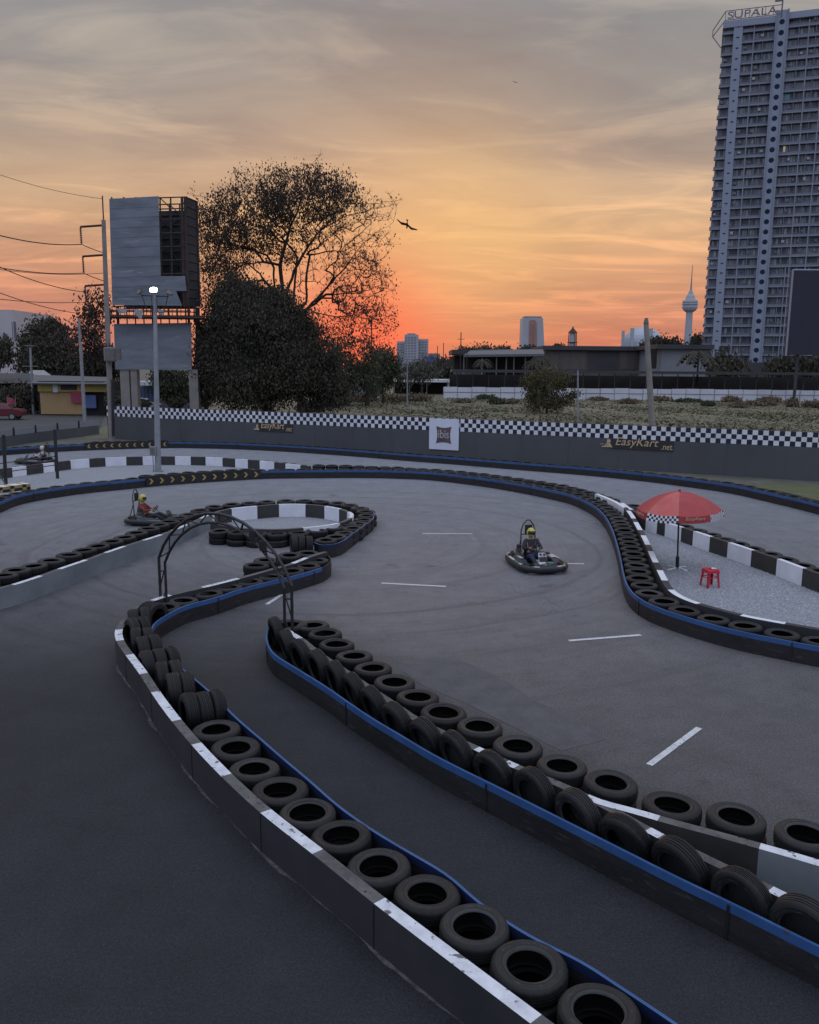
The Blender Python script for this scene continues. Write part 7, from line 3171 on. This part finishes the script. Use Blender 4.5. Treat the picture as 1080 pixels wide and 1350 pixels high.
def kart(loc, rz, label, accent="kart_white", num=None, hoop_lean=0.0):
    root = empty("go_kart", loc, rz, label, "go-kart", None)

    def B(q, name, par=None, smooth=False):
        return q.build(name, par or root, smooth)
    # chassis rails and floor
    q = MB()
    for s in (-1, 1):
        q.tube([(-.85, s * .30, .10), (-.3, s * .34, .09), (.35, s * .30, .09), (.72, s * .20, .10)], .017, "steel_black", 8)
    for x in (-.8, -.35, .15, .5):
        q.tube([(x, -.32, .09), (x, .32, .09)], .015, "steel_black", 8)
    B(q, "chassis")
    q = MB()
    q.box((.28, 0, .065), (.9, .54, .012), "kart_metal")
    B(q, "floor_pan")
    # perimeter bumper: thick rounded body with upper lip
    pts = []
    for k in range(40):
        a = 2 * PI * k / 40
        c_, s_ = math.cos(a), math.sin(a)
        e = 0.42
        x = 1.0 * (abs(c_) ** e) * (1 if c_ > 0 else -1)
        y = .68 * (abs(s_) ** e) * (1 if s_ > 0 else -1)
        if x > .6:
            y *= 1 - (x - .6) * .45
        pts.append((x, y, .15))
    q = MB()
    vs, fs = [], []
    prof = [(-.05, -.085), (.03, -.09), (.06, -.05), (.062, .03), (.03, .075), (-.04, .085), (-.07, .04), (-.07, -.05)]
    n_ = len(pts)
    for i, p in enumerate(pts):
        d = Vector(pts[(i + 1) % n_]) - Vector(pts[i - 1])
        nn = Vector((d.y, -d.x, 0)).normalized()
        for (o_, z_) in prof:
            vs.append((p[0] + nn.x * o_, p[1] + nn.y * o_, p[2] + z_))
    m_ = len(prof)
    for i in range(n_):
        for k in range(m_):
            fs.append((i * m_ + k, ((i + 1) % n_) * m_ + k, ((i + 1) % n_) * m_ + (k + 1) % m_, i * m_ + (k + 1) % m_))
    q.add(vs, fs, "kart_black")
    bp = fix_normals(B(q, "bumper", None, True))
    # pale stickers along the lip
    q = MB()
    for i in list(range(1, 5)) + list(range(9, 12)) + list(range(15, 18)) + list(range(23, 26)) + list(range(29, 32)) + list(range(36, 39)):
        a, b = Vector(vs[i * m_ + 4]), Vector(vs[((i + 1) % n_) * m_ + 4])
        a2, b2 = Vector(vs[i * m_ + 5]), Vector(vs[((i + 1) % n_) * m_ + 5])
        up_ = Vector((0, 0, .004))
        q.quad(a + up_, b + up_, b2 + up_, a2 + up_, accent if i % 3 else "kart_green")
    B(q, "sticker", bp)
    # side pods
    for s in (-1, 1):
        q = MB()
        P8 = []
        for (x, w0, w1, h) in ((-.48, .40, .62, .22), (-.30, .38, .64, .30), (.20, .38, .64, .29), (.46, .40, .58, .20)):
            P8.append([(x, s * w0, .10), (x, s * w1, .10), (x, s * (w1 - .02), h - .05), (x, s * (w1 - .09), h), (x, s * w0, h - .03)])
        vs2 = [p for r_ in P8 for p in r_]
        fs2 = []
        for i in range(3):
            for k in range(5):
                fs2.append((i * 5 + k, i * 5 + (k + 1) % 5, (i + 1) * 5 + (k + 1) % 5, (i + 1) * 5 + k))
        fs2 += [(0, 1, 2, 3, 4), (19, 18, 17, 16, 15)]
        q.add(vs2, fs2, "kart_black")
        sp2 = fix_normals(B(q, "side_pod"))
        q = MB()
        q.quad((-.22, s * .545, .306), (.14, s * .545, .302), (.12, s * .42, .285), (-.2, s * .42, .285), accent)
        B(q, "sticker", sp2)
    # nose fairing
    q = MB()
    sec = []
    for (x, w_, z0_, z1_) in ((.52, .30, .12, .26), (.70, .34, .10, .30), (.86, .30, .10, .24), (.95, .22, .10, .17)):
        sec.append([(x, -w_, z0_), (x, -w_, z1_ - .05), (x, -w_ * .7, z1_), (x, w_ * .7, z1_), (x, w_, z1_ - .05), (x, w_, z0_)])
    vs2 = [p for r_ in sec for p in r_]
    fs2 = []
    for i in range(3):
        for k in range(5):
            fs2.append((i * 6 + k, i * 6 + k + 1, (i + 1) * 6 + k + 1, (i + 1) * 6 + k))
    fs2 += [tuple(range(6)), tuple(range(23, 17, -1))]
    q.add(vs2, fs2, "kart_black")
    ns = fix_normals(B(q, "nose"))
    q = MB()
    q.quad((.72, -.22, .304), (.86, -.19, .248), (.86, .0, .248), (.72, .0, .304), accent)
    q.quad((.72, .05, .304), (.86, .05, .248), (.86, .19, .248), (.72, .22, .304), "kart_green")
    B(q, "sticker", ns)
    # front panel behind the nose
    q = MB()
    pp = [(.42, -.10, .50), (.42, .10, .50), (.50, .13, .42), (.56, .11, .24), (.56, -.11, .24), (.50, -.13, .42)]
    vs2 = pp + [(x - .02, y, z) for x, y, z in pp]
    q.add(vs2, [tuple(range(6)), tuple(range(11, 5, -1))] + [(i, 6 + i, 6 + (i + 1) % 6, (i + 1) % 6) for i in range(6)], accent)
    fp = fix_normals(B(q, "front_panel"))
    q = MB()
    for s in (-1, 1):
        q.lathe([(0, 0.0), (.038, 0.0)], "kart_black", 10, (.452 + .018, s * .055, .465), M=Matrix.Rotation(math.radians(48), 3, 'Y'))
    q.add([(.572, -.10, .26), (.572, .10, .26), (.522, .115, .40), (.522, -.115, .40)], [(0, 1, 2, 3)], "kart_black")
    B(q, "graphic", fp)
    # seat
    q = MB()
    vs2, fs2 = [], []
    prof = [(-.12, .10), (-.30, .075), (-.48, .10), (-.60, .22), (-.66, .38), (-.71, .54)]
    for (x, z) in prof:
        for k in range(9):
            t = -1 + 2 * k / 8
            up_ = .13 * abs(t) ** 3
            vs2.append((x + up_ * (.9 if z > .15 else 0.0), t * .19, z + (up_ if z < .2 else up_ * .2)))
    for i in range(len(prof) - 1):
        for k in range(8):
            fs2.append((i * 9 + k, i * 9 + k + 1, (i + 1) * 9 + k + 1, (i + 1) * 9 + k))
    q.add(vs2, fs2, "kart_black")
    o = B(q, "seat", None, True)
    md = o.modifiers.new("solid", 'SOLIDIFY')
    md.thickness = .012
    # roll hoop and head rest
    q = MB()
    hp = [(-.74, -.21, .08), (-.76, -.22, .5), (-.79, -.215, .92), (-.80, -.15, 1.10), (-.80, -.05, 1.22), (-.80, .05, 1.22), (-.80, .15, 1.10), (-.79, .215, .92), (-.76, .22, .5), (-.74, .21, .08)]
    q.tube(hp, .019, "steel_black", 8)
    q.tube([(-.79, -.2, .80), (-.79, .2, .80)], .015, "steel_black", 8)
    for s in (-1, 1):
        q.tube([(-.77, s * .21, .72), (-.95, s * .25, .12)], .015, "steel_black", 8)
    B(q, "roll_hoop")
    q = MB()
    q.box((-.755, 0, .955), (.055, .21, .27), "kart_black")
    for o_ in ():
        pass
    B(q, "head_rest")
    # wheels
    for (x, y, r, w_) in ((.60, .50, .13, .13), (.60, -.50, .13, .13), (-.62, .52, .14, .20), (-.62, -.52, .14, .20)):
        M = Matrix.Rotation(PI / 2, 3, 'X')
        q = MB()
        q.lathe([(r * .5, -w_ / 2), (r * .85, -w_ / 2), (r, -w_ * .36), (r, w_ * .36), (r * .85, w_ / 2), (r * .5, w_ / 2)], "tyre_rubber", 24, (x, y, r), M=M, closed=True)
        wh = B(q, "wheel", None, True)
        q = MB()
        q.lathe([(0, -w_ * .3), (r * .3, -w_ * .32), (r * .52, -w_ * .45), (r * .52, w_ * .45), (r * .3, w_ * .32), (0, w_ * .3)], "kart_metal", 14, (x, y, r), M=M)
        B(q, "rim", wh)
    q = MB()
    q.tube([(-.62, -.48, .14), (-.62, .48, .14)], .02, "kart_metal", 8)
    q.tube([(.60, -.46, .13), (.60, .46, .13)], .014, "steel_black", 8)
    B(q, "axle")
    # engine on the side, tank, exhaust
    q = MB()
    q.box((-.42, -.40, .24), (.26, .22, .22), "kart_metal")
    for k in range(6):
        q.box((-.42, -.40, .37 + k * .02), (.2, .18, .008), "kart_metal")
    q.lathe([(0, .1), (.07, .09), (.08, 0), (.07, -.03)], "kart_black", 12, (-.40, -.40, .50))
    q.tube([(-.5, -.5, .28), (-.72, -.52, .3), (-.85, -.42, .28)], .03, "rust", 8)
    B(q, "engine")
    q = MB()
    q.box((.10, 0, .14), (.22, .2, .12), "white_plastic")
    B(q, "fuel_tank")
    # steering
    q = MB()
    M = Matrix.Rotation(math.radians(-58), 3, 'Y')
    ring = []
    for k in range(24):
        a = 2 * PI * k / 24
        v = M @ Vector((.14 * math.cos(a), .14 * math.sin(a), 0))
        ring.append(Vector((-.035, 0, .535)) + v)
    q.tube(ring, .014, "kart_black", 8, closed=True)
    for k in (0, 8, 16):
        q.tube([ring[k], Vector((-.01, 0, .52))], .009, "kart_metal", 6)
    sw = B(q, "steering_wheel", None, True)
    q = MB()
    q.tube([(-.01, 0, .52), (.42, 0, .14)], .011, "steel_black", 8)
    q.tube([(.25, -.12, .09), (.30, -.06, .30), (.30, .06, .30), (.25, .12, .09)], .010, "steel_black", 6)
    B(q, "steering_column")
    q = MB()
    for s in (-1, 1):
        q.tube([(.62, s * .13, .08), (.60, s * .13, .24), (.60, s * .19, .25)], .009, "kart_metal", 6)
    B(q, "pedal")
    # front arc guard
    q = MB()
    q.tube([(.98, -.36, .12), (.93, -.3, .26), (.90, 0, .30), (.93, .3, .26), (.98, .36, .12)], .015, "steel_black", 8)
    B(q, "front_guard")
    root.scale = (.89, .89, .89)
    return root


k1 = P(707, 747, 0)
h1 = -PI / 2 + 0.20
kart((k1.x, k1.y, 0), h1, "black go-kart with white trim heading toward the camera in the middle of the wide bend")
driver((k1.x, k1.y, 0), h1, "driver in black with yellow helmet steering the go-kart in the wide bend", "cloth_black", "cloth_navy", "helmet_yellow", .89)
k2 = P(207, 690, 0)
h2 = -0.18
kart((k2.x, k2.y, 0), h2, "black go-kart driving past the tyre row at the pale curved wall, seen side-on", "kart_green")
driver((k2.x, k2.y, 0), h2, "driver in a red shirt and yellow helmet seen side-on in a go-kart", "cloth_red", "cloth_black", "helmet_yellow", .89)
k3 = P(46, 611, 0)
h3 = PI - 0.15
kart((k3.x, k3.y, 0), h3, "distant go-kart behind the black and white blocks at the rail fence")
driver((k3.x, k3.y, 0), h3, "distant driver in a white top and pale helmet behind the block wall", "cloth_white", "cloth_black", "helmet_pale", .89)
